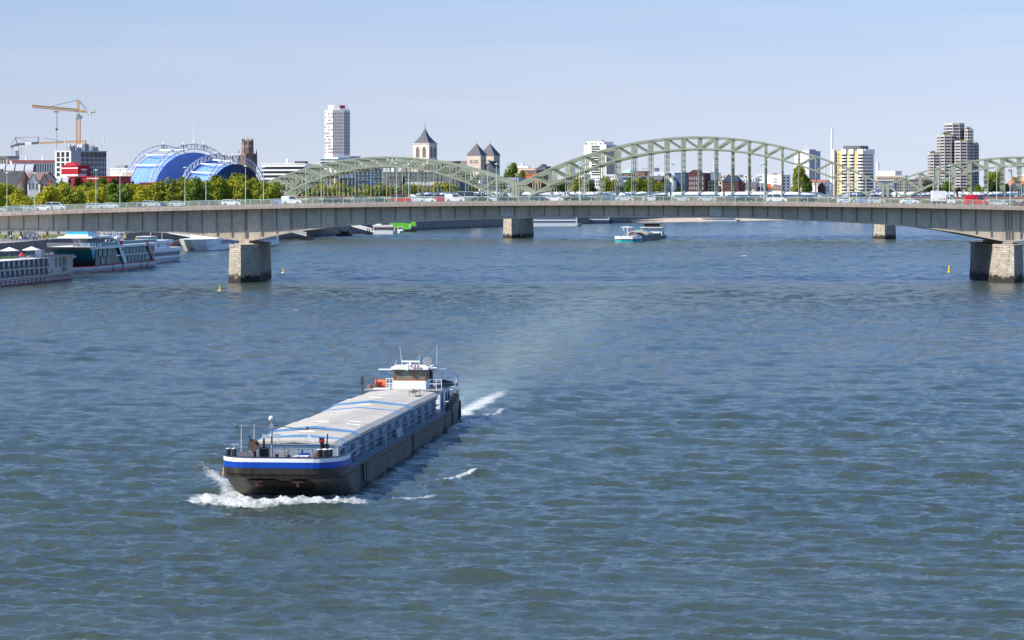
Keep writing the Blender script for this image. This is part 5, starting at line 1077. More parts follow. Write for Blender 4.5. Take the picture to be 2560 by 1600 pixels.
# --- white striped building, tower and glass blocks behind the left arch
b = Bld('striped_office', 'long white office building with horizontal dark window bands, behind the left arch', 648, 655, 762, 411, 1560, 7, W_white, depth=26, roofm=W_white)
b.bands('R', [420, 430.5, 441, 452, 463], 1.45, M_glass, -.0, 1.0); g = MB(); g.tube((b.a*.5, 6, b.h), (b.a*.5, 6, b.h + 3.3), .9, .9, 10); g.build('roof_pipe', M_white, b.root); b.block('roof_plant', .72, .95, .1, .3, b.h + .5, b.h + 1.8, M_dark)
b = Bld('blue_glass_hall', 'low dark blue glass hall right of the striped white office building', 755, 760, 802, 410, 1580, 6, M_blue_glass, depth=24, roofm=W_grey)
b = Bld('terraced_office', 'stepped white and glass terraces at the foot of the tall white tower', 796, 802, 846, 404, 1560, 6, W_white, depth=22); b.bands('R', [400, 406.5, 414], 1.0, M_teal_glass, -.01, 1.01); b.block('upper_storey', .1, .9, .1, .9, b.h, b.z(393), W_white)
# octagonal tower
Y = 1760; cx = PX(842, Y); T = empty('high_rise', (cx, Y, 6), 0, 'tall slender white tower block with small dark windows, behind the left arch', 'tower block')
h0, h1 = 0, PZ(275.5, Y) - 6; R_ = (873.5 - 811) / 2 * Y / F; kx = R_
px_e = [811, 834, 859, 873.5]; P3 = [(PX(811, Y) - cx, 4.5), (PX(834, Y) - cx, -6.5), (PX(859, Y) - cx, -6.5 + .6), (PX(873.3, Y) - cx, 2.5)]
poly = P3 + [(P3[3][0], 8), (P3[2][0], 15), (P3[1][0], 15), (P3[0][0], 8)]
g = MB(); g.prism(poly, 0, h1); g.build('wall', W_offw if 'W_offw' in globals() else mat('tower_white', (.66, .645, .63, 1), .8, .05, .2), T)
it = []; zr = [PZ(y, Y) - 6 for y in np.arange(285, 385, 8.0)]
for fi, (p, q, cols) in enumerate(((P3[0], P3[1], 5), (P3[1], P3[2], 5), (P3[2], P3[3], 5))):
    dx, dy = q[0] - p[0], q[1] - p[1]; L = math.hypot(dx, dy); a = math.atan2(dy, dx)
    for z in zr:
        for c in range(cols):
            t = (c + .5) / cols
            if fi == 0 and random.random() < .35: continue
            it.append(((p[0] + dx*t, p[1] + dy*t, z), a, win_mesh(L / cols * (.5 if fi else .4), 1.5 if fi else 1.0, M_glass, W_grey)))
it.sort(key=lambda i: (i[1] < -.5, 0)); cap100(it, None, T)
for fi, (p, q) in enumerate(((P3[0], P3[1]), (P3[1], P3[2]), (P3[2], P3[3]))):
    dx, dy = q[0] - p[0], q[1] - p[1]; L = math.hypot(dx, dy); n = Vector((dy, -dx, 0)).normalized()
    for c in range(6): m_ = MB(); a = Vector((p[0] + dx*c/5, p[1] + dy*c/5, 0)) + n * .1; m_.bar(a + Vector((0, 0, 8)), a + Vector((0, 0, h1 + .8)), .45, .45); m_.build('facade_rib', MATS['tower_white'], T)
g = MB(); g.prism([(x*.68 - .5, y*.7 + 1) for x, y in poly], h1, PZ(263, Y) - 6); rb = g.build('roof_box', MATS['tower_white'], T)
g = MB(); g.box(2.2, 5.6, -4.2, -3.4, PZ(271, Y) - 6, PZ(264, Y) - 6); g.build('roof_sign', mat('dark_red_sign', (.16, .02, .03, 1), .5, .2, 1), rb)
for x in (6.2, 7.2): g = MB(); g.tube((x, 0, h1), (x, 0, h1 + 3.6), .08, .04, 4); g.build('antenna', M_dark, T)
b = Bld('tower_podium', 'dark blue glass podium block under the tall white tower', 858, 862, 876, 392, 1730, 8, M_blue_glass, depth=16, roofm=W_grey)
b = Bld('glass_block', 'dark blue glass office block seen through the hangers of the left arch', 850, 868, 955, 424, 1600, 12, M_blue_glass, roofm=W_dkgrey); b.bands('R', [429, 436, 443, 450], .7, M_grey, 0, 1)
b = Bld('stone_hall', 'dark grey stone hall behind the trees under the left arch', 700, 712, 860, 447, 1480, 8, mat('hall_grey_stone', (.24, .23, .24, 1), .9, .15, .2), depth=18); b.rows('R', 14, [457], .5, 3.2, M_glass).done()  # plain dark grey stone for the hall walls
g = MB(); b.block('white_fin', .88, .92, -.3, .0, b.h - 3, b.h + 3.5, W_cream)
b = Bld('station_block', 'long grey glass block below the pointed church tower', 950, 958, 1146, 432, 1660, 6, W_dkgrey, depth=20, roofm=W_dkgrey); b.bands('R', [438, 449], 2.2, mat('grey_glass', (.10, .13, .14, 1), .2, .3, .15, spec=.7), .14, .8); b.bands('R', [459], 2.2, W_grey, .2, .8); b.block('white_hut', .08, .14, .1, .3, b.h, b.h + 3.2, W_white)
g = MB(); g.profx([(0, b.z(440)), (-8, b.z(470)), (0, b.z(470))], 4, 14); g.build('sloping_roof', R_dark, b.root)
b = Bld('window_grid_building', 'white building with a dense grid of windows below the twin towers', 1118, 1124, 1200, 443, 1690, 6, W_white, depth=14); b.rows('R', 12, [449, 457, 465], .5, 1.8).done()
b = Bld('blue_grid_building', 'pale blue-grey building with windows right of the twin church towers', 1226, 1232, 1296, 446, 1780, 6, mat('pale_blue_wall', (.35, .42, .52, 1), .8, .1, .2), depth=14); b.rows('R', 10, [452, 460, 468], .55, 1.8).done()
# small white roofs above the station block
b = Bld('white_annex', 'small white annex left of the pointed church tower', 1018, 1022, 1046, 416, 1750, 8, W_stone, depth=10)

# --- churches
def lancet(w_, h_, m, st=None):
    g = MB(); g.add([(-w_/2, -.08, 0), (w_/2, -.08, 0), (w_/2, -.08, h_*.72), (w_*.3, -.08, h_*.88), (0, -.08, h_), (-w_*.3, -.08, h_*.88), (-w_/2, -.08, h_*.72)], [(0,1,2,3,4,5,6)])
    g.bar((0, -.14, 0), (0, -.14, h_*.9), .14, .14, 1); g.bar((-w_/2, -.1, 0), (-w_/2, -.1, h_*.72), .18, .18, 1); g.bar((w_/2, -.1, 0), (w_/2, -.1, h_*.72), .18, .18, 1)
    g.bar((-w_/2, -.1, h_*.72), (0, -.1, h_), .18, .18, 1); g.bar((w_/2, -.1, h_*.72), (0, -.1, h_), .18, .18, 1); return g.mesh('window', [m, st or W_stone])
M_louv = mat('louvre', (.13, .11, .10, 1), .8, .2, 1)
b = Bld('church_tower', 'square cream church tower with a steep slate spire topped by a cross', 1032, 1072.5, 1093, 358.5, 1800, 62, mat('pale_church_wall', (.62, .56, .50, 1), .9, .1, .2), cat='church tower', parapet=.01)
lm = lancet(b.b * .2, 7.6, M_louv); lm2 = lancet(b.a * .26, 7.6, M_louv)
for t in (.3, .7): inst('window', lm, b.root, (-.02, b.b*t, b.z(393)), (0, 0, -math.pi/2)); inst('window', lm2, b.root, (b.a*t, -.02, b.z(393)))
g = MB(); g.box(-.35, b.a + .35, -.35, b.b + .35, b.h - .2, b.h + .25); g.box(-.2, b.a + .2, -.2, b.b + .2, b.z(399), b.z(397.5)); g.build('cornice', MATS['pale_church_wall'], b.root)
g = MB(); ca, cb_ = b.a/2, b.b/2; oc2 = lambda f, z: [(ca + (ca)*f*x, cb_ + cb_*f*y, z) for x, y in ((-1, -1), (1, -1), (1, 1), (-1, 1))]
zt = b.z(320); g.loft([oc2(.98, b.h + .25), oc2(.72, b.h + 2.0), oc2(.36, b.h + (zt - b.h) * .5), oc2(.02, zt)]); sp_o = g.build('spire', R_slate, b.root)
g = MB(); zc = b.z(302); g.tube((ca, cb_, zt - .3), (ca, cb_, zc), .14, .08, 5); g.ball((ca, cb_, zt + 1.2), .4); g.bar((ca - .6, cb_ + .8, zc - 1.6), (ca + .6, cb_ - .8, zc - 1.6), .16); g.build('cross', mat('verdigris', (.12, .22, .2, 1), .7, .1, 1), sp_o)
gable('church_nave', 'grey-roofed church nave between the pointed tower and the twin towers', 1093, 1172, 425, 404, 1815, 6, MATS['pale_church_wall'], R_brown, 14, 'x', cat='church', group=None)
gable('church_nave', 'low cream nave wing left of the pointed church tower', 1000, 1040, 432, 421, 1805, 6, MATS['pale_church_wall'], R_brown, 12, 'x', cat='church', group=None)
for (p0, pc, p1, dY, lb) in ((1168, 1201.5, 1215.5, 0, 'left'), (1215.5, 1234.5, 1249.5, 16, 'right')):
    b = Bld('church_tower', '%s of the two square stone church towers with matching pyramid roofs' % lb, p0 if lb == 'left' else 1201, pc, p1, 387.5, 1700 + dY, 62, W_stone, cat='church tower', parapet=.01)
    g = MB(); ca, cb_ = b.a/2, b.b/2; zt = b.z(358.5); o = .5
    g.loft([[(-o, -o, b.h), (b.a + o, -o, b.h), (b.a + o, b.b + o, b.h), (-o, b.b + o, b.h)], [(ca - .05, cb_ - .05, zt), (ca + .05, cb_ - .05, zt), (ca + .05, cb_ + .05, zt), (ca - .05, cb_ + .05, zt)]]); rf = g.build('roof', R_slate, b.root)
    g = MB(); g.tube((ca, cb_, zt - .3), (ca, cb_, zt + 1.8), .1, .06, 5); g.ball((ca, cb_, zt + .9), .3); g.build('finial', MATS['verdigris'], rf)
    l1 = lancet(b.b*.12, 2.6, M_louv); l2 = lancet(b.a*.16, 2.6, M_louv)
    for t in (.3, .68): inst('window', l1, b.root, (-.02, b.b*t, b.z(409)), (0, 0, -math.pi/2)); inst('window', l2, b.root, (b.a*t, -.02, b.z(409)))
    for t in (.3, .68):
        g = MB(); n = 10; pts = [(-.12, b.b*t + b.b*.16*math.cos(k), b.z(405) + 2.2*math.sin(k)*.8) for k in rng_(0, math.pi, n)]; g.path([(-.12, b.b*(t + .16), b.z(410))] + pts + [(-.12, b.b*(t - .16), b.z(410))], .22, 4); g.build('blind_arch', W_cream, b.root)
    g = MB(); 
    for yy in (389, 413, 418.5): g.box(-.2, b.a + .2, -.2, b.b + .2, b.z(yy) - .2, b.z(yy) + .15)
    g.build('string_course', W_stone, b.root)
gable('church_gable', 'small dark gabled roof between the two pyramid-roofed towers', 1214, 1234, 418, 404, 1705, 10, W_stone, R_dark, 10, 'y', cat='church', group=None)

# --- right of the towers up to the centre arch
b = Bld('red_block', 'low building with an orange-red wall right of the big green tree', 1300, 1304, 1345, 438, 1950, 8, R_orange, depth=14); b.block('upper_floor', 0, .9, 0, .9, b.h, b.z(425), W_brown)
b = Bld('beige_roof_house', 'beige house with white roof structures above the big green tree', 1284, 1288, 1338, 421, 2050, 10, W_cream, depth=14); b.block('roof_hut', .0, .62, .1, .5, b.h, b.z(415), W_white); b.block('roof_hut', .25, .35, .1, .3, b.z(415), b.z(408), M_offwhite)
b = Bld('dark_roof_block', 'dark grey block with roof gear just left of the centre arch', 1340, 1346, 1364, 417, 2060, 10, W_dkgrey, depth=12); b.block('roof_gear', .2, .7, .2, .6, b.h, b.h + 2, M_dark)
b = Bld('white_high_rise', 'white residential high-rise with dark balconies behind the left part of the centre arch', 1460, 1515.5, 1541, 363, 2150, 58, W_white, cat='tower block', parapet=.6)
for i, y in enumerate(rng_(367, 437, 13)):
    g = MB(); z = b.z(y); g.box(-.12, .02, b.b*.29, b.b*.66, z - .5, z + .7); g.build('balcony_opening', M_glass, b.root)
b.rows('R', 5, rng_(367, 437, 13), .75, 1.6).done()
b.block('penthouse', -.0, .97, .12, .88, b.h + .6, b.z(353.5), W_white); b.block('roof_vent', .3, .42, .3, .36, b.z(353.5), b.z(350), W_brown); 
g = MB()
for t in (.2, .45, .6, .85): g.box(-.1, .0, b.b*t, b.b*(t + .07), b.z(361.5), b.z(357.5))
g.build('penthouse_windows', M_glass, b.root)
FB = 'low city buildings behind the centre arch'
def simple(name, label, p0, pc, p1, yt, dy, th, wall, rows_=None, cols=6, roof=None, hh=1.8, fw=.5, gm=None):
    Y = YBp((p0 + p1)/2) + dy; b = Bld(name, label, p0, pc, p1, yt, Y, th, wall, depth=14, roofm=roof, group=FB)
    if rows_: b.rows('R', cols, rows_, fw, hh, gm).done()
    return b
simple('city_building', 'pale building with white roof terraces left of the white high-rise', 1402, 1406, 1462, 437, 120, 8, W_cream, [445, 453], 8)
simple('city_building', 'grey-brown block behind the dark trees under the centre arch', 1385, 1388, 1470, 450, 60, 6, mat('grey_brown_wall', (.30, .27, .25, 1), .9, .15, .2), [458, 466], 10)
simple('city_building', 'white building with a rounded zinc roof below the white high-rise', 1466, 1470, 1502, 446, 50, 8, W_white, [454, 462], 5, R_zinc)
simple('city_building', 'small bright white tower left of the white high-rise', 1411, 1414, 1424, 415, 200, 10, W_white)
simple('city_building', 'white framed house left of the teal glass building', 1508, 1512, 1545, 447, 60, 6, W_white, [452, 462], 4)
simple('glass_office', 'teal glass office building behind the round green trees', 1542, 1546, 1602, 443, 55, 5, M_teal_glass, None, roof=W_grey).bands('R', [453], 1.2, W_white, 0, 1)
simple('city_building', 'white-roofed block right of the white high-rise', 1503, 1506, 1542, 438, 160, 8, W_white, [443], 6)
gable('city_house', 'grey block with a small pale green pyramid roof behind the centre arch', 1554, 1576, 432, 425, 2190, 8, W_brown, mat('copper_roof', (.35, .55, .42, 1), .7, .1, .5), 14, 'x', group=FB, hip=.35)
simple('city_building', 'brown flat block left of the dark grey roof box', 1576, 1580, 1612, 429, 210, 6, W_brown)
simple('city_building', 'light building with a dark grey roof box, centre of the skyline', 1598, 1604, 1636, 421, 230, 10, W_grey).block('roof_box', .3, 1.0, 0, .9, 0.1, 6, W_dkgrey)
gable('long_roof_hall', 'long hall with a pale sloping roof right of centre', 1604, 1706, 441, 430, 2230, 4, W_grey, R_zinc, 24, 'x', group=FB, cat='hall')
gable('brick_house', 'dark brick house with white dormers behind the trees', 1606, 1654, 450, 441, 2080, 6, W_brick, R_slate, 12, 'x', group=FB, wins=(8, [456, 463], .3, 1.4), chim=2)
gable('brick_house', 'narrow house with a tall white gable and slate roof', 1652, 1682, 450, 434, 2085, 6, W_white, R_slate, 12, 'y', group=FB, wins=(4, [458], .35, 1.6))
simple('museum_block', 'dark blue-roofed block beside the long brick building', 1682, 1686, 1708, 433, 40, 6, mat('blue_slate', (.05, .10, .18, 1), .6, .15, .3), None)
b = Bld('brick_warehouse', 'large dark brick building with a stepped gable and many white-framed windows', 1704, 1710, 1761, 434, 2125, 6, W_brick, depth=18, roofm=R_dark); b.rows('R', 9, [446, 458, 470], .4, 2.2, mat('pale_pane', (.35, .36, .40, 1), .4, .2, .5)).done()
g = MB(); g.profy([(b.a*.15, b.h), (b.a*.85, b.h), (b.a*.55, b.h + 3), (b.a*.45, b.h + 3)], 0, 10); g.build('gable', W_brick, b.root)
simple('city_building', 'white flat block behind the brick building', 1754, 1757, 1776, 431, 120, 6, W_white)
simple('city_building', 'white cube block with a roof chimney', 1774, 1777, 1791, 433, 130, 6, W_white).block('chimney', .2, .35, .2, .3, 0, 40, M_offwhite)
simple('cream_house', 'cream house with large window panes right of the brick building', 1758, 1762, 1815, 452, 30, 6, W_cream, [458, 468, 477], 6, R_slate, 2.0)
gable('city_house', 'dark house with a steep blue-black roof, near the middle of the centre arch', 1806, 1846, 454, 440, 2120, 8, W_brick, mat('blue_black_roof', (.025, .04, .075, 1), .6, .2, .4), 14, 'x', group=FB, wins=(6, [462, 470], .3, 1.6), hip=.2, chim=1)
simple('city_building', 'white terraced block behind the dark steep roof', 1796, 1800, 1848, 438, 160, 8, W_cream, [443], 8)
simple('city_building', 'white apartment block with small windows right of the dark steep roof', 1846, 1850, 1888, 446, 110, 8, W_white, [451, 458], 6)
simple('city_building', 'white cube house with one dark window', 1857, 1860, 1870, 440, 160, 8, W_white, [443], 1)
simple('roof_garden_block', 'white block with a planted roof terrace', 1888, 1892, 1922, 437, 150, 8, W_white, [442, 450], 6)
b = simple('white_apartment_block', 'large bright white apartment block with balconies, left of the big round tree', 1906, 1955, 1976, 438, 110, 50, W_white, [444, 452, 460, 468, 476], 2, hh=1.6)
g = MB()
for y in (448, 455, 462): g.box(-.15, .0, b.b*.25, b.b*.42, b.z(y) - .8, b.z(y) + .8)
g.build('balcony_row', M_grey, b.root); b.block('red_roof_box', .1, .5, .45, .55, b.h, b.h + 1.6, R_tile)
gable('city_house', 'small house with a bright orange tiled roof', 1920, 1932, 472, 461, 2175, 20, W_white, R_orange, 10, 'x', group=FB)
gable('city_house', 'dark slate gabled house left of the orange roof', 1888, 1912, 474, 459, 2170, 10, W_cream, R_slate, 10, 'x', group=FB, wins=(4, [478], .35, 1.2))
gable('city_house', 'brown-roofed low house right of the orange roof', 1931, 1952, 474, 463, 2172, 8, W_cream, R_brown, 10, 'x', group=FB)
gable('city_house', 'grey gabled house with a cream front below the white cube house', 1862, 1888, 470, 456, 2165, 8, W_cream, R_slate, 10, 'x', group=FB, wins=(4, [474], .35, 1.4))
gable('city_house', 'dark red narrow house left of the grey gabled house', 1844, 1856, 462, 455, 2150, 8, W_brick, R_dark, 10, 'x', group=FB)
# white / grey-blue tower and chimneys
b = Bld('white_tower_block', 'white tower block with plain blue-grey side and rooftop antennas, behind the centre arch', 1986, 2023, 2051, 378.5, 2600, 50, mat('blue_grey_facade', (.26, .32, .42, 1), .7, .08, .1), cat='tower block', parapet=.5)
g = MB(); g.box(-.3, -.02, -.05, b.b, 0, b.h + .3); g.build('white_face', W_white, b.root); it = []
for y in rng_(388, 436, 6):
    for c in range(12): it.append(((-.3, b.b*(c + .5)/12, b.z(y)), -math.pi/2, win_mesh(b.b/12*.5, 1.5, M_grey)))
cap100(it, None, b.root)
for y in rng_(404, 446, 6): g = MB(); g.box(b.a*.4, b.a*.52, -.1, .0, b.z(y) - 1.0, b.z(y) + 1.0); g.build('window', M_glass, b.root)
b.block('roof_box', -.0, .6, .0, .5, b.h + .5, b.z(373), W_grey)
for t, y in ((-.0, 363), (.1, 365), (.45, 371), (.7, 364), (.8, 363)): g = MB(); g.tube((b.a*t, b.b*.25, b.h), (b.a*t, b.b*.25, b.z(y)), .3, .2, 5); g.build('antenna', M_offwhite, b.root)
def stack(label, px, w0, w1, yt, Y, m=W_white):
    g = MB(); h = PZ(yt, Y) - 6; g.tube((0, 0, 0), (0, 0, h), w0 * Y / F / 2, w1 * Y / F / 2, 16); g.tube((0, 0, h), (0, 0, h + .6), w1*Y/F/2*1.06, w1*Y/F/2*1.06, 16); o = g.build('chimney_stack', m, smooth=False); o.location = (PX(px, Y), Y, 6); return tag(o, label, 'chimney', 'tall chimneys on the skyline')
stack('very tall tapering white chimney left of the yellow apartment tower', 2080, 7.5, 5.2, 323.5, 2700); stack('thin short cream chimney right of the white tower block', 2062.5, 4, 3.2, 409, 2800, W_cream)
stack('stubby round white chimney between the yellow tower and the right arch', 2194, 8, 7.6, 407.5, 2600)
# yellow and white apartment tower
b = Bld('apartment_tower', 'yellow and white apartment tower with curved balconies, behind the centre arch right foot', 2088, 2159, 2184, 376, 2350, 58, W_yellow, cat='tower block', parapet=.2)
bays = [(0.02, .2), (.335, .48), (.575, .71)]
fl = rng_(387.5, 483, 13)
def bay(face, t0, t1):
    L = b.a if face == 'R' else b.b
    g = MB(); (g.box(L*t0, L*t1, -1.3, .02, b.z(385), b.z(372.5)) if face == 'R' else g.box(-1.3, .02, L*t0, L*t1, b.z(385), b.z(372.5))); g.build('white_crown', W_white, b.root)
    for y in fl:
        g = MB(); z = b.z(y)
        if face == 'R': g.prism([(L*t0, 0), (L*t0, -1.0), (L*(t0*.7 + t1*.3), -1.8), (L*(t0*.3 + t1*.7), -1.8), (L*t1, -1.0), (L*t1, 0)], z + .6, z + 1.9)
        else: g.prism([(0, L*t1), (-1.0, L*t1), (-1.8, L*(t0*.3 + t1*.7)), (-1.8, L*(t0*.7 + t1*.3)), (-1.0, L*t0), (0, L*t0)], z + .6, z + 1.9)
        g.build('balcony', W_white, b.root)
    g = MB(); (g.box(L*t0, L*t1, -.12, .02, b.z(487), b.z(384)) if face == 'R' else g.box(-.12, .02, L*t0, L*t1, b.z(487), b.z(384))); g.build('bay_glazing', M_glass, b.root)
for t in ((0.0, .2), (.34, .5), (.6, .77)): bay('L', *t)
for t in ((0.04, .34), (.36, .66), (.68, .98)): bay('R', *t)
for y in rng_(386, 478, 12):
    for t in (.86, .93): g = MB(); g.box(-.1, .0, b.b*t, b.b*(t + .025), b.z(y) - 1, b.z(y) + 1); g.build('slit_window', M_glass, b.root)
g = MB(); g.box(-2.5, .02, b.b*1.0, b.b*1.1, 0, b.z(373)); g.build('corner_bay', W_white, b.root)
b.block('roof_box', .1, .9, .15, .75, b.h + .2, b.z(364), W_dkgrey)
# right of it
b = Bld('white_box_building', 'white box building with a grey side, between the yellow tower and the right arch', 2194, 2238, 2254, 428, 2500, 55, W_white, depth=14, parapet=.3, group='buildings left of the right arch')
b = Bld('stone_office', 'beige office building with tall windows behind the gap left of the right arch', 2184, 2190, 2262, 440, 2450, 8, W_cream, depth=14, group='buildings left of the right arch'); b.rows('R', 16, [446], .6, 2.2).done(); b.bands('R', [454], 1.5, M_glass)
b = Bld('blue_glass_building', 'blue-grey glass building under the beige office building', 2184, 2188, 2236, 453, 2400, 6, mat('blue_grey_glass', (.10, .16, .24, 1), .3, .2, .2), depth=10, group='buildings left of the right arch'); b.bands('R', [463, 471], .8, W_grey)
b = Bld('dark_office', 'dark brown office behind the left end of the right arch', 2234, 2237, 2324, 450, 2420, 5, mat('dark_office_wall', (.09, .085, .10, 1), .7, .2, .2), depth=14, group='buildings left of the right arch'); b.rows('R', 14, [457, 465, 473], .5, 1.4, M_grey).done()
gable('city_house', 'house with a brown mansard roof left of the stepped tower', 2284, 2326, 452, 444, 2480, 6, W_white, R_brown, 14, 'x', group='buildings left of the right arch', hip=.1, wins=(7, [456], .35, 1.5))
g = MB(); g.box(0, 4, 0, 6, 0, PZ(425, 2500) - 6); 
gable('city_house', 'white gabled house with dark windows below the yellow tower', 2056, 2084, 464, 452, 2230, 14, W_white, R_brown, 12, 'y', group=FB, wins=(3, [468, 476], .35, 1.8))
gable('city_house', 'long white house with a red roof edge under the thin cream chimney', 2024, 2066, 455, 450.5, 2300, 6, W_white, R_tile, 12, 'x', group=FB, wins=(5, [460], .3, 1.8))
gable('city_house', 'dark purple-roofed house in front of the long white house', 2044, 2060, 470, 458, 2225, 10, W_brick, R_dark, 10, 'y', group=FB)

# --- stepped brutalist tower: octagonal columns of different heights with window bands
Y = 2450; cx = PX(2388, Y); T = empty('stepped_tower', (cx, Y, 6), 0, 'tall beige and dark stepped apartment tower with continuous window bands and planted terraces, at right', 'tower block')
W_tw = mat('tower_concrete', (.50, .445, .40, 1), .85, .08, .15); M_twg = mat('tower_glass', (.03, .04, .07, 1), .3, .4, .3, spec=.7)
def column(px0, px1, yt, y0, dep, gx=0.28, ybot=478):
    xa, xb = PX(px0, Y) - cx, PX(px1, Y) - cx; c = (xb - xa) * gx; h = PZ(yt, Y) - 6
    pl = lambda o: [(xa - o, y0 + c), (xa + c, y0 - o), (xb - c, y0 - o), (xb + o, y0 + c), (xb + o, y0 + dep), (xa - o, y0 + dep)]
    g = MB(); g.prism(pl(0), 0, h); o_ = g.build('tower_wing', W_tw, T)
    z = h - 2.6
    while z > PZ(ybot, Y) - 6:
        q = MB(); q.prism([(x, y) for x, y in pl(.06)], z - .85, z + .75); q.build('window_band', M_twg, o_); z -= 2.72
    # solid pier strips at the left facet
    q = MB(); q.bar((xa + c*.1, y0 + c*.9, 0), (xa + c*.1, y0 + c*.9, h), .9, .9); q.bar((xa + c, y0, 0), (xa + c, y0, h), .7, .7); q.bar(((xa + xb)/2 + 3, y0 - .05, 0), ((xa + xb)/2 + 3, y0 - .05, h), .4, .3); q.build('wall_strip', W_tw, o_)
column(2324.5, 2356, 382, -2, 14); column(2349, 2386, 337, -5, 20); column(2367, 2414, 307.5, 1, 16, .34); column(2384, 2424, 352, -11, 16, .3); column(2412, 2434.5, 322.5, -1, 16, .3); column(2430, 2450, 359.5, 3, 14, .3)
for i, (px, yt) in enumerate([(2333, 379), (2352, 379), (2364, 333), (2372, 334), (2402, 349), (2421, 319), (2440, 357)]):
    g = MB(); rg = random.Random(i); c = Vector((PX(px, Y) - cx, 0, PZ(yt + 3, Y) - 6))
    for k in range(90):
        d = Vector((rg.gauss(0, 1), rg.gauss(0, .8), abs(rg.gauss(0, .6)))) * 1.3; p = c + d; u = Vector((rg.uniform(-1, 1), rg.uniform(-1, 1), rg.uniform(-1, 1))).normalized() * .5; v_ = u.orthogonal().normalized() * .4
        g.add([p - u, p - v_, p + u, p + v_], [(0, 1, 2, 3)])
    g.build('terrace_planting', LM['green'], T)
b = Bld('signal_tower', 'small pale lattice and glass stair tower near the right edge', 2518, 2521, 2528, 430, 2700, 10, mat('pale_teal_wall', (.35, .45, .5, 1), .6, .2, .3), depth=6); b.block('sign_box', .0, 1, 0, 1, b.h, b.h + 2.4, W_red)
RB = 'buildings at the right edge'
b = Bld('orange_white_block', 'white and pale orange terraced block at the right edge', 2520, 2523, 2600, 444, 2650, 5, mat('peach_wall', (.72, .45, .28, 1), .8, .1, .1), depth=12, group=RB); b.block('upper_floor', .22, 1, 0, .9, b.h, b.z(436), W_white); b.bands('R', [441], .6, M_grey, .25, 1)
gable('city_house', 'white half-timbered gable house at the right edge', 2528, 2546, 464, 452, 2500, 12, W_white, R_tile, 12, 'y', group=RB, wins=(3, [462], .3, 1.3))
gable('city_house', 'black steep-roofed house right of the dark trees', 2500, 2552, 478, 464, 2430, 6, W_dkgrey, R_dark, 14, 'x', group=RB, hip=.28)
gable('city_house', 'white house with a red roof partly cut by the right edge', 2544, 2580, 462, 453, 2520, 8, W_white, R_tile, 12, 'x', group=RB, wins=(5, [466, 473], .3, 1.3))
gable('city_house', 'low white house with a pale roof below the big green tree', 2476, 2504, 466, 457, 2480, 8, W_white, R_slate, 10, 'x', group=RB)
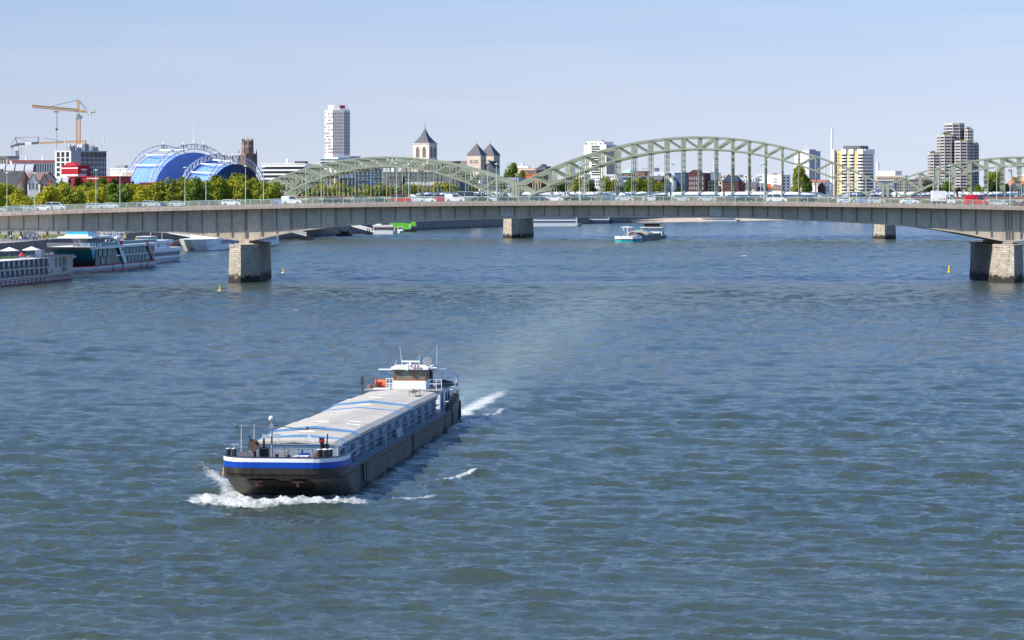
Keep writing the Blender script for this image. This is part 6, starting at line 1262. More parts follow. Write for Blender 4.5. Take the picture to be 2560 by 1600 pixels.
# ---------------------------------------------------------------- people
def person_mesh(pose):
    """one continuous skinned body; pose: stand, walk, sit, ride"""
    P = {'pel': (0, 0, .95), 'waist': (0, 0, 1.12), 'chest': (0, 0, 1.36), 'neck': (0, 0, 1.50), 'head': (0, -.02, 1.62), 'crown': (0, -.01, 1.72),
         'shL': (-.19, 0, 1.42), 'elL': (-.25, .03, 1.14), 'haL': (-.25, -.06, .90), 'shR': (.19, 0, 1.42), 'elR': (.25, .03, 1.14), 'haR': (.25, -.06, .90),
         'hiL': (-.10, 0, .90), 'knL': (-.11, -.02, .50), 'anL': (-.11, .03, .08), 'toL': (-.12, -.17, .04), 'hiR': (.10, 0, .90), 'knR': (.11, -.02, .50), 'anR': (.11, .03, .08), 'toR': (.12, -.17, .04)}
    if pose == 'walk':
        P.update(knL=(-.11, -.20, .52), anL=(-.11, -.28, .10), toL=(-.12, -.46, .07), knR=(.11, .06, .50), anR=(.11, .30, .13), toR=(.12, .16, .04), elL=(-.25, .14, 1.16), haL=(-.24, .12, .92), elR=(.25, -.10, 1.16), haR=(.24, -.26, .98))
    if pose in ('sit', 'ride'):
        for k in ('pel', 'waist', 'chest', 'neck', 'head', 'crown', 'shL', 'shR', 'elL', 'elR', 'haL', 'haR', 'hiL', 'hiR'):
            x, y, z = P[k]; P[k] = (x, y - (max(0, z - .95) * (.45 if pose == 'ride' else 0)), z - (0 if pose == 'ride' else .45))
        if pose == 'sit': P.update(knL=(-.12, -.42, .50), anL=(-.12, -.40, .08), toL=(-.12, -.58, .04), knR=(.12, -.42, .50), anR=(.12, -.40, .08), toR=(.12, -.58, .04), haL=(-.16, -.30, .62), haR=(.16, -.30, .62))
        else: P.update(knL=(-.12, -.36, .66), anL=(-.12, -.22, .26), toL=(-.12, -.38, .20), knR=(.12, -.28, .84), anR=(.12, -.12, .50), toR=(.12, -.28, .44), elL=(-.25, -.36, 1.22), haL=(-.22, -.58, 1.04), elR=(.25, -.36, 1.22), haR=(.22, -.58, 1.04))
    R = {'pel': .15, 'waist': .135, 'chest': .165, 'neck': .06, 'head': .10, 'crown': .085, 'shL': .07, 'shR': .07, 'elL': .048, 'elR': .048, 'haL': .04, 'haR': .04, 'hiL': .10, 'hiR': .10, 'knL': .065, 'knR': .065, 'anL': .045, 'anR': .045, 'toL': .04, 'toR': .04}
    E = [('pel', 'waist'), ('waist', 'chest'), ('chest', 'neck'), ('neck', 'head'), ('head', 'crown'), ('chest', 'shL'), ('shL', 'elL'), ('elL', 'haL'), ('chest', 'shR'), ('shR', 'elR'), ('elR', 'haR'), ('pel', 'hiL'), ('hiL', 'knL'), ('knL', 'anL'), ('anL', 'toL'), ('pel', 'hiR'), ('hiR', 'knR'), ('knR', 'anR'), ('anR', 'toR')]
    ks = list(P); me = bpy.data.meshes.new('p'); me.from_pydata([P[k] for k in ks], [(ks.index(a), ks.index(b)) for a, b in E], [])
    o = bpy.data.objects.new('p', me); COL.objects.link(o); o.modifiers.new('s', 'SKIN')
    for i, k in enumerate(ks): me.skin_vertices[0].data[i].radius = (R[k], R[k] * (.72 if k in ('chest', 'waist', 'pel') else 1))
    me.skin_vertices[0].data[0].use_root = True; sb = o.modifiers.new('u', 'SUBSURF'); sb.levels = 1
    out = bpy.data.meshes.new_from_object(o.evaluated_get(bpy.context.evaluated_depsgraph_get())); bpy.data.objects.remove(o)
    for m in range(3): out.materials.append(M_dark)
    hz = P['pel'][2] + .02; nz = P['neck'][2] - .02; hands = [Vector(P['haL']), Vector(P['haR'])]
    for p in out.polygons:
        c = p.center; p.use_smooth = True
        near_hand = min((c - h_).length for h_ in hands) < .10
        p.material_index = 2 if c.z > nz or near_hand else (1 if c.z > hz or abs(c.x) > .17 and c.z > .7 else 0)
    return out
PM = {k: person_mesh(k) for k in ('stand', 'walk', 'sit', 'ride')}
def hair_mesh():
    g = MB(); g.ball((0, .015, 1.685), .115, n=10, k=6, sz=.9); return g.mesh('hair', [M_dark], True)
HM_ = hair_mesh()
CL = {n_: mat('cloth_' + n_, c, .85, .15, 3) for n_, c in dict(white=(.75, .75, .75, 1), red=(.55, .03, .03, 1), blue=(.05, .12, .4, 1), navy=(.02, .03, .08, 1), black=(.02, .02, .02, 1), grey=(.25, .25, .26, 1), beige=(.45, .36, .26, 1), yellow=(.6, .45, .05, 1), green=(.06, .2, .08, 1), turquoise=(.05, .45, .55, 1), pink=(.6, .2, .3, 1)).items()}
HRC = [mat('hair_brown', (.06, .03, .015, 1), .8, .2, 5), mat('hair_blond', (.35, .25, .1, 1), .8, .2, 5), mat('hair_dark', (.012, .01, .01, 1), .8, .2, 5), mat('hair_grey', (.3, .3, .3, 1), .8, .2, 5)]
PR = random.Random(11)
def person(x, y, z, rz, pose, top, trous, label, group):
    o = bpy.data.objects.new('person', PM[pose]); link(o); o.location = (x, y, z); o.rotation_euler = (0, 0, rz); s = PR.uniform(.94, 1.05); o.scale = (s, s, s)
    for i, m in enumerate((CL[trous], CL[top], M_skin)): o.material_slots[i].link = 'OBJECT'; o.material_slots[i].material = m
    h = inst('hair', HM_, o, (0, -.31 if pose == 'ride' else 0, -.45 if pose == 'sit' else (-.0)))
    h.material_slots[0].link = 'OBJECT'; h.material_slots[0].material = PR.choice(HRC)
    return tag(o, label, 'person', group)

# ---------------------------------------------------------------- cars
CP = {n_: mat('car_paint_' + n_, c, .25, .04, .8, spec=.6) for n_, c in dict(white=(.80, .80, .80, 1), silver=(.50, .53, .55, 1), grey=(.16, .17, .18, 1), black=(.025, .026, .03, 1), darkgreen=(.03, .05, .045, 1), darkblue=(.03, .045, .10, 1), blue=(.10, .18, .36, 1), lightblue=(.30, .42, .62, 1), red=(.55, .008, .02, 1)).items()}
M_tyre = mat('tyre', (.02, .02, .02, 1), .9, .1, 4); M_rim = mat('rim', (.5, .5, .52, 1), .3, .1, 4, metal=.6)
M_hl = mat('headlight', (.75, .77, .8, 1), .15, .05, 3); M_tl = mat('taillight', (.45, .01, .01, 1), .2, .05, 3); M_cglass = mat('car_glass', (.045, .055, .06, 1), .08, .3, 1, spec=.9)
# kind: length, width, body outline (x,z), cabin: base (x0,x1), roof (x0,x1), z belt, z roof, wheels x, wheel radius
CK = {'hatch': (4.1, 1.75, [(-2.0, .25), (-2.05, .8), (-1.98, .98), (1.0, .95), (1.85, .78), (2.05, .6), (2.05, .3)], (-1.95, 1.05), (-1.45, .35), .95, 1.47, (-1.28, 1.30), .32),
      'estate': (4.6, 1.8, [(-2.25, .25), (-2.3, .8), (-2.25, .98), (1.1, .95), (2.1, .8), (2.3, .6), (2.3, .3)], (-2.22, 1.15), (-1.95, .35), .95, 1.5, (-1.40, 1.42), .33),
      'sedan': (4.6, 1.78, [(-2.25, .3), (-2.3, .8), (-2.2, .96), (-1.4, .99), (1.0, .96), (2.1, .8), (2.3, .6), (2.3, .3)], (-1.75, 1.2), (-.95, .35), .96, 1.42, (-1.38, 1.42), .33),
      'suv': (4.5, 1.85, [(-2.2, .35), (-2.25, .95), (-2.2, 1.12), (1.1, 1.10), (2.05, .98), (2.25, .7), (2.25, .4)], (-2.15, 1.15), (-1.9, .45), 1.10, 1.70, (-1.35, 1.38), .37),
      'van': (4.9, 1.95, [(-2.4, .3), (-2.45, 1.1), (-2.45, 1.15), (1.3, 1.15), (2.2, 1.0), (2.45, .65), (2.45, .35)], (-2.43, 1.55), (-2.40, .75), 1.13, 1.98, (-1.5, 1.5), .35),
      'tall_van': (5.6, 2.0, [(-2.8, .35), (-2.82, 1.3), (-2.82, 1.35), (1.6, 1.35), (2.5, 1.15), (2.8, .75), (2.8, .4)], (-2.8, 1.9), (-2.76, 1.2), 1.33, 2.55, (-1.75, 1.75), .37)}
CM = {}
def car_meshes(kind, col_, blind=False, deco=None):
    k = (kind, col_, blind)
    if k in CM: return CM[k]
    L, W, body, cb, cr, zb_, zr_, wx, wr = CK[kind]; hw = W / 2; d = {}
    g = MB(); g.loft([[(x, -hw + .06, z) for x, z in body], [(x, -hw, z if z < .9 else z - .04) for x, z in body], [(x, hw, z if z < .9 else z - .04) for x, z in body], [(x, hw - .06, z) for x, z in body]]) if False else None
    n = len(body); rings = [[(x, y, z - dz) for x, z in body] for y, dz in ((-hw, .05), (-hw + .08, 0), (hw - .08, 0), (hw, .05))]
    g = MB(); g.loft(rings)
    # roof and pillars in body colour
    t = .22; bot = [(cb[0], -hw + .06), (cb[1], -hw + .06), (cb[1], hw - .06), (cb[0], hw - .06)]; top = [(cr[0], -hw + t), (cr[1], -hw + t), (cr[1], hw - t), (cr[0], hw - t)]
    g.hexa([(x, y, zr_ - .06) for x, y in top], [(x * .97, y * .96, zr_) for x, y in top])
    for (x0, y0), (x1, y1) in zip(bot, top): g.bar((x0, y0, zb_ - .02), (x1, y1, zr_ - .04), .09)
    for fx in ((.42,) if kind in ('hatch', 'van', 'tall_van') else (.36, .68)):
        for s_ in (-1, 1):
            xb, xt = cb[0] + (cb[1] - cb[0]) * fx, cr[0] + (cr[1] - cr[0]) * fx; g.bar((xb, s_*(hw - .06), zb_), (xt, s_*(hw - t), zr_ - .04), .1)
    if kind in ('van', 'tall_van') and not blind is None:
        fb = .62 if kind == 'tall_van' else .5
        if blind:
            for s_ in (-1, 1):
                y0, y1 = s_*(hw - .055), s_*(hw - t + .012)
                g.add([(cb[0], y0, zb_), (cb[0] + (cb[1]-cb[0])*fb, y0, zb_), (cr[0] + (cr[1]-cr[0])*(fb + .08), y1, zr_ - .03), (cr[0], y1, zr_ - .03)], [(0, 1, 2, 3)])
            g.add([(cb[0] - .01, -hw + .06, zb_), (cb[0] - .01, hw - .06, zb_), (cr[0] - .01, hw - t, zr_), (cr[0] - .01, -hw + t, zr_)], [(0, 1, 2, 3)])
    d['body'] = g.mesh('body', CP[col_])
    g = MB(); e = .02; g.hexa([(x, y * .985, zb_ - .03) for x, y in bot], [(x, y * .97, zr_ - .05) for x, y in top]); d['windows'] = g.mesh('windows', M_cglass)
    g = MB(); g.tube((0, -.11, 0), (0, .11, 0), wr, wr, 14, 0); g.tube((0, -.125, 0), (0, -.11, 0), wr*.62, wr*.62, 10, 1); g.tube((0, .11, 0), (0, .125, 0), wr*.62, wr*.62, 10, 1); d['wheel'] = g.mesh('wheel', [M_tyre, M_rim])
    xf, xr = body[-2][0], body[1][0]; zf = body[-2][1]
    g = MB(); g.box(-.14, .03, -.2, .2, -.07, .08); d['headlight'] = g.mesh('headlight', M_hl); g = MB(); g.box(-.03, .1, -.14, .14, -.1, .16); d['taillight'] = g.mesh('taillight', M_tl)
    d['p'] = (hw, wx, wr, xf, xr, zf, body[1][1]); CM[k] = d; return d
CNT = {}
def car(px, kind, col_, lane, label, blind=False, face=1):
    Y = {0: 651.2, 1: 655.0, 2: 666.5, 3: 670.5}[lane]; x = PX(px, Y); d = car_meshes(kind, col_, blind); hw, wx, wr, xf, xr, zf, zt_ = d['p']
    e = empty('car' if 'van' not in kind else 'van', (x, Y, deck_z(x) + .108), 0 if face > 0 else math.pi, label, 'car' if 'van' not in kind else 'van', 'vehicles crossing the road bridge')
    inst('body', d['body'], e); inst('windows', d['windows'], e)
    for wxx in wx:
        for s_ in (-1, 1): inst('wheel', d['wheel'], e, (wxx, s_ * (hw - .09), wr))
    for s_ in (-1, 1): inst('headlight', d['headlight'], e, (xf - .02, s_*(hw - .28), zf + .06)); inst('taillight', d['taillight'], e, (xr, s_*(hw - .2), zt_ - .02))
    return e
L_ = [(-8, 'estate', 'silver', 0, 'silver estate car cut by the left edge of the picture'),
 (38, 'hatch', 'grey', 0, 'dark grey hatchback, leftmost whole car on the bridge'), (61, 'sedan', 'silver', 1, 'silver car just ahead of the leftmost dark hatchback'),
 (109, 'hatch', 'white', 0, 'white hatchback behind the white van at far left'), (141, 'van', 'white', 1, 'white van near the left end of the bridge, beside a cyclist'),
 (241, 'estate', 'silver', 0, 'silver-white estate beside the third near lamp from the left'), (277, 'hatch', 'white', 1, 'white hatchback just ahead of the silver-white estate'),
 (379, 'suv', 'silver', 0, 'tall silver car below the rust-red box tower'), (393, 'sedan', 'darkblue', 1, 'dark blue saloon half hidden by the tall silver car'), (444, 'hatch', 'silver', 0, 'silver hatchback left of the fifth lamp, below the blue dome'),
 (524, 'sedan', 'grey', 0, 'dark grey saloon below the middle of the blue domes'), (578, 'estate', 'white', 0, 'white estate below the dark blue front of the dome'), (601, 'sedan', 'silver', 2, 'silver car in the far lane behind the white estate'),
 (703, 'hatch', 'lightblue', 1, 'light blue car behind the white panel van'), (729, 'van', 'white', 0, 'white panel van near the left foot of the left arch', True),
 (832, 'estate', 'black', 0, 'black estate below the tall white tower'), (852, 'sedan', 'black', 1, 'low black saloon just ahead of the black estate'), (909, 'suv', 'grey', 0, 'dark grey off-roader left of the red van'), (946, 'sedan', 'darkgreen', 0, 'dark green saloon between the grey off-roader and the red van'),
 (1004, 'van', 'red', 0, 'red van under the crown of the left arch'), (1035, 'sedan', 'white', 1, 'white saloon just ahead of the red van'), (1068, 'hatch', 'white', 0, 'white hatchback below the pointed church tower'),
 (1104, 'hatch', 'red', 1, 'small red car squeezed behind the white delivery van'), (1137, 'van', 'white', 0, 'white delivery van below the right part of the left arch', True), (1171, 'tall_van', 'silver', 2, 'tall silver minibus with dark side windows in the far lane'),
 (1203, 'sedan', 'darkgreen', 0, 'dark green car right of the tall silver minibus'), (1240, 'hatch', 'white', 1, 'white hatchback right of the seventh lamp'), (1266, 'estate', 'black', 0, 'long black estate under the gap between the arches'), (1270, 'sedan', 'white', 2, 'white saloon in the far lane above the long black estate'),
 (1313, 'hatch', 'grey', 0, 'dark grey hatchback where the centre arch begins'), (1348, 'estate', 'darkblue', 0, 'dark blue estate at the left foot of the centre arch'), (1386, 'hatch', 'white', 0, 'white hatchback just right of the dark blue estate'),
 (1436, 'sedan', 'black', 0, 'black saloon left of the eighth lamp pair'), (1463, 'sedan', 'darkgreen', 1, 'dark green saloon partly behind the eighth lamp pair'), (1533, 'hatch', 'blue', 1, 'small blue car behind the silver saloon, below the white high-rise'), (1561, 'sedan', 'silver', 0, 'silver saloon just ahead of the small blue car'),
 (1628, 'hatch', 'white', 1, 'white car behind a cyclist, left of the centre of the arch'), (1662, 'suv', 'darkgreen', 0, 'dark green off-roader left of the ninth lamp pair'), (1702, 'hatch', 'silver', 0, 'silver hatchback right of the ninth lamp pair'), (1766, 'sedan', 'silver', 0, 'silver saloon below the crown of the centre arch'),
 (1828, 'hatch', 'grey', 1, 'grey hatchback behind a dark car, right of the arch crown'), (1862, 'sedan', 'black', 0, 'black saloon left of the bridge cyclist in red'), (1890, 'sedan', 'grey', 1, 'grey saloon beside the cyclist in red'), (1941, 'van', 'white', 0, 'white people carrier with side windows right of the tenth lamps'),
 (1962, 'hatch', 'black', 2, 'black car in the far lane behind the white people carrier'), (2024, 'sedan', 'black', 0, 'black saloon below the white tower block'), (2114, 'hatch', 'white', 0, 'white car with light blue side graphics, left of the eleventh lamps'),
 (2163, 'hatch', 'lightblue', 1, 'light blue car mostly hidden behind a silver hatchback'), (2191, 'hatch', 'silver', 0, 'silver hatchback between the centre and right arches'), (2273, 'sedan', 'white', 0, 'white taxi with blue door graphics and a roof sign'),
 (2441, 'tall_van', 'red', 0, 'tall bright red van near the right end of the bridge', True), (2494, 'estate', 'silver', 0, 'silver estate just ahead of the red van at right'), (2570, 'sedan', 'grey', 0, 'dark car cut by the right edge of the picture')]
L2_ = [(2292, 'sedan', 'grey', 2, 'grey car in the far lane near the left end of the right arch'), (1500, 'hatch', 'silver', 2, 'silver car alone in the far lane left of the small blue car'), (2072, 'sedan', 'silver', 2, 'silver far-lane car below the yellow apartment tower'), (2520, 'hatch', 'blue', 2, 'blue far-lane car near the rightmost lamp'), (330, 'hatch', 'black', 2, 'black car in the far lane below the blue dome, far left'), (780, 'hatch', 'silver', 2, 'silver far-lane car between two lamps near the white panel van')]
for a in L_: 
    e = car(a[0], a[1], a[2], a[3], a[4], blind=(len(a) > 5))
    if 'graphics' in a[4]:
        g = MB(); dd = CM[(a[1], a[2], False)]['p'][0]; g.box(-.9, .6, -dd - .012, -dd, .42, .86); g.build('door_graphics', CP['lightblue'], e)
        if 'taxi' in a[4]: g = MB(); g.box(-.12, .12, -.3, .3, 1.42, 1.56); g.build('roof_sign', CL['yellow'], e)
for a in L2_: car(*a, face=-1)
# box truck
Y = 651.6; x = PX(2357, Y); e = empty('box_truck', (x, Y, deck_z(x) + .108), 0, 'white box truck left of the red van, near the right end of the road bridge', 'truck', 'vehicles crossing the road bridge')
g = MB(); g.box(-2.75, .65, -1.1, 1.1, .85, 3.35); g.build('cargo_box', CP['white'], e)
g = MB(); g.profy([(0, 0)], 0, 1) if False else None
g = MB(); pr = [(.75, .4), (.75, 2.1), (1.2, 2.25), (1.75, 2.1), (2.35, 1.35), (2.75, 1.15), (2.85, .7), (2.85, .4)]
g.loft([[(x_, y_, z_) for x_, z_ in pr] for y_ in (-.98, .98)]); g.build('cab', CP['white'], e)
g = MB()
for s_ in (-1, 1): g.add([(1.0, s_*.99, 1.35), (2.2, s_*.99, 1.32), (1.75, s_*.99, 1.95), (1.0, s_*.99, 2.0)], [(0, 1, 2, 3)])
g.add([(2.38, -.85, 1.4), (2.38, .85, 1.4), (1.83, .8, 2.06), (1.83, -.8, 2.06)], [(0, 1, 2, 3)]); g.build('windows', M_cglass, e)
g = MB(); g.box(-2.7, .8, -.5, .5, .45, .85); g.build('chassis', M_dark, e)
for wx_ in (-1.7, 1.95):
    for s_ in (-1, 1): inst('wheel', car_meshes('tall_van', 'red', True)['wheel'], e, (wx_, s_*.88, .37))
for u in (-.9, -.05): g = MB(); g.box(u, u + .45, -1.112, -1.1, 1.15, 1.55); g.build('side_logo', CL['red' if u > -.5 else 'pink'], e)
# bicycles with riders
def bicycle(x, y, z, rz, label):
    g = MB()
    for cx_ in (-.52, .52):
        pts = [(0, cx_ + .33*math.cos(t), .34 + .33*math.sin(t)) for t in np.linspace(0, 2*math.pi, 15)]; g.path(pts, .02, 4)
    fr = MB(); fr.path([(0, .52, .34), (0, .15, .85), (0, -.40, .88), (0, -.05, .32), (0, .52, .34)], .02, 5); fr.path([(0, -.05, .32), (0, .15, .85)], .02, 5); fr.path([(0, -.52, .34), (0, -.42, .98)], .02, 5); fr.path([(-.25, -.5, 1.02), (.25, -.5, 1.02)], .015, 4); fr.box(-.07, .07, .02, .26, .88, .94)
    e = empty('bicycle', (x, y, z), rz, label, 'bicycle', 'bicycles on the road bridge'); fr.build('frame', M_dark, e); w_ = g.build('wheels', M_tyre, e); return e
for px, top, lb, lb2 in ((128, 'black', 'cyclist in black on the bridge footway, in front of the white van at left', 'black bicycle in front of the white van at left'), (346, 'blue', 'cyclist in a blue shirt, left of the tall silver car', 'bicycle under the cyclist in blue at left'), (880, 'white', 'cyclist in white left of the dark grey off-roader', 'bicycle under the cyclist in white'), (1613, 'black', 'cyclist in black behind the white car near the centre', 'bicycle under the cyclist near the centre of the bridge'), (1897, 'red', 'cyclist in a red top on the bridge footway', 'bicycle under the cyclist in the red top'), (2082, 'white', 'cyclist in white left of the car with blue graphics', 'bicycle left of the car with light blue graphics'), (2130, 'yellow', 'cyclist in yellow beside the eleventh lamps', 'bicycle under the cyclist in yellow')):
    Y = 648.6; x = PX(px, Y); z = deck_z(x) + .108; bicycle(x, Y, z, math.pi/2, lb2); person(x - .12, Y, z - .02, math.pi/2, 'ride', top, 'navy', lb, 'cyclists on the road bridge')
for px, top, pose, lb in ((1268, 'red', 'walk', 'far-side pedestrian in red between the left and centre arches'), (2398, 'pink', 'walk', 'pedestrian in pink right of the box truck'), (2484, 'red', 'stand', 'pedestrian in red on the far footway above the silver estate'), (2488, 'black', 'stand', 'pedestrian in black beside the one in red, far footway at right')):
    Y = 677.5; x = PX(px, Y); person(x, Y, deck_z(x) + .1, 1.57, pose, top, 'navy', lb, 'pedestrians on the road bridge')

# ---------------------------------------------------------------- buoys
def buoy(px, py, kind, label):
    Y = WD(py); e = empty('buoy', (PX(px, Y), Y, 0), 0, label, 'buoy', 'yellow buoys around the bridge piers'); y_ = mat('buoy_yellow', (.75, .50, .01, 1), .5, .08, 2)
    g = MB(); g.tube((0, 0, -.2), (0, 0, .28), .5, .42, 14); g.build('float', M_offwhite if kind else y_, e)
    g = MB()
    if kind: g.loft([[(-.24*f, -.06, z), (.24*f, -.06, z), (.24*f, .06, z), (-.24*f, .06, z)] for f, z in ((.8, .28), (1, .65), (.6, 1.1), (.15, 1.45))])
    else: g.tube((0, 0, .28), (0, 0, 1.55), .27, .24, 12); g.tube((0, 0, 1.55), (0, 0, 1.8), .24, .12, 12)
    g.build('topmark', y_, e)
buoy(549, 729, 1, 'yellow leaf-shaped buoy in front of the left pier'); buoy(708, 683, 1, 'yellow leaf-shaped buoy right of the left pier'); buoy(2373, 681, 0, 'yellow cylindrical buoy left of the right pier')

# ---------------------------------------------------------------- moored and moving ships
def ship_root(name, label, px, py, ang, group='white passenger ships'):
    Y = WD(py); return empty(name, (PX(px, Y), Y, 0), -math.radians(ang), label, 'ship', group)
# local frame: x to the right (river side is x=0), y away from the camera
def hull_long(root, W, y0, y1, z1, m, bow='near', stripe=None, blunt=2.0, bl=9):
    def pl(z, f): # outline
        if bow == 'near': return [(-W + f, y1 - f, z), (-W + f*.5, y0 + bl, z), (-W*.82, y0 + bl*.4 + f, z), (-W*.5, y0 + f*blunt, z), (-W*.18, y0 + bl*.4 + f, z), (-f*.5, y0 + bl, z), (-f, y1 - f, z)]
        return [(-W + f, y1 - 2, z), (-W + f*.5, y0, z), (-f*.5, y0, z), (-f, y1 - 2, z), (-W*.2, y1, z), (-W*.8, y1, z)]
    g = MB(); g.loft([pl(-1, 1.2), pl(0, .9), pl(z1*.5, .35), pl(z1, 0)]); h = g.build('hull', m, root)
    if stripe:
        g = MB(); g.loft([[(x + .04 if x > -W/2 else x - .04, y - .04, z + dz) for x, y, z in pl(z1 - .35, 0)] for dz in (0, .16)]); g.build('stripe', stripe, h)
    return h
def win_row(root, y0, y1, n, z, w_, h_, m, x=.05, name='window', side=True):
    me = win_mesh(w_, h_, m); 
    for i in range(n): inst(name, me, root, (x, y0 + (y1 - y0) * (i + .5) / n, z), (0, 0, math.pi/2))
# ship 1: river cruiser at the left edge
S1 = ship_root('river_cruise_ship', 'white cruise ship with two rows of balcony cabins, cut by the left edge', 184, 697.2, 10)
g = MB(); g.loft([[(-11, -110, z), (-.0 - f, -110, z), (-f, 0 - f, z), (-11 + f, 0 - f, z)] for z, f in ((-1, .8), (0, .5), (1.0, .1), (1.6, 0))]); h = g.build('hull', M_white, S1)
g = MB(); g.box(-11.0, .03, -110, -2.5, 1.12, 1.25); g.box(-11.0, .05, -110, -1, 0.0, .12); g.build('red_line', CL['red'], h)
g = MB(); g.box(-10.8, 0, -110, -.6, 1.6, 5.6); g.build('cabin_block', M_white, S1)
g = MB(); g.box(-11, .25, -110, 0.1, 5.6, 5.75); g.box(-11, .25, -7.5, .3, 5.75, 6.05); g.box(-10.9, .12, -110, -7, 3.45, 3.6); g.build('sundeck', M_white, S1)
win_row(S1, -62, -18.5, 13, 4.62, 2.0, 1.9, M_dark, name='balcony_window'); win_row(S1, -51, -18.5, 10, 2.55, 2.0, 1.65, M_dark, name='balcony_window')
win_row(h, -60, -19, 14, .7, .8, .42, M_glass, name='porthole')
for y, w_, h_, z in ((-13, .8, 2.4, 4.6), (-10, .8, 2.4, 4.6), (-7, 2.4, 2.4, 4.6), (-7, 2.2, 1.2, 2.8), (-16, .8, .9, 2.4)): inst('window', win_mesh(w_, h_, M_grey), S1, (.05, y, z), (0, 0, math.pi/2))
g = MB(); g.box(0, .1, -62, -17.8, 4.35, 4.4); g.box(0.06, .12, -62, -17.8, 3.62, 4.35, 1); g.box(.06, .12, -58, -17.8, 1.75, 2.4, 1); g.build('balcony_glass', [M_grey, mat('pale_balcony_glass', (.20, .27, .28, 1), .15, .1, 1)], S1)
g = MB()
for y in np.arange(-60, 0, 2.2): g.bar((.1, y, 5.75), (.1, y, 6.7), .06)
g.bar((.1, -60, 6.7), (.1, -8, 6.7), .06); g.bar((.1, -60, 6.3), (.1, -8, 6.3), .04); g.build('sundeck_rail', M_grey, S1)
g = MB(); g.hexa([(-9, -.5, 4.9), (-.3, -.5, 4.9), (-1, 5.2, 5.4), (-7, 5.2, 5.4)], [(-9, -.5, 5.2), (-.3, -.5, 5.2), (-1, 5.2, 5.55), (-7, 5.2, 5.55)]); g.build('stern_awning', M_white, S1)
def on(root, p): return root.matrix_world @ Vector(p) if False else (Matrix.Translation(root.location) @ Matrix.Rotation(root.rotation_euler.z, 4, 'Z')) @ Vector(p)
def parasol(root, p, label, grp, r=2.3, m=M_white, hh=2.75):
    q = on(root, p); e = empty('parasol', q, 0, label, 'parasol', grp)
    g = MB(); g.tube((0, 0, 0), (0, 0, hh), .05); g.build('pole', M_grey, e)
    g = MB(); rg = lambda r_, z: [(r_*math.cos(t), r_*math.sin(t), z) for t in [k*math.pi/4 for k in range(8)]]
    g.loft([rg(r, hh - .85), rg(r, hh - .75), rg(.06, hh + .05)]); g.build('canopy', m, e)
parasol(S1, (-5, -31.3, 5.75), 'left white parasol on the sundeck of the cruise ship at the left edge', 'white parasols on the sundeck'); parasol(S1, (-2.6, -22.8, 5.75), 'right white parasol on the sundeck of the cruise ship at the left edge', 'white parasols on the sundeck')
parasol(S1, (-3.6, -27, 5.75), 'small red parasol between the two white parasols', 'red parasol', .7, CL['red'], 1.5)
g = MB(); g.box(-4.4, -2.8, -15.5, -13, 5.76, 7.6); g.build('deck_cabin', M_white, S1)
g = MB(); g.box(-7, -6, -60, -22, 5.76, 6.2); g.build('planter', mat('planter_green', (.12, .22, .04, 1), .9, .3, 2), S1)
for i in range(7):
    g = MB(); y = -24 + i*2.8; g.box(-.9, .3, 0, .6, .3, .4); g.bar((-.9, .3, .35), (-1.3, .3, .95), .6, .08); 
    for u in (-.8, .25): g.bar((u, .08, 0), (u, .08, .3), .06); g.bar((u, .52, 0), (u, .52, .3), .06)
    o = g.build('deck_lounger', M_offwhite if i % 2 else M_dark); o.location = on(S1, (-3 - (i % 2), y, 5.76)); o.rotation_euler.z = -math.radians(10); tag(o, '%s lounger on the sundeck of the cruise ship, %s from the left' % ('white' if i % 2 else 'dark', ORD[i]), 'lounger', 'loungers on the sundeck')
# ship 2: big excursion ship
S2 = ship_root('excursion_ship', 'large white teal-glazed excursion ship with slanted struts and turquoise chairs on its top deck', 392, 666.3, 8.6)
LL = 74; W2 = 11.5; SG = mat('green_saloon_glass', (.05, .20, .19, 1), .15, .25, .4, spec=.6)
g = MB(); pl = lambda z, f, e=0: [(-W2 + f, 0, z), (-W2 + f, -LL + 12, z), (-W2*.75, -LL + 2 + e, z), (-W2*.5, -LL - 6 + e, z), (-W2*.25, -LL + 2 + e, z), (-f, -LL + 12, z), (-f, 0, z)]
g.loft([pl(-1, 1.4, 6), pl(0, 1.0, 4), pl(.9, .3, 1.2), pl(1.9, 0)]); h = g.build('hull', M_white, S2)
g = MB(); g.loft([[(x + (.05 if x > -W2/2 else -.05), y - .05, z) for x, y, z in pl(zz_, 0)] for zz_ in (1.72, 1.9)]); g.box(-.95, -.6, -LL + 15, -1, -.05, .15); g.build('red_line', CL['red'], h)
g = MB(); g.box(-W2 + .4, -.25, -LL + 16, -1.5, 1.9, 6.3); g.build('saloon_glazing', mat('saloon_glass', (.015, .035, .04, 1), .12, .5, .3, spec=.7), S2)
g = MB(); g.box(-W2 + .1, -.05, -LL + 34, -1, 3.95, 4.35); g.box(-W2 + .3, -.2, -LL + 38, -1, 2.0, 2.35, 1); g.build('deck_band', [M_white, M_grey], S2)
g = MB(); g.hexa([(-W2 + .3, -LL + 12, 6.2), (-.3, -LL + 12, 6.2), (.1, -LL + 16, 6.2), (-W2 - .1, -LL + 16, 6.2)], [(-W2 - .2, -LL + 9, 7.0), (.2, -LL + 9, 7.0), (.2, -LL + 16, 7.0), (-W2 - .2, -LL + 16, 7.0)]); g.box(-W2 - .15, .15, -LL + 16, 0, 6.3, 7.0); g.build('top_deck_edge', M_white, S2)
for i in range(9): inst('saloon_window', win_mesh(2.6, 1.6, SG, M_dark), S2, (-.2, -LL + 42 + i*3.3 , 5.3), (0, 0, math.pi/2)); inst('saloon_window', win_mesh(2.6, 1.6, SG, M_dark), S2, (-.2, -LL + 40 + i*3.4, 3.2), (0, 0, math.pi/2))
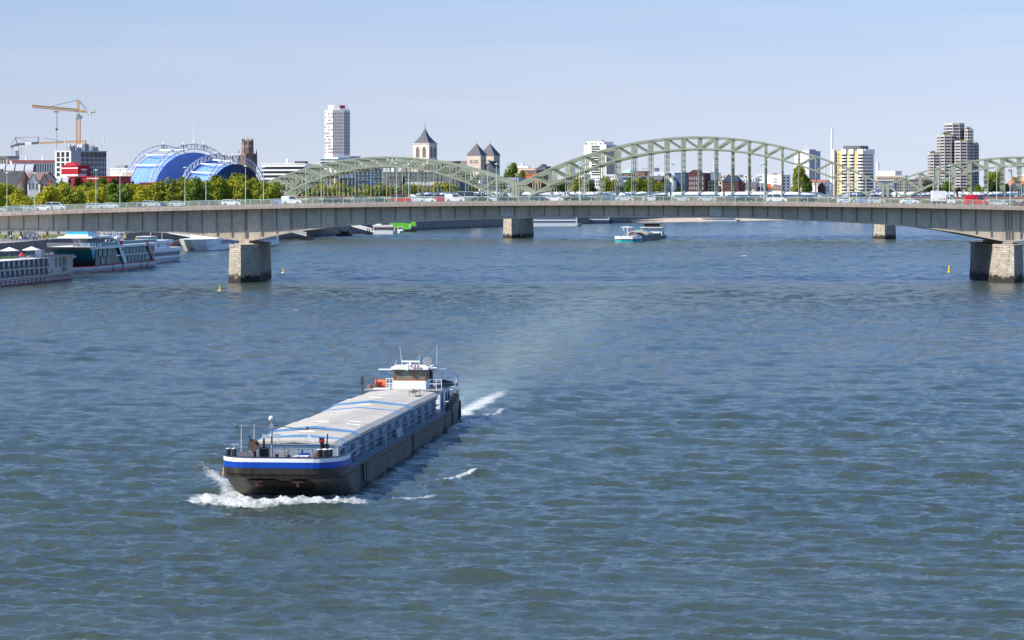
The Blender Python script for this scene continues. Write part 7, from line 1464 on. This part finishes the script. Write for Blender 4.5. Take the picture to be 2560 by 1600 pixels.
for y, z in ((-8, 5.3), (-5, 5.3), (-8, 3.2), (-5, 3.2), (-LL + 20, 5.2), (-LL + 24, 5.2), (-LL + 28, 5.2), (-LL + 22, 3.0), (-LL + 27, 3.0)): inst('saloon_window', win_mesh(2.6, 1.7, SG, M_dark), S2, (-.2, y, z), (0, 0, math.pi/2))
g = MB(); g.hexa([(-W2 + .6, -LL + 15.2, 3.4), (-.6, -LL + 15.2, 3.4), (-.6, -LL + 16, 3.4), (-W2 + .6, -LL + 16, 3.4)], [(-W2 + .2, -LL + 12.5, 6.2), (-.3, -LL + 12.5, 6.2), (-.3, -LL + 16, 6.2), (-W2 + .2, -LL + 16, 6.2)]); g.build('bow_window', mat('bright_blue_glass', (.05, .34, .48, 1), .1, .4, .2, spec=.8), S2)
for y, m, nm in ((-LL + 33, M_white, 'white_strut'), (-12.5, mat('red_patterned_strut', (.5, .25, .25, 1), .6, .6, 1.5), 'red_strut')):
    g = MB(); g.hexa([(.02, y + 8, 1.9), (.25, y + 8, 1.9), (.25, y + 10.6, 1.9), (.02, y + 10.6, 1.9)], [(.02, y, 8.7 if nm == 'white_strut' else 8.0), (.25, y, 8.7 if nm == 'white_strut' else 8), (.25, y + 2.2, 8.7 if nm == 'white_strut' else 8), (.02, y + 2.2, 8.7 if nm == 'white_strut' else 8)]); g.build(nm, m, S2)
g = MB(); g.box(-3.5, 1, -LL + 31.5, -LL + 37, 8.7, 9.3); g.build('strut_roof', M_white, S2)
g = MB()
for y in np.arange(-LL + 10, 0, 2.5): g.bar((.05, y, 7.0), (.05, y, 8.0), .06)
g.box(.03, .07, -LL + 20, -.5, 7.1, 7.95, 1); g.bar((.05, -LL + 9.5, 8), (.05, 0, 8), .07)
for z in (7.35, 7.7, 8): g.bar((-W2 - .1, -LL + 9.2, z), (.1, -LL + 9.2, z), .06)
g.build('deck_railing', [M_white, mat('rail_glass', (.10, .24, .26, 1), .15, .2, 1)], S2)
g = MB(); g.box(-7.5, -3.5, -LL + 19, -LL + 28, 7.0, 9.2); bh = g.build('bridge_house', M_grey, S2)
g = MB(); g.box(-10.2, -.6, -LL + 14, -LL + 33, 9.2, 9.7); g.hexa([(-9, -LL + 15, 9.7), (-2, -LL + 15, 9.7), (-2, -LL + 26, 9.7), (-9, -LL + 26, 9.7)], [(-8.6, -LL + 16, 10.2), (-2.4, -LL + 16, 10.2), (-2.4, -LL + 25, 10.2), (-8.6, -LL + 25, 10.2)]); g.build('wheelhouse', M_white, S2)
g = MB(); g.hexa([(-8.6, -LL + 16, 10.2), (-2.4, -LL + 16, 10.2), (-2.4, -LL + 23, 10.2), (-8.6, -LL + 23, 10.2)], [(-8.2, -LL + 17, 12.8), (-2.8, -LL + 17, 12.8), (-2.8, -LL + 22, 12.8), (-8.2, -LL + 22, 12.8)]); g.build('wheelhouse_window', MATS['bright_blue_glass'], S2)
g = MB(); g.hexa([(-9.5, -LL - 4, 4.1), (-2, -LL - 4, 4.1), (-1, -LL + 14, 3.4), (-10, -LL + 14, 3.4)], [(-9.5, -LL - 4, 4.4), (-2, -LL - 4, 4.4), (-1, -LL + 14, 3.9), (-10, -LL + 14, 3.9)]) if False else None
# hull ribs on the white side
for y in (-LL + 33, -LL + 42, -32, -14, -8): g = MB(); g.hexa([(-.55, y, .2), (-.5, y, .2), (-.5, y + .7, .2), (-.55, y + .7, .2)], [(-.02, y - 2, 1.7), (.03, y - 2, 1.7), (.03, y - 1.3, 1.7), (-.02, y - 1.3, 1.7)]); g.build('hull_rib', M_grey, h)
def chair_mesh():
    g = MB(); g.box(-.24, .24, -.24, .24, .42, .48); g.box(-.24, .24, .2, .25, .48, .95)
    for x in (-.2, .2):
        for y in (-.2, .2): g.bar((x, y, 0), (x, y, .42), .04)
    return g
tq = mat('turquoise_plastic', (.03, .45, .58, 1), .5, .15, 2)
cs = MB(); cs.box(-.26, .26, -.26, .26, .40, .5); cs.box(-.26, .26, .2, .27, .5, .98); cl = MB(); [cl.bar((x, y, 0), (x, y, .4), .05) for x in (-.2, .2) for y in (-.2, .2)]
csm, clm = cs.mesh('seat', tq), cl.mesh('legs', M_grey)
k = 0
for i in range(34):
    for j in range(2):
        y = -LL + 12 + i * 1.9 + (3 if i > 21 else 0)
        if -12 < y < -4 or -LL + 29 < y < -LL + 34: continue
        q = on(S2, (-1.3 - j*1.6, y + j*.5, 7.0)); e = empty('deck_chair', q, PR.uniform(0, 6.28), 'turquoise chair, %s row of the excursion ship top deck, %s from the bow' % ('railing' if j == 0 else 'inner', ORD[i]), 'chair', 'turquoise chairs on the top deck'); inst('seat', csm, e); inst('legs', clm, e); k += 1
for i, (y, x, c, c2) in enumerate([(-LL + 14, -4, 'blue', 'navy'), (-LL + 36, -2, 'red', 'black'), (-LL + 40, -5, 'white', 'blue'), (-30, -4, 'black', 'grey'), (-24, -3, 'red', 'navy'), (-18, -5, 'white', 'beige'), (-14, -2, 'yellow', 'navy'), (-LL + 47, -3, 'pink', 'grey')]):
    q = on(S2, (x, y, 7.0)); person(q.x, q.y, q.z, PR.uniform(0, 6), 'stand' if i % 2 else 'walk', c, c2, 'passenger in a %s top on the excursion ship deck, %s from the left' % (c, ORD[[0, 1, 2, 4, 5, 6, 7, 3][i]]), 'passengers on the excursion ship')
for i, (y, c) in enumerate([(-22, 'red'), (-19.5, 'blue'), (-17, 'blue'), (-10.5, 'white'), (-3, 'yellow')]):
    g = MB(); g.tube((0, 0, 0), (0, 0, 2.6), .04); e = g.build('flagpole', M_offwhite); e.location = on(S2, (-9, y, 7.0)); tag(e, '%s flag on the top deck of the excursion ship, %s from the left' % (c, ORD[i]), 'flag', 'flags on the excursion ship'); q = MB(); q.add([(0, 0, 2.6), (.5, .1, 2.3), (.6, .15, 1.2), (0.03, 0, 1.3)], [(0, 1, 2, 3)]); q.add([(0, .02, 2.6), (.5, .12, 2.3), (.6, .17, 1.2), (0.03, .02, 1.3)], [(3, 2, 1, 0)]); q.build('flag_cloth', CL[c], e)
g = MB(); g.box(0, .1, 0, 3.6, 0, 1.1); o = g.build('banner', CL['red']); o.location = on(S2, (.1, -LL + 36, 7.0)); o.rotation_euler.z = -math.radians(8.6); tag(o, 'dark red banner on the railing of the excursion ship top deck', 'banner')
g = MB(); g.tube((0, 0, 0), (0, 0, .8), .3); g.hexa([(-.5, -.4, .8), (.5, -.4, .8), (.5, .4, .8), (-.5, .4, .8)], [(-.4, -.3, 2.0), (.6, -.3, 2.2), (.6, .3, 2.2), (-.4, .3, 2.0)]); o = g.build('beach_basket', CL['beige']); o.location = on(S2, (-1, -LL + 25, 7)); tag(o, 'beige hooded beach chair among the turquoise chairs', 'beach chair')
# ship 3: small excursion boat behind it
def small_boat(label, pxr, pyr, ang, L, W, zs, label2=None, decks=2, hullm=M_white):
    S = ship_root('excursion_boat', label, pxr, pyr, ang); hull_long(S, W, -L, 0, zs, hullm, 'far', M_grey)
    g = MB(); g.box(-W + .3, -.2, -L + 2, -2.2, zs, zs + 2.0); g.build('lower_saloon', M_white, S); win_row(S, -L + 3, -3, max(4, int(L / 2.6)), zs + 1.1, 1.6, 1.1, M_glass, -.18)
    g = MB(); g.box(-W + .1, .0, -L + 1.5, -1.2, zs + 2.0, zs + 2.9); g.build('upper_bulwark', M_white, S)
    if decks > 1:
        g = MB(); g.box(-W + .8, -.7, -L*.75, -L*.3, zs + 2.9, zs + 4.3); g.build('upper_saloon', M_white, S); g = MB(); g.box(-W + .3, -.2, -L*.8, -L*.25, zs + 4.3, zs + 5.3); g.build('roof_deck', M_white, S)
        g = MB(); g.box(-W*.75, -W*.25, -L*.7, -L*.52, zs + 5.3, zs + 6.6); w_ = g.build('wheelhouse', M_white, S); q = MB(); q.box(-W*.76, -W*.24, -L*.71, -L*.51, zs + 5.9, zs + 6.4); q.build('wheelhouse_window', M_glass, w_)
        g = MB(); g.tube((-W*.5, -L*.5, zs + 6.6), (-W*.5, -L*.5, zs + 9.2), .08); g.tube((-W*.3, -L*.35, zs + 5.3), (-W*.3, -L*.35, zs + 8), .05); g.build('mast', M_offwhite, S)
        for y in (-L*.62, -L*.36):
            g = MB(); g.path([(-.64, y + .45*math.cos(t), zs + 3.7 + .45*math.sin(t)) for t in np.linspace(0, 6.283, 11)], .1, 5); g.build('lifebuoy', M_orange, S)
    return S
S3 = small_boat('white excursion boat with red-ringed lifebuoys and flags, right of the teal-glazed ship', 457, 651.5, 8, 42, 9, 1.5)
for i, (y, c) in enumerate([(-34, 'red'), (-31, 'white'), (-10, 'blue'), (-6, 'black'), (-4, 'red')]):
    q = on(S3, (-2.5, y, 4.4)); person(q.x, q.y, q.z - .5, PR.uniform(0, 6), 'stand', c, 'navy', 'passenger in %s on the small excursion boat, %s from the left' % (c, ORD[i]), 'passengers on the small excursion boat')
# ship 4: white bow behind the left pier
S4 = ship_root('moored_ship', 'white moored ship with a tall blunt bow, partly behind the left road bridge pier', 697, 612.5, 8.3)
g = MB(); W4 = 11.2; L4 = 118
def p4(z, e): 
    k = 1 - e
    return [(-W4, 0, z), (-W4, -L4 + 16, z), (-W4 + 1.2 - .6*e, -L4 + 5 + 5*k, z), (-W4*.62, -L4 - 2 + 6*k, z), (-W4*.38, -L4 - 2 + 6*k, z), (-1.2 + .6*e, -L4 + 5 + 5*k, z), (0, -L4 + 16, z), (0, 0, z)]
g.loft([p4(-1, -.3), p4(0, 0), p4(2.4, .6), p4(4.4, 1)]); h = g.build('hull', M_white, S4); g = MB(); g.loft([[(x*1.0 + (.03 if x > -W4/2 else -.03), y - .03, z) for x, y, z in p4(zz_, 0)] for zz_ in (-.1, .2)]); g.build('waterline_stripe', M_rust, h)
g = MB(); g.box(-W4 + .2, -.1, -L4 + 22, -4, 4.4, 6.6); g.build('cabin_block', M_white, S4); win_row(S4, -L4 + 24, -5, 26, 5.5, 2.2, 1.2, M_glass); win_row(S4, -L4 + 24, -5, 26, 3.0, 2.2, 1.2, M_blue_glass)
g = MB(); g.tube((-W4*.8, -L4 + 3, 4.4), (-W4*.8, -L4 + 3, 5.8), .1); g.tube((-W4*.55, -L4 + 3, 1.3), (-W4*.45, -L4 + 2.4, 1.0), .35, .3); g.build('anchor', M_dark, S4)
# gangways and pontoons
def gangway(name, label, p, q, w_=2.0, m=M_offwhite, n=14):
    g = MB(); P, Q = Vector(p), Vector(q); d = Q - P
    for s_ in (-w_/2, w_/2):
        o = Vector((0, s_, 0)); g.bar(P + o, Q + o, .2, m=0); g.bar(P + o + Vector((0, 0, 1.5)), Q + o + Vector((0, 0, 1.5)), .2)
        for i in range(n):
            a = P + d*(i/n) + o; b_ = P + d*((i+1)/n) + o; u = Vector((0, 0, 1.5)); g.bar(a, b_ + u, .14); g.bar(a + u, b_, .14); g.bar(a, a + u, .14)
    g.hexa([P + Vector((0, -w_/2, -.1)), Q + Vector((0, -w_/2, -.1)), Q + Vector((0, w_/2, -.1)), P + Vector((0, w_/2, -.1))], [P + Vector((0, -w_/2, .05)), Q + Vector((0, -w_/2, .05)), Q + Vector((0, w_/2, .05)), P + Vector((0, w_/2, .05))])
    return tag(g.build(name, m), label, 'gangway', 'gangways to the landing stages')
gp_ = lambda px, py, Y: (PX(px, Y), Y, PZ(py, Y))
gangway('gangway', 'white sloping gangway from the quay to the white-bowed ship', gp_(400, 578, 1040), gp_(508, 598, 1020), 3, n=16)
gangway('gangway', 'pale gangway sloping down behind the white-bowed ship', gp_(720, 578, 1180), gp_(766, 590, 1180), 2.4)
gangway('gangway', 'white lattice gangway left of the small white ferry', gp_(856, 559, 1380), gp_(930, 579, 1370), 3, n=18)
gangway('gangway', 'dark gangway sloping to the black pontoon', gp_(798, 568, 1250), gp_(845, 582, 1250), 2.4, M_dark)
def pontoon(label, px0, px1, py0, Y, m=M_black):
    g = MB(); x0, x1 = PX(px0, Y), PX(px1, Y); g.box(x0, x1, Y, Y + 9, -.4, 1.1)
    for x in (x0 + 1.5, x1 - 1.5): g.tube((x, Y + 1, 1.1), (x, Y + 1, 3.2), .22)
    g.box(x0 + 2, x1 - 2, Y + 3, Y + 7, 1.1, 2.3); return tag(g.build('pontoon', m), label, 'pontoon', 'black landing pontoons')
pontoon('black pontoon between the left pier and the white lattice gangway', 841, 879, 588, WD(590)); pontoon('small dark pontoon with thin posts right of the left pier', 749, 782, 597, WD(599)); pontoon('low dark pontoon at the bow of the small white ferry', 911, 931, 585, WD(586.5))
# far small ships
Yl = WD(582.5); S5 = empty('launch', (PX(990, Yl), Yl, 0), 0, 'small white cabin launch between the ferry and the green work vessel', 'boat', 'small boats at the landing stages')
g = MB(); g.loft([[(.5 + f, f, z), (2.1, -1.5 + 2*f, z), (3.7 - f, f, z), (3.9 - f, 9, z), (.3 + f, 9, z)] for z, f in ((-.4, .6), (0, .4), (1.3, 0))]); g.build('hull', M_white, S5)
g = MB(); g.box(.8, 3.4, 1.5, 6, 1.3, 3.0); g.box(.6, 3.6, 1.3, 6.4, 3.0, 3.15); w_ = g.build('cabin', M_white, S5); g = MB(); g.box(1.0, 3.2, 1.44, 1.5, 2.0, 2.7); g.build('window', M_glass, w_)
S5b = ship_root('ferry_boat', 'white two-deck ferry with a dark window row, beside the white lattice gangway', 930, 585.6, 0); Yf = WD(585.6); Lf = PX(992, Yf) - PX(930, Yf)
g = MB(); g.loft([[(0 + f, 0, z), (Lf - 2, 0, z), (Lf - f*.3, 3, z), (Lf - 2, 6.5, z), (0 + f, 6.5, z), (-1 + f, 3, z)] for z, f in ((-.5, 1.4), (0, 1), (1.6, 0))]); g.build('hull', M_white, S5b)
g = MB(); g.box(.5, Lf - 1, .3, 6.2, 1.6, 3.7); g.box(.3, Lf*.85, 0.1, 6.4, 3.7, 4.7); g.build('saloon', M_white, S5b); g = MB(); g.box(.2, Lf - 1.2, .05, .1, 3.55, 3.7); g.build('red_line', CL['red'], S5b)
for i in range(8): inst('window', win_mesh(.9, 1.1, M_glass), S5b, (1.5 + i*1.25, .28, 2.7))
g = MB(); g.box(1.8, 4.6, 1, 5, 4.7, 6.6); g.box(1.2, 6, .6, 5.6, 6.6, 6.8); g.tube((3, 3, 6.8), (3, 3, 8.4), .2); w_ = g.build('wheelhouse', M_white, S5b); g = MB(); g.box(1.7, 4.7, .9, 5.1, 5.7, 6.3); g.build('wheelhouse_window', M_glass, w_)
C_green = mat('bright_green_paint', (.16, .62, .05, 1), .5, .1, .5)
Yg = WD(579.5); S6 = empty('green_work_boat', (PX(1015, Yg), Yg, 0), 0, 'bright green work vessel with a black hull behind the small ferry', 'ship', 'work vessels')
g = MB(); g.box(0, PX(1042, Yg) - PX(1015, Yg), 0, 9, -.5, 1.3); g.build('hull', M_black, S6); wg = PX(1042, Yg) - PX(1015, Yg)
g = MB(); g.box(-9, wg*.45, 1, 8, 1.3, 4.4); g.hexa([(wg*.45, .8, 3.0), (wg - .3, .8, 3.0), (wg - .3, 8, 3.0), (wg*.45, 8, 3.0)], [(wg*.45, .8, 5.4), (wg - .8, .8, 5.2), (wg - .8, 8, 5.2), (wg*.45, 8, 5.4)]); g.build('superstructure', C_green, S6)
g = MB(); truss(g, (-8, 3, 4.4), (-14, 3, 9.5), 1.2, 6); truss(g, (-8, 3, 4.4), (0, 3, 4.8), 1.0, 6); g.build('crane_boom', C_green, S6); g = MB(); g.bar((-6, 3, 5), (-2, 3, 10), .2); g.bar((2, 3, 5), (-2, 3, 10), .2); g.bar((0, 3, 5), (-2, 3, 10), .15); g.build('a_frame', M_offwhite, S6)
g = MB(); g.box(wg*.3, wg*.45, .7, .95, 1.8, 4.0); g.build('door', M_offwhite, S6)
# ships 7 to 10 far away under the bridge
def far_cruiser(label, px0, px1, py, rows_, hullc, zt, ang, n, low=.9):
    Y = WD(py); X0 = PX(px0, Y); e = empty('river_cruise_ship', (X0, Y, 0), math.radians(ang), label, 'ship', 'white passenger ships'); m = (px1 - 1280)/F; a = math.radians(ang); L = (m*Y - X0)/(math.cos(a) - m*math.sin(a))
    g = MB(); g.loft([[(0 + .5*f, 0, z), (L - 4 - f, 0, z), (L - f*2, 5.5, z), (L - 4 - f, 11, z), (.5*f, 11, z)] for z, f in ((-.6, 2), (0, 1.5), (low + .8, 0))]); g.build('hull', hullc, e)
    g = MB(); g.box(.5, L - 5, .1, 10.9, low + .8, zt); g.build('cabin_block', M_white, e)
    for z in rows_:
        for i in range(n): inst('cabin_window', win_mesh((L - 8)/n*.62, .95, M_glass), e, (2 + (L - 8)*(i + .5)/n, .08, z))
    g = MB(); g.box(0, L - 4.5, -.1, 11.1, zt, zt + .25); g.build('roof', M_white, e); return e
far_cruiser('long white cruise ship moored just right of the left centre pier', 1310, 1463, 566, (2.9, 5.2, 7.2), M_white, 8.4, 6, 30)
far_cruiser('white cruise ship with a dark blue hull, stern facing right under the centre span', 1462, 1541, 559.2, (4.0, 6.3, 8.5), CP['darkblue'], 10, 5, 14, 1.6)
e = far_cruiser('low white ship with a pale green line beside the gravel bank', 1748, 1858, 553.3, (1.6, 3.7), M_white, 5.2, 4, 24, .4)
far_cruiser('far low white ship with a blue hull, rightmost under the bridge', 1905, 2020, 549.2, (3.0,), CP['blue'], 4.2, 6, 20, 1.4)
g = MB(); g.box(0, 14, 0, 5, 0, 3.0); g.profx([(-.6, 3), (2.5, 4.6), (5.6, 3)], -.5, 14.5); o = g.build('red_pavilion', M_red); Yp = 2020; o.location = (PX(1712, Yp), Yp + 70, 6); tag(o, 'small red-roofed kiosk above the gravel bank', 'kiosk')
g = MB(); g.hexa([(0, 0, 0), (3, 0, 0), (12, 3, 0), (12, 8, 0)], [(0, 0, 5.6), (3, 0, 5.6), (12, 3, .4), (12, 8, .4)]); o = g.build('stone_stairs', W_cream); Ys = 1800; o.location = (PX(1560, Ys), bz(0)*0 + Ys + 10, 0); bpy.data.objects.remove(o)

# second cargo ship
Y0 = 1148; SB = empty('cargo_ship', (PX(1566, Y0), Y0, 0), -math.radians(10), 'turquoise and white loaded cargo barge with open hold, sailing under the centre span', 'cargo ship', 'cargo ships under way')
SH['group'] = 'cargo ships under way'
q_ = mat('turquoise_hull', (.02, .34, .36, 1), .45, .12, .5); hb = 5.7
def o2(f, z, yo=0): return [(0, f, z), (2.6, f + .1, z), (4.4, f + 1.2, z), (5.5, f + 3.6, z), (hb, 8, z), (hb, 98, z), (4.5, 103, z), (-4.5, 103, z), (-hb, 98, z), (-hb, 8, z), (-5.5, f + 3.6, z), (-4.4, f + 1.2, z), (-2.6, f + .1, z)]
g = MB(); g.loft([o2(2.5, -1), o2(1.2, 0), o2(.5, 1.15)], ms=[0, 0]); h = g.build('hull', mat('slate_hull', (.10, .10, .12, 1), .6, .2, .3), SB)
bw = [(x*1.01, y - .08) for x, y, z in o2(.5, 0)[:5]]; bw = [(-x, y) for x, y in reversed(bw[1:])] + bw
def bnd(nm, z0, z1, m, y_=0): g = MB(); g.loft([[(x, y - y_, z0), (x, y - y_, z1), (x*.97, y + .2, z1), (x*.97, y + .2, z0)] for x, y in bw]); g.build(nm, m, SB)
bnd('turquoise_bow', -.2, 1.0, q_, -.2); bnd('black_line', 1.1, 1.3, M_black); bnd('white_bulwark', 1.3, 2.5, M_white, .06)
g = MB(); g.box(-hb, hb, 4, 102, 1.15, 1.4); g.build('deck', mat('turquoise_deck', (.02, .11, .13, 1), .6, .2, .3), SB)
g = MB()
for s_ in (-1, 1): g.box(s_*4.6 - .15, s_*4.6 + .15, 12, 86, 1.4, 2.5)
g.box(-4.6, 4.6, 11.8, 12, 1.4, 2.5); g.box(-4.6, 4.6, 86, 86.2, 1.4, 2.5); g.build('coaming', MATS['turquoise_deck'], SB)
g = MB(); g.box(-4.4, 4.4, 12, 86, 1.41, 1.6); g.build('hold_floor', mat('rusty_hold', (.10, .07, .06, 1), .9, .2, .5), SB)
g = MB(); g.profy([(-4.9, 2.5), (-4.7, 3.2), (-2, 4.3), (2, 4.3), (4.7, 3.2), (4.9, 2.5), (4.5, 2.6), (2, 3.8), (-2, 3.8), (-4.5, 2.6)], 34, 46); g.build('hatch_cover', S_hatch, SB)
g = MB(); g.profy([(-4.9, 3.3), (-2, 4.45), (2, 4.45), (4.9, 3.3), (4.9, 3.5), (2, 4.7), (-2, 4.7), (-4.9, 3.5)], 46, 47); g.build('cover_frame', q_, SB)
for y, h_ in ((26, 2.6), (40, 2.4), (60, 2.8), (74, 2.6)):
    g = MB(); g.loft([[(-4.3, y - 8, 1.5), (4.3, y - 8, 1.5), (4.3, y + 8, 1.5), (-4.3, y + 8, 1.5)], [(-.6, y - 1, h_ + .9), (.6, y - 1, h_ + .9), (.6, y + 1, h_ + .9), (-.6, y + 1, h_ + .9)]]); g.build('cargo_heap', mat('brown_cargo', (.13, .10, .09, 1), .95, .3, .6), SB)
g = MB(); g.box(-4.8, 4.8, 88, 98, 1.4, 4.9); g.build('deckhouse', M_white, SB); g = MB(); g.box(-5.1, 5.1, 87, 99, 4.9, 5.3); g.build('boat_deck', M_offwhite, SB)
g = MB(); g.loft([[(-3.2, 88, 5.3), (3.2, 88, 5.3), (3.2, 93, 5.3), (-3.2, 93, 5.3)], [(-3.7, 87.5, 7.0), (3.7, 87.5, 7.0), (3.7, 93.5, 7.0), (-3.7, 93.5, 7.0)]]); g.build('wheelhouse', M_black, SB)
g = MB(); g.box(-3.9, 3.9, 87.2, 93.7, 7.0, 7.15); g.tube((.3, 89, 7.1), (.3, 89, 8.4), .2); g.tube((-2, 89, 7.1), (-2, 89, 8), .1); g.tube((2, 89, 7.1), (2, 89, 7.8), .1); g.build('radar_mast', M_grey, SB)
g = MB(); g.hexa([(4.0, 93, 1.4), (5, 93, 1.4), (5, 97, 1.4), (4, 97, 1.4)], [(4.2, 93, 4.6), (4.6, 93, 4.6), (4.6, 94, 4.6), (4.2, 94, 4.6)]); g.box(3.8, 4.1, 87.9, 88, 1.5, 3.8); g.box(-4.3, -4, 87.9, 88, 1.5, 3.8); g.build('turquoise_trim', q_, SB)
g = MB(); g.tube((.6, 3.5, 1.4), (-.1, 3.5, 6.2), .32, .22, 8); g.bar((-3.0, 3.5, 6.3), (2.4, 3.5, 6.3), .35, .3); g.bar((-2.2, 3.5, 6.6), (1.2, 3.5, 6.6), .3, .3); g.build('bow_mast', M_offwhite, SB)
for x, c in ((-2.0, 'white'), (-.9, 'blue'), (.8, 'red'), (2.0, 'blue')): g = MB(); g.add([(x, 3.45, 6.1), (x + .6, 3.5, 5.6), (x + .5, 3.5, 4.7), (x + .1, 3.45, 5.2)], [(0, 1, 2, 3)]); g.build('flag', CL[c], SB)
g = MB(); g.box(-4.2, -3.2, 2.5, 3.5, 2.0, 3.0); g.box(-2.5, 3.8, 4, 6, 1.4, 2.7); g.build('bow_gear', M_offwhite, SB); g = MB(); g.box(-4.3, -3.3, 2.3, 3.4, 2.6, 3.3); g.build('winch_cover', q_, SB)

# ---------------------------------------------------------------- promenade under the left end of the bridge
Yk = 880; e = empty('kiosk', (PX(57, Yk), Yk, 6), math.radians(8), 'beige flat-roofed kiosk with a blue-framed notice board on the promenade', 'kiosk')
g = MB(); g.box(0, 4.8, 0, 4, 0, 3.2); g.build('wall', W_cream, e); g = MB(); g.box(2.6, 4.0, -.06, 0, .8, 2.1); g.build('notice_frame', CP['darkblue'], e); g = MB(); g.box(2.75, 3.85, -.09, -.06, .92, 1.98); g.build('notice_board', M_offwhite, e); g = MB(); g.box(-.15, 4.95, -.15, 4.1, 3.2, 3.4); g.build('roof', W_beige, e)
cols_ = list(CL); gi = 0
for i in range(30):
    px = 4 + i * 4.4 + PR.uniform(-1.5, 1.5); Yq = PR.uniform(842, 876) if i % 3 else PR.uniform(850, 905)
    if 55 < px < 95: Yq = 862
    c, c2 = PR.choice(cols_), PR.choice(('navy', 'blue', 'black', 'beige'))
    person(PX(px, Yq), Yq, 6.0, PR.uniform(0, 6.28), PR.choice(('stand', 'walk', 'stand')), c, c2, 'person in a %s top on the promenade, %s from the left' % (c, ORD[i]), 'people on the promenade at far left')
for i in range(26):
    px = 700 + i * 13.5 + PR.uniform(-4, 4) if i < 20 else 2080 + (i - 20) * 70
    x, y = w2(s2(px, -2), -2); c = PR.choice(cols_); person(x, y, 18.0, PR.choice((1.45, 4.6)), 'walk', c, 'navy', 'pedestrian in a %s top on the railway bridge footway, %s from the left' % (c, ORD[i]), 'pedestrians on the railway bridge')
# white tents and stalls behind the excursion ship
for i, (px, w_) in enumerate([(252, 30), (286, 24)]):
    Yt = 900; x0 = PX(px, Yt); e = empty('market_stall', (x0, Yt, 6), 0, 'white steel stall frame behind the excursion ship, %s one' % ('left' if i == 0 else 'right'), 'stall', 'white stall frames on the promenade'); ww = w_*Yt/F
    g = MB(); [g.bar((a, b_, 0), (a, b_, 2.9), .2) for a in (0, ww/2, ww) for b_ in (0, 3)]; g.box(-.1, ww + .1, -.1, 3.1, 2.9, 3.1); g.bar((0, 0, 1.9), (ww, 0, 1.9), .15); g.build('frame', M_white, e)
    g = MB(); g.box(.2, ww - .2, .5, 2.5, .0, 1.0); g.build('counter', M_offwhite, e)
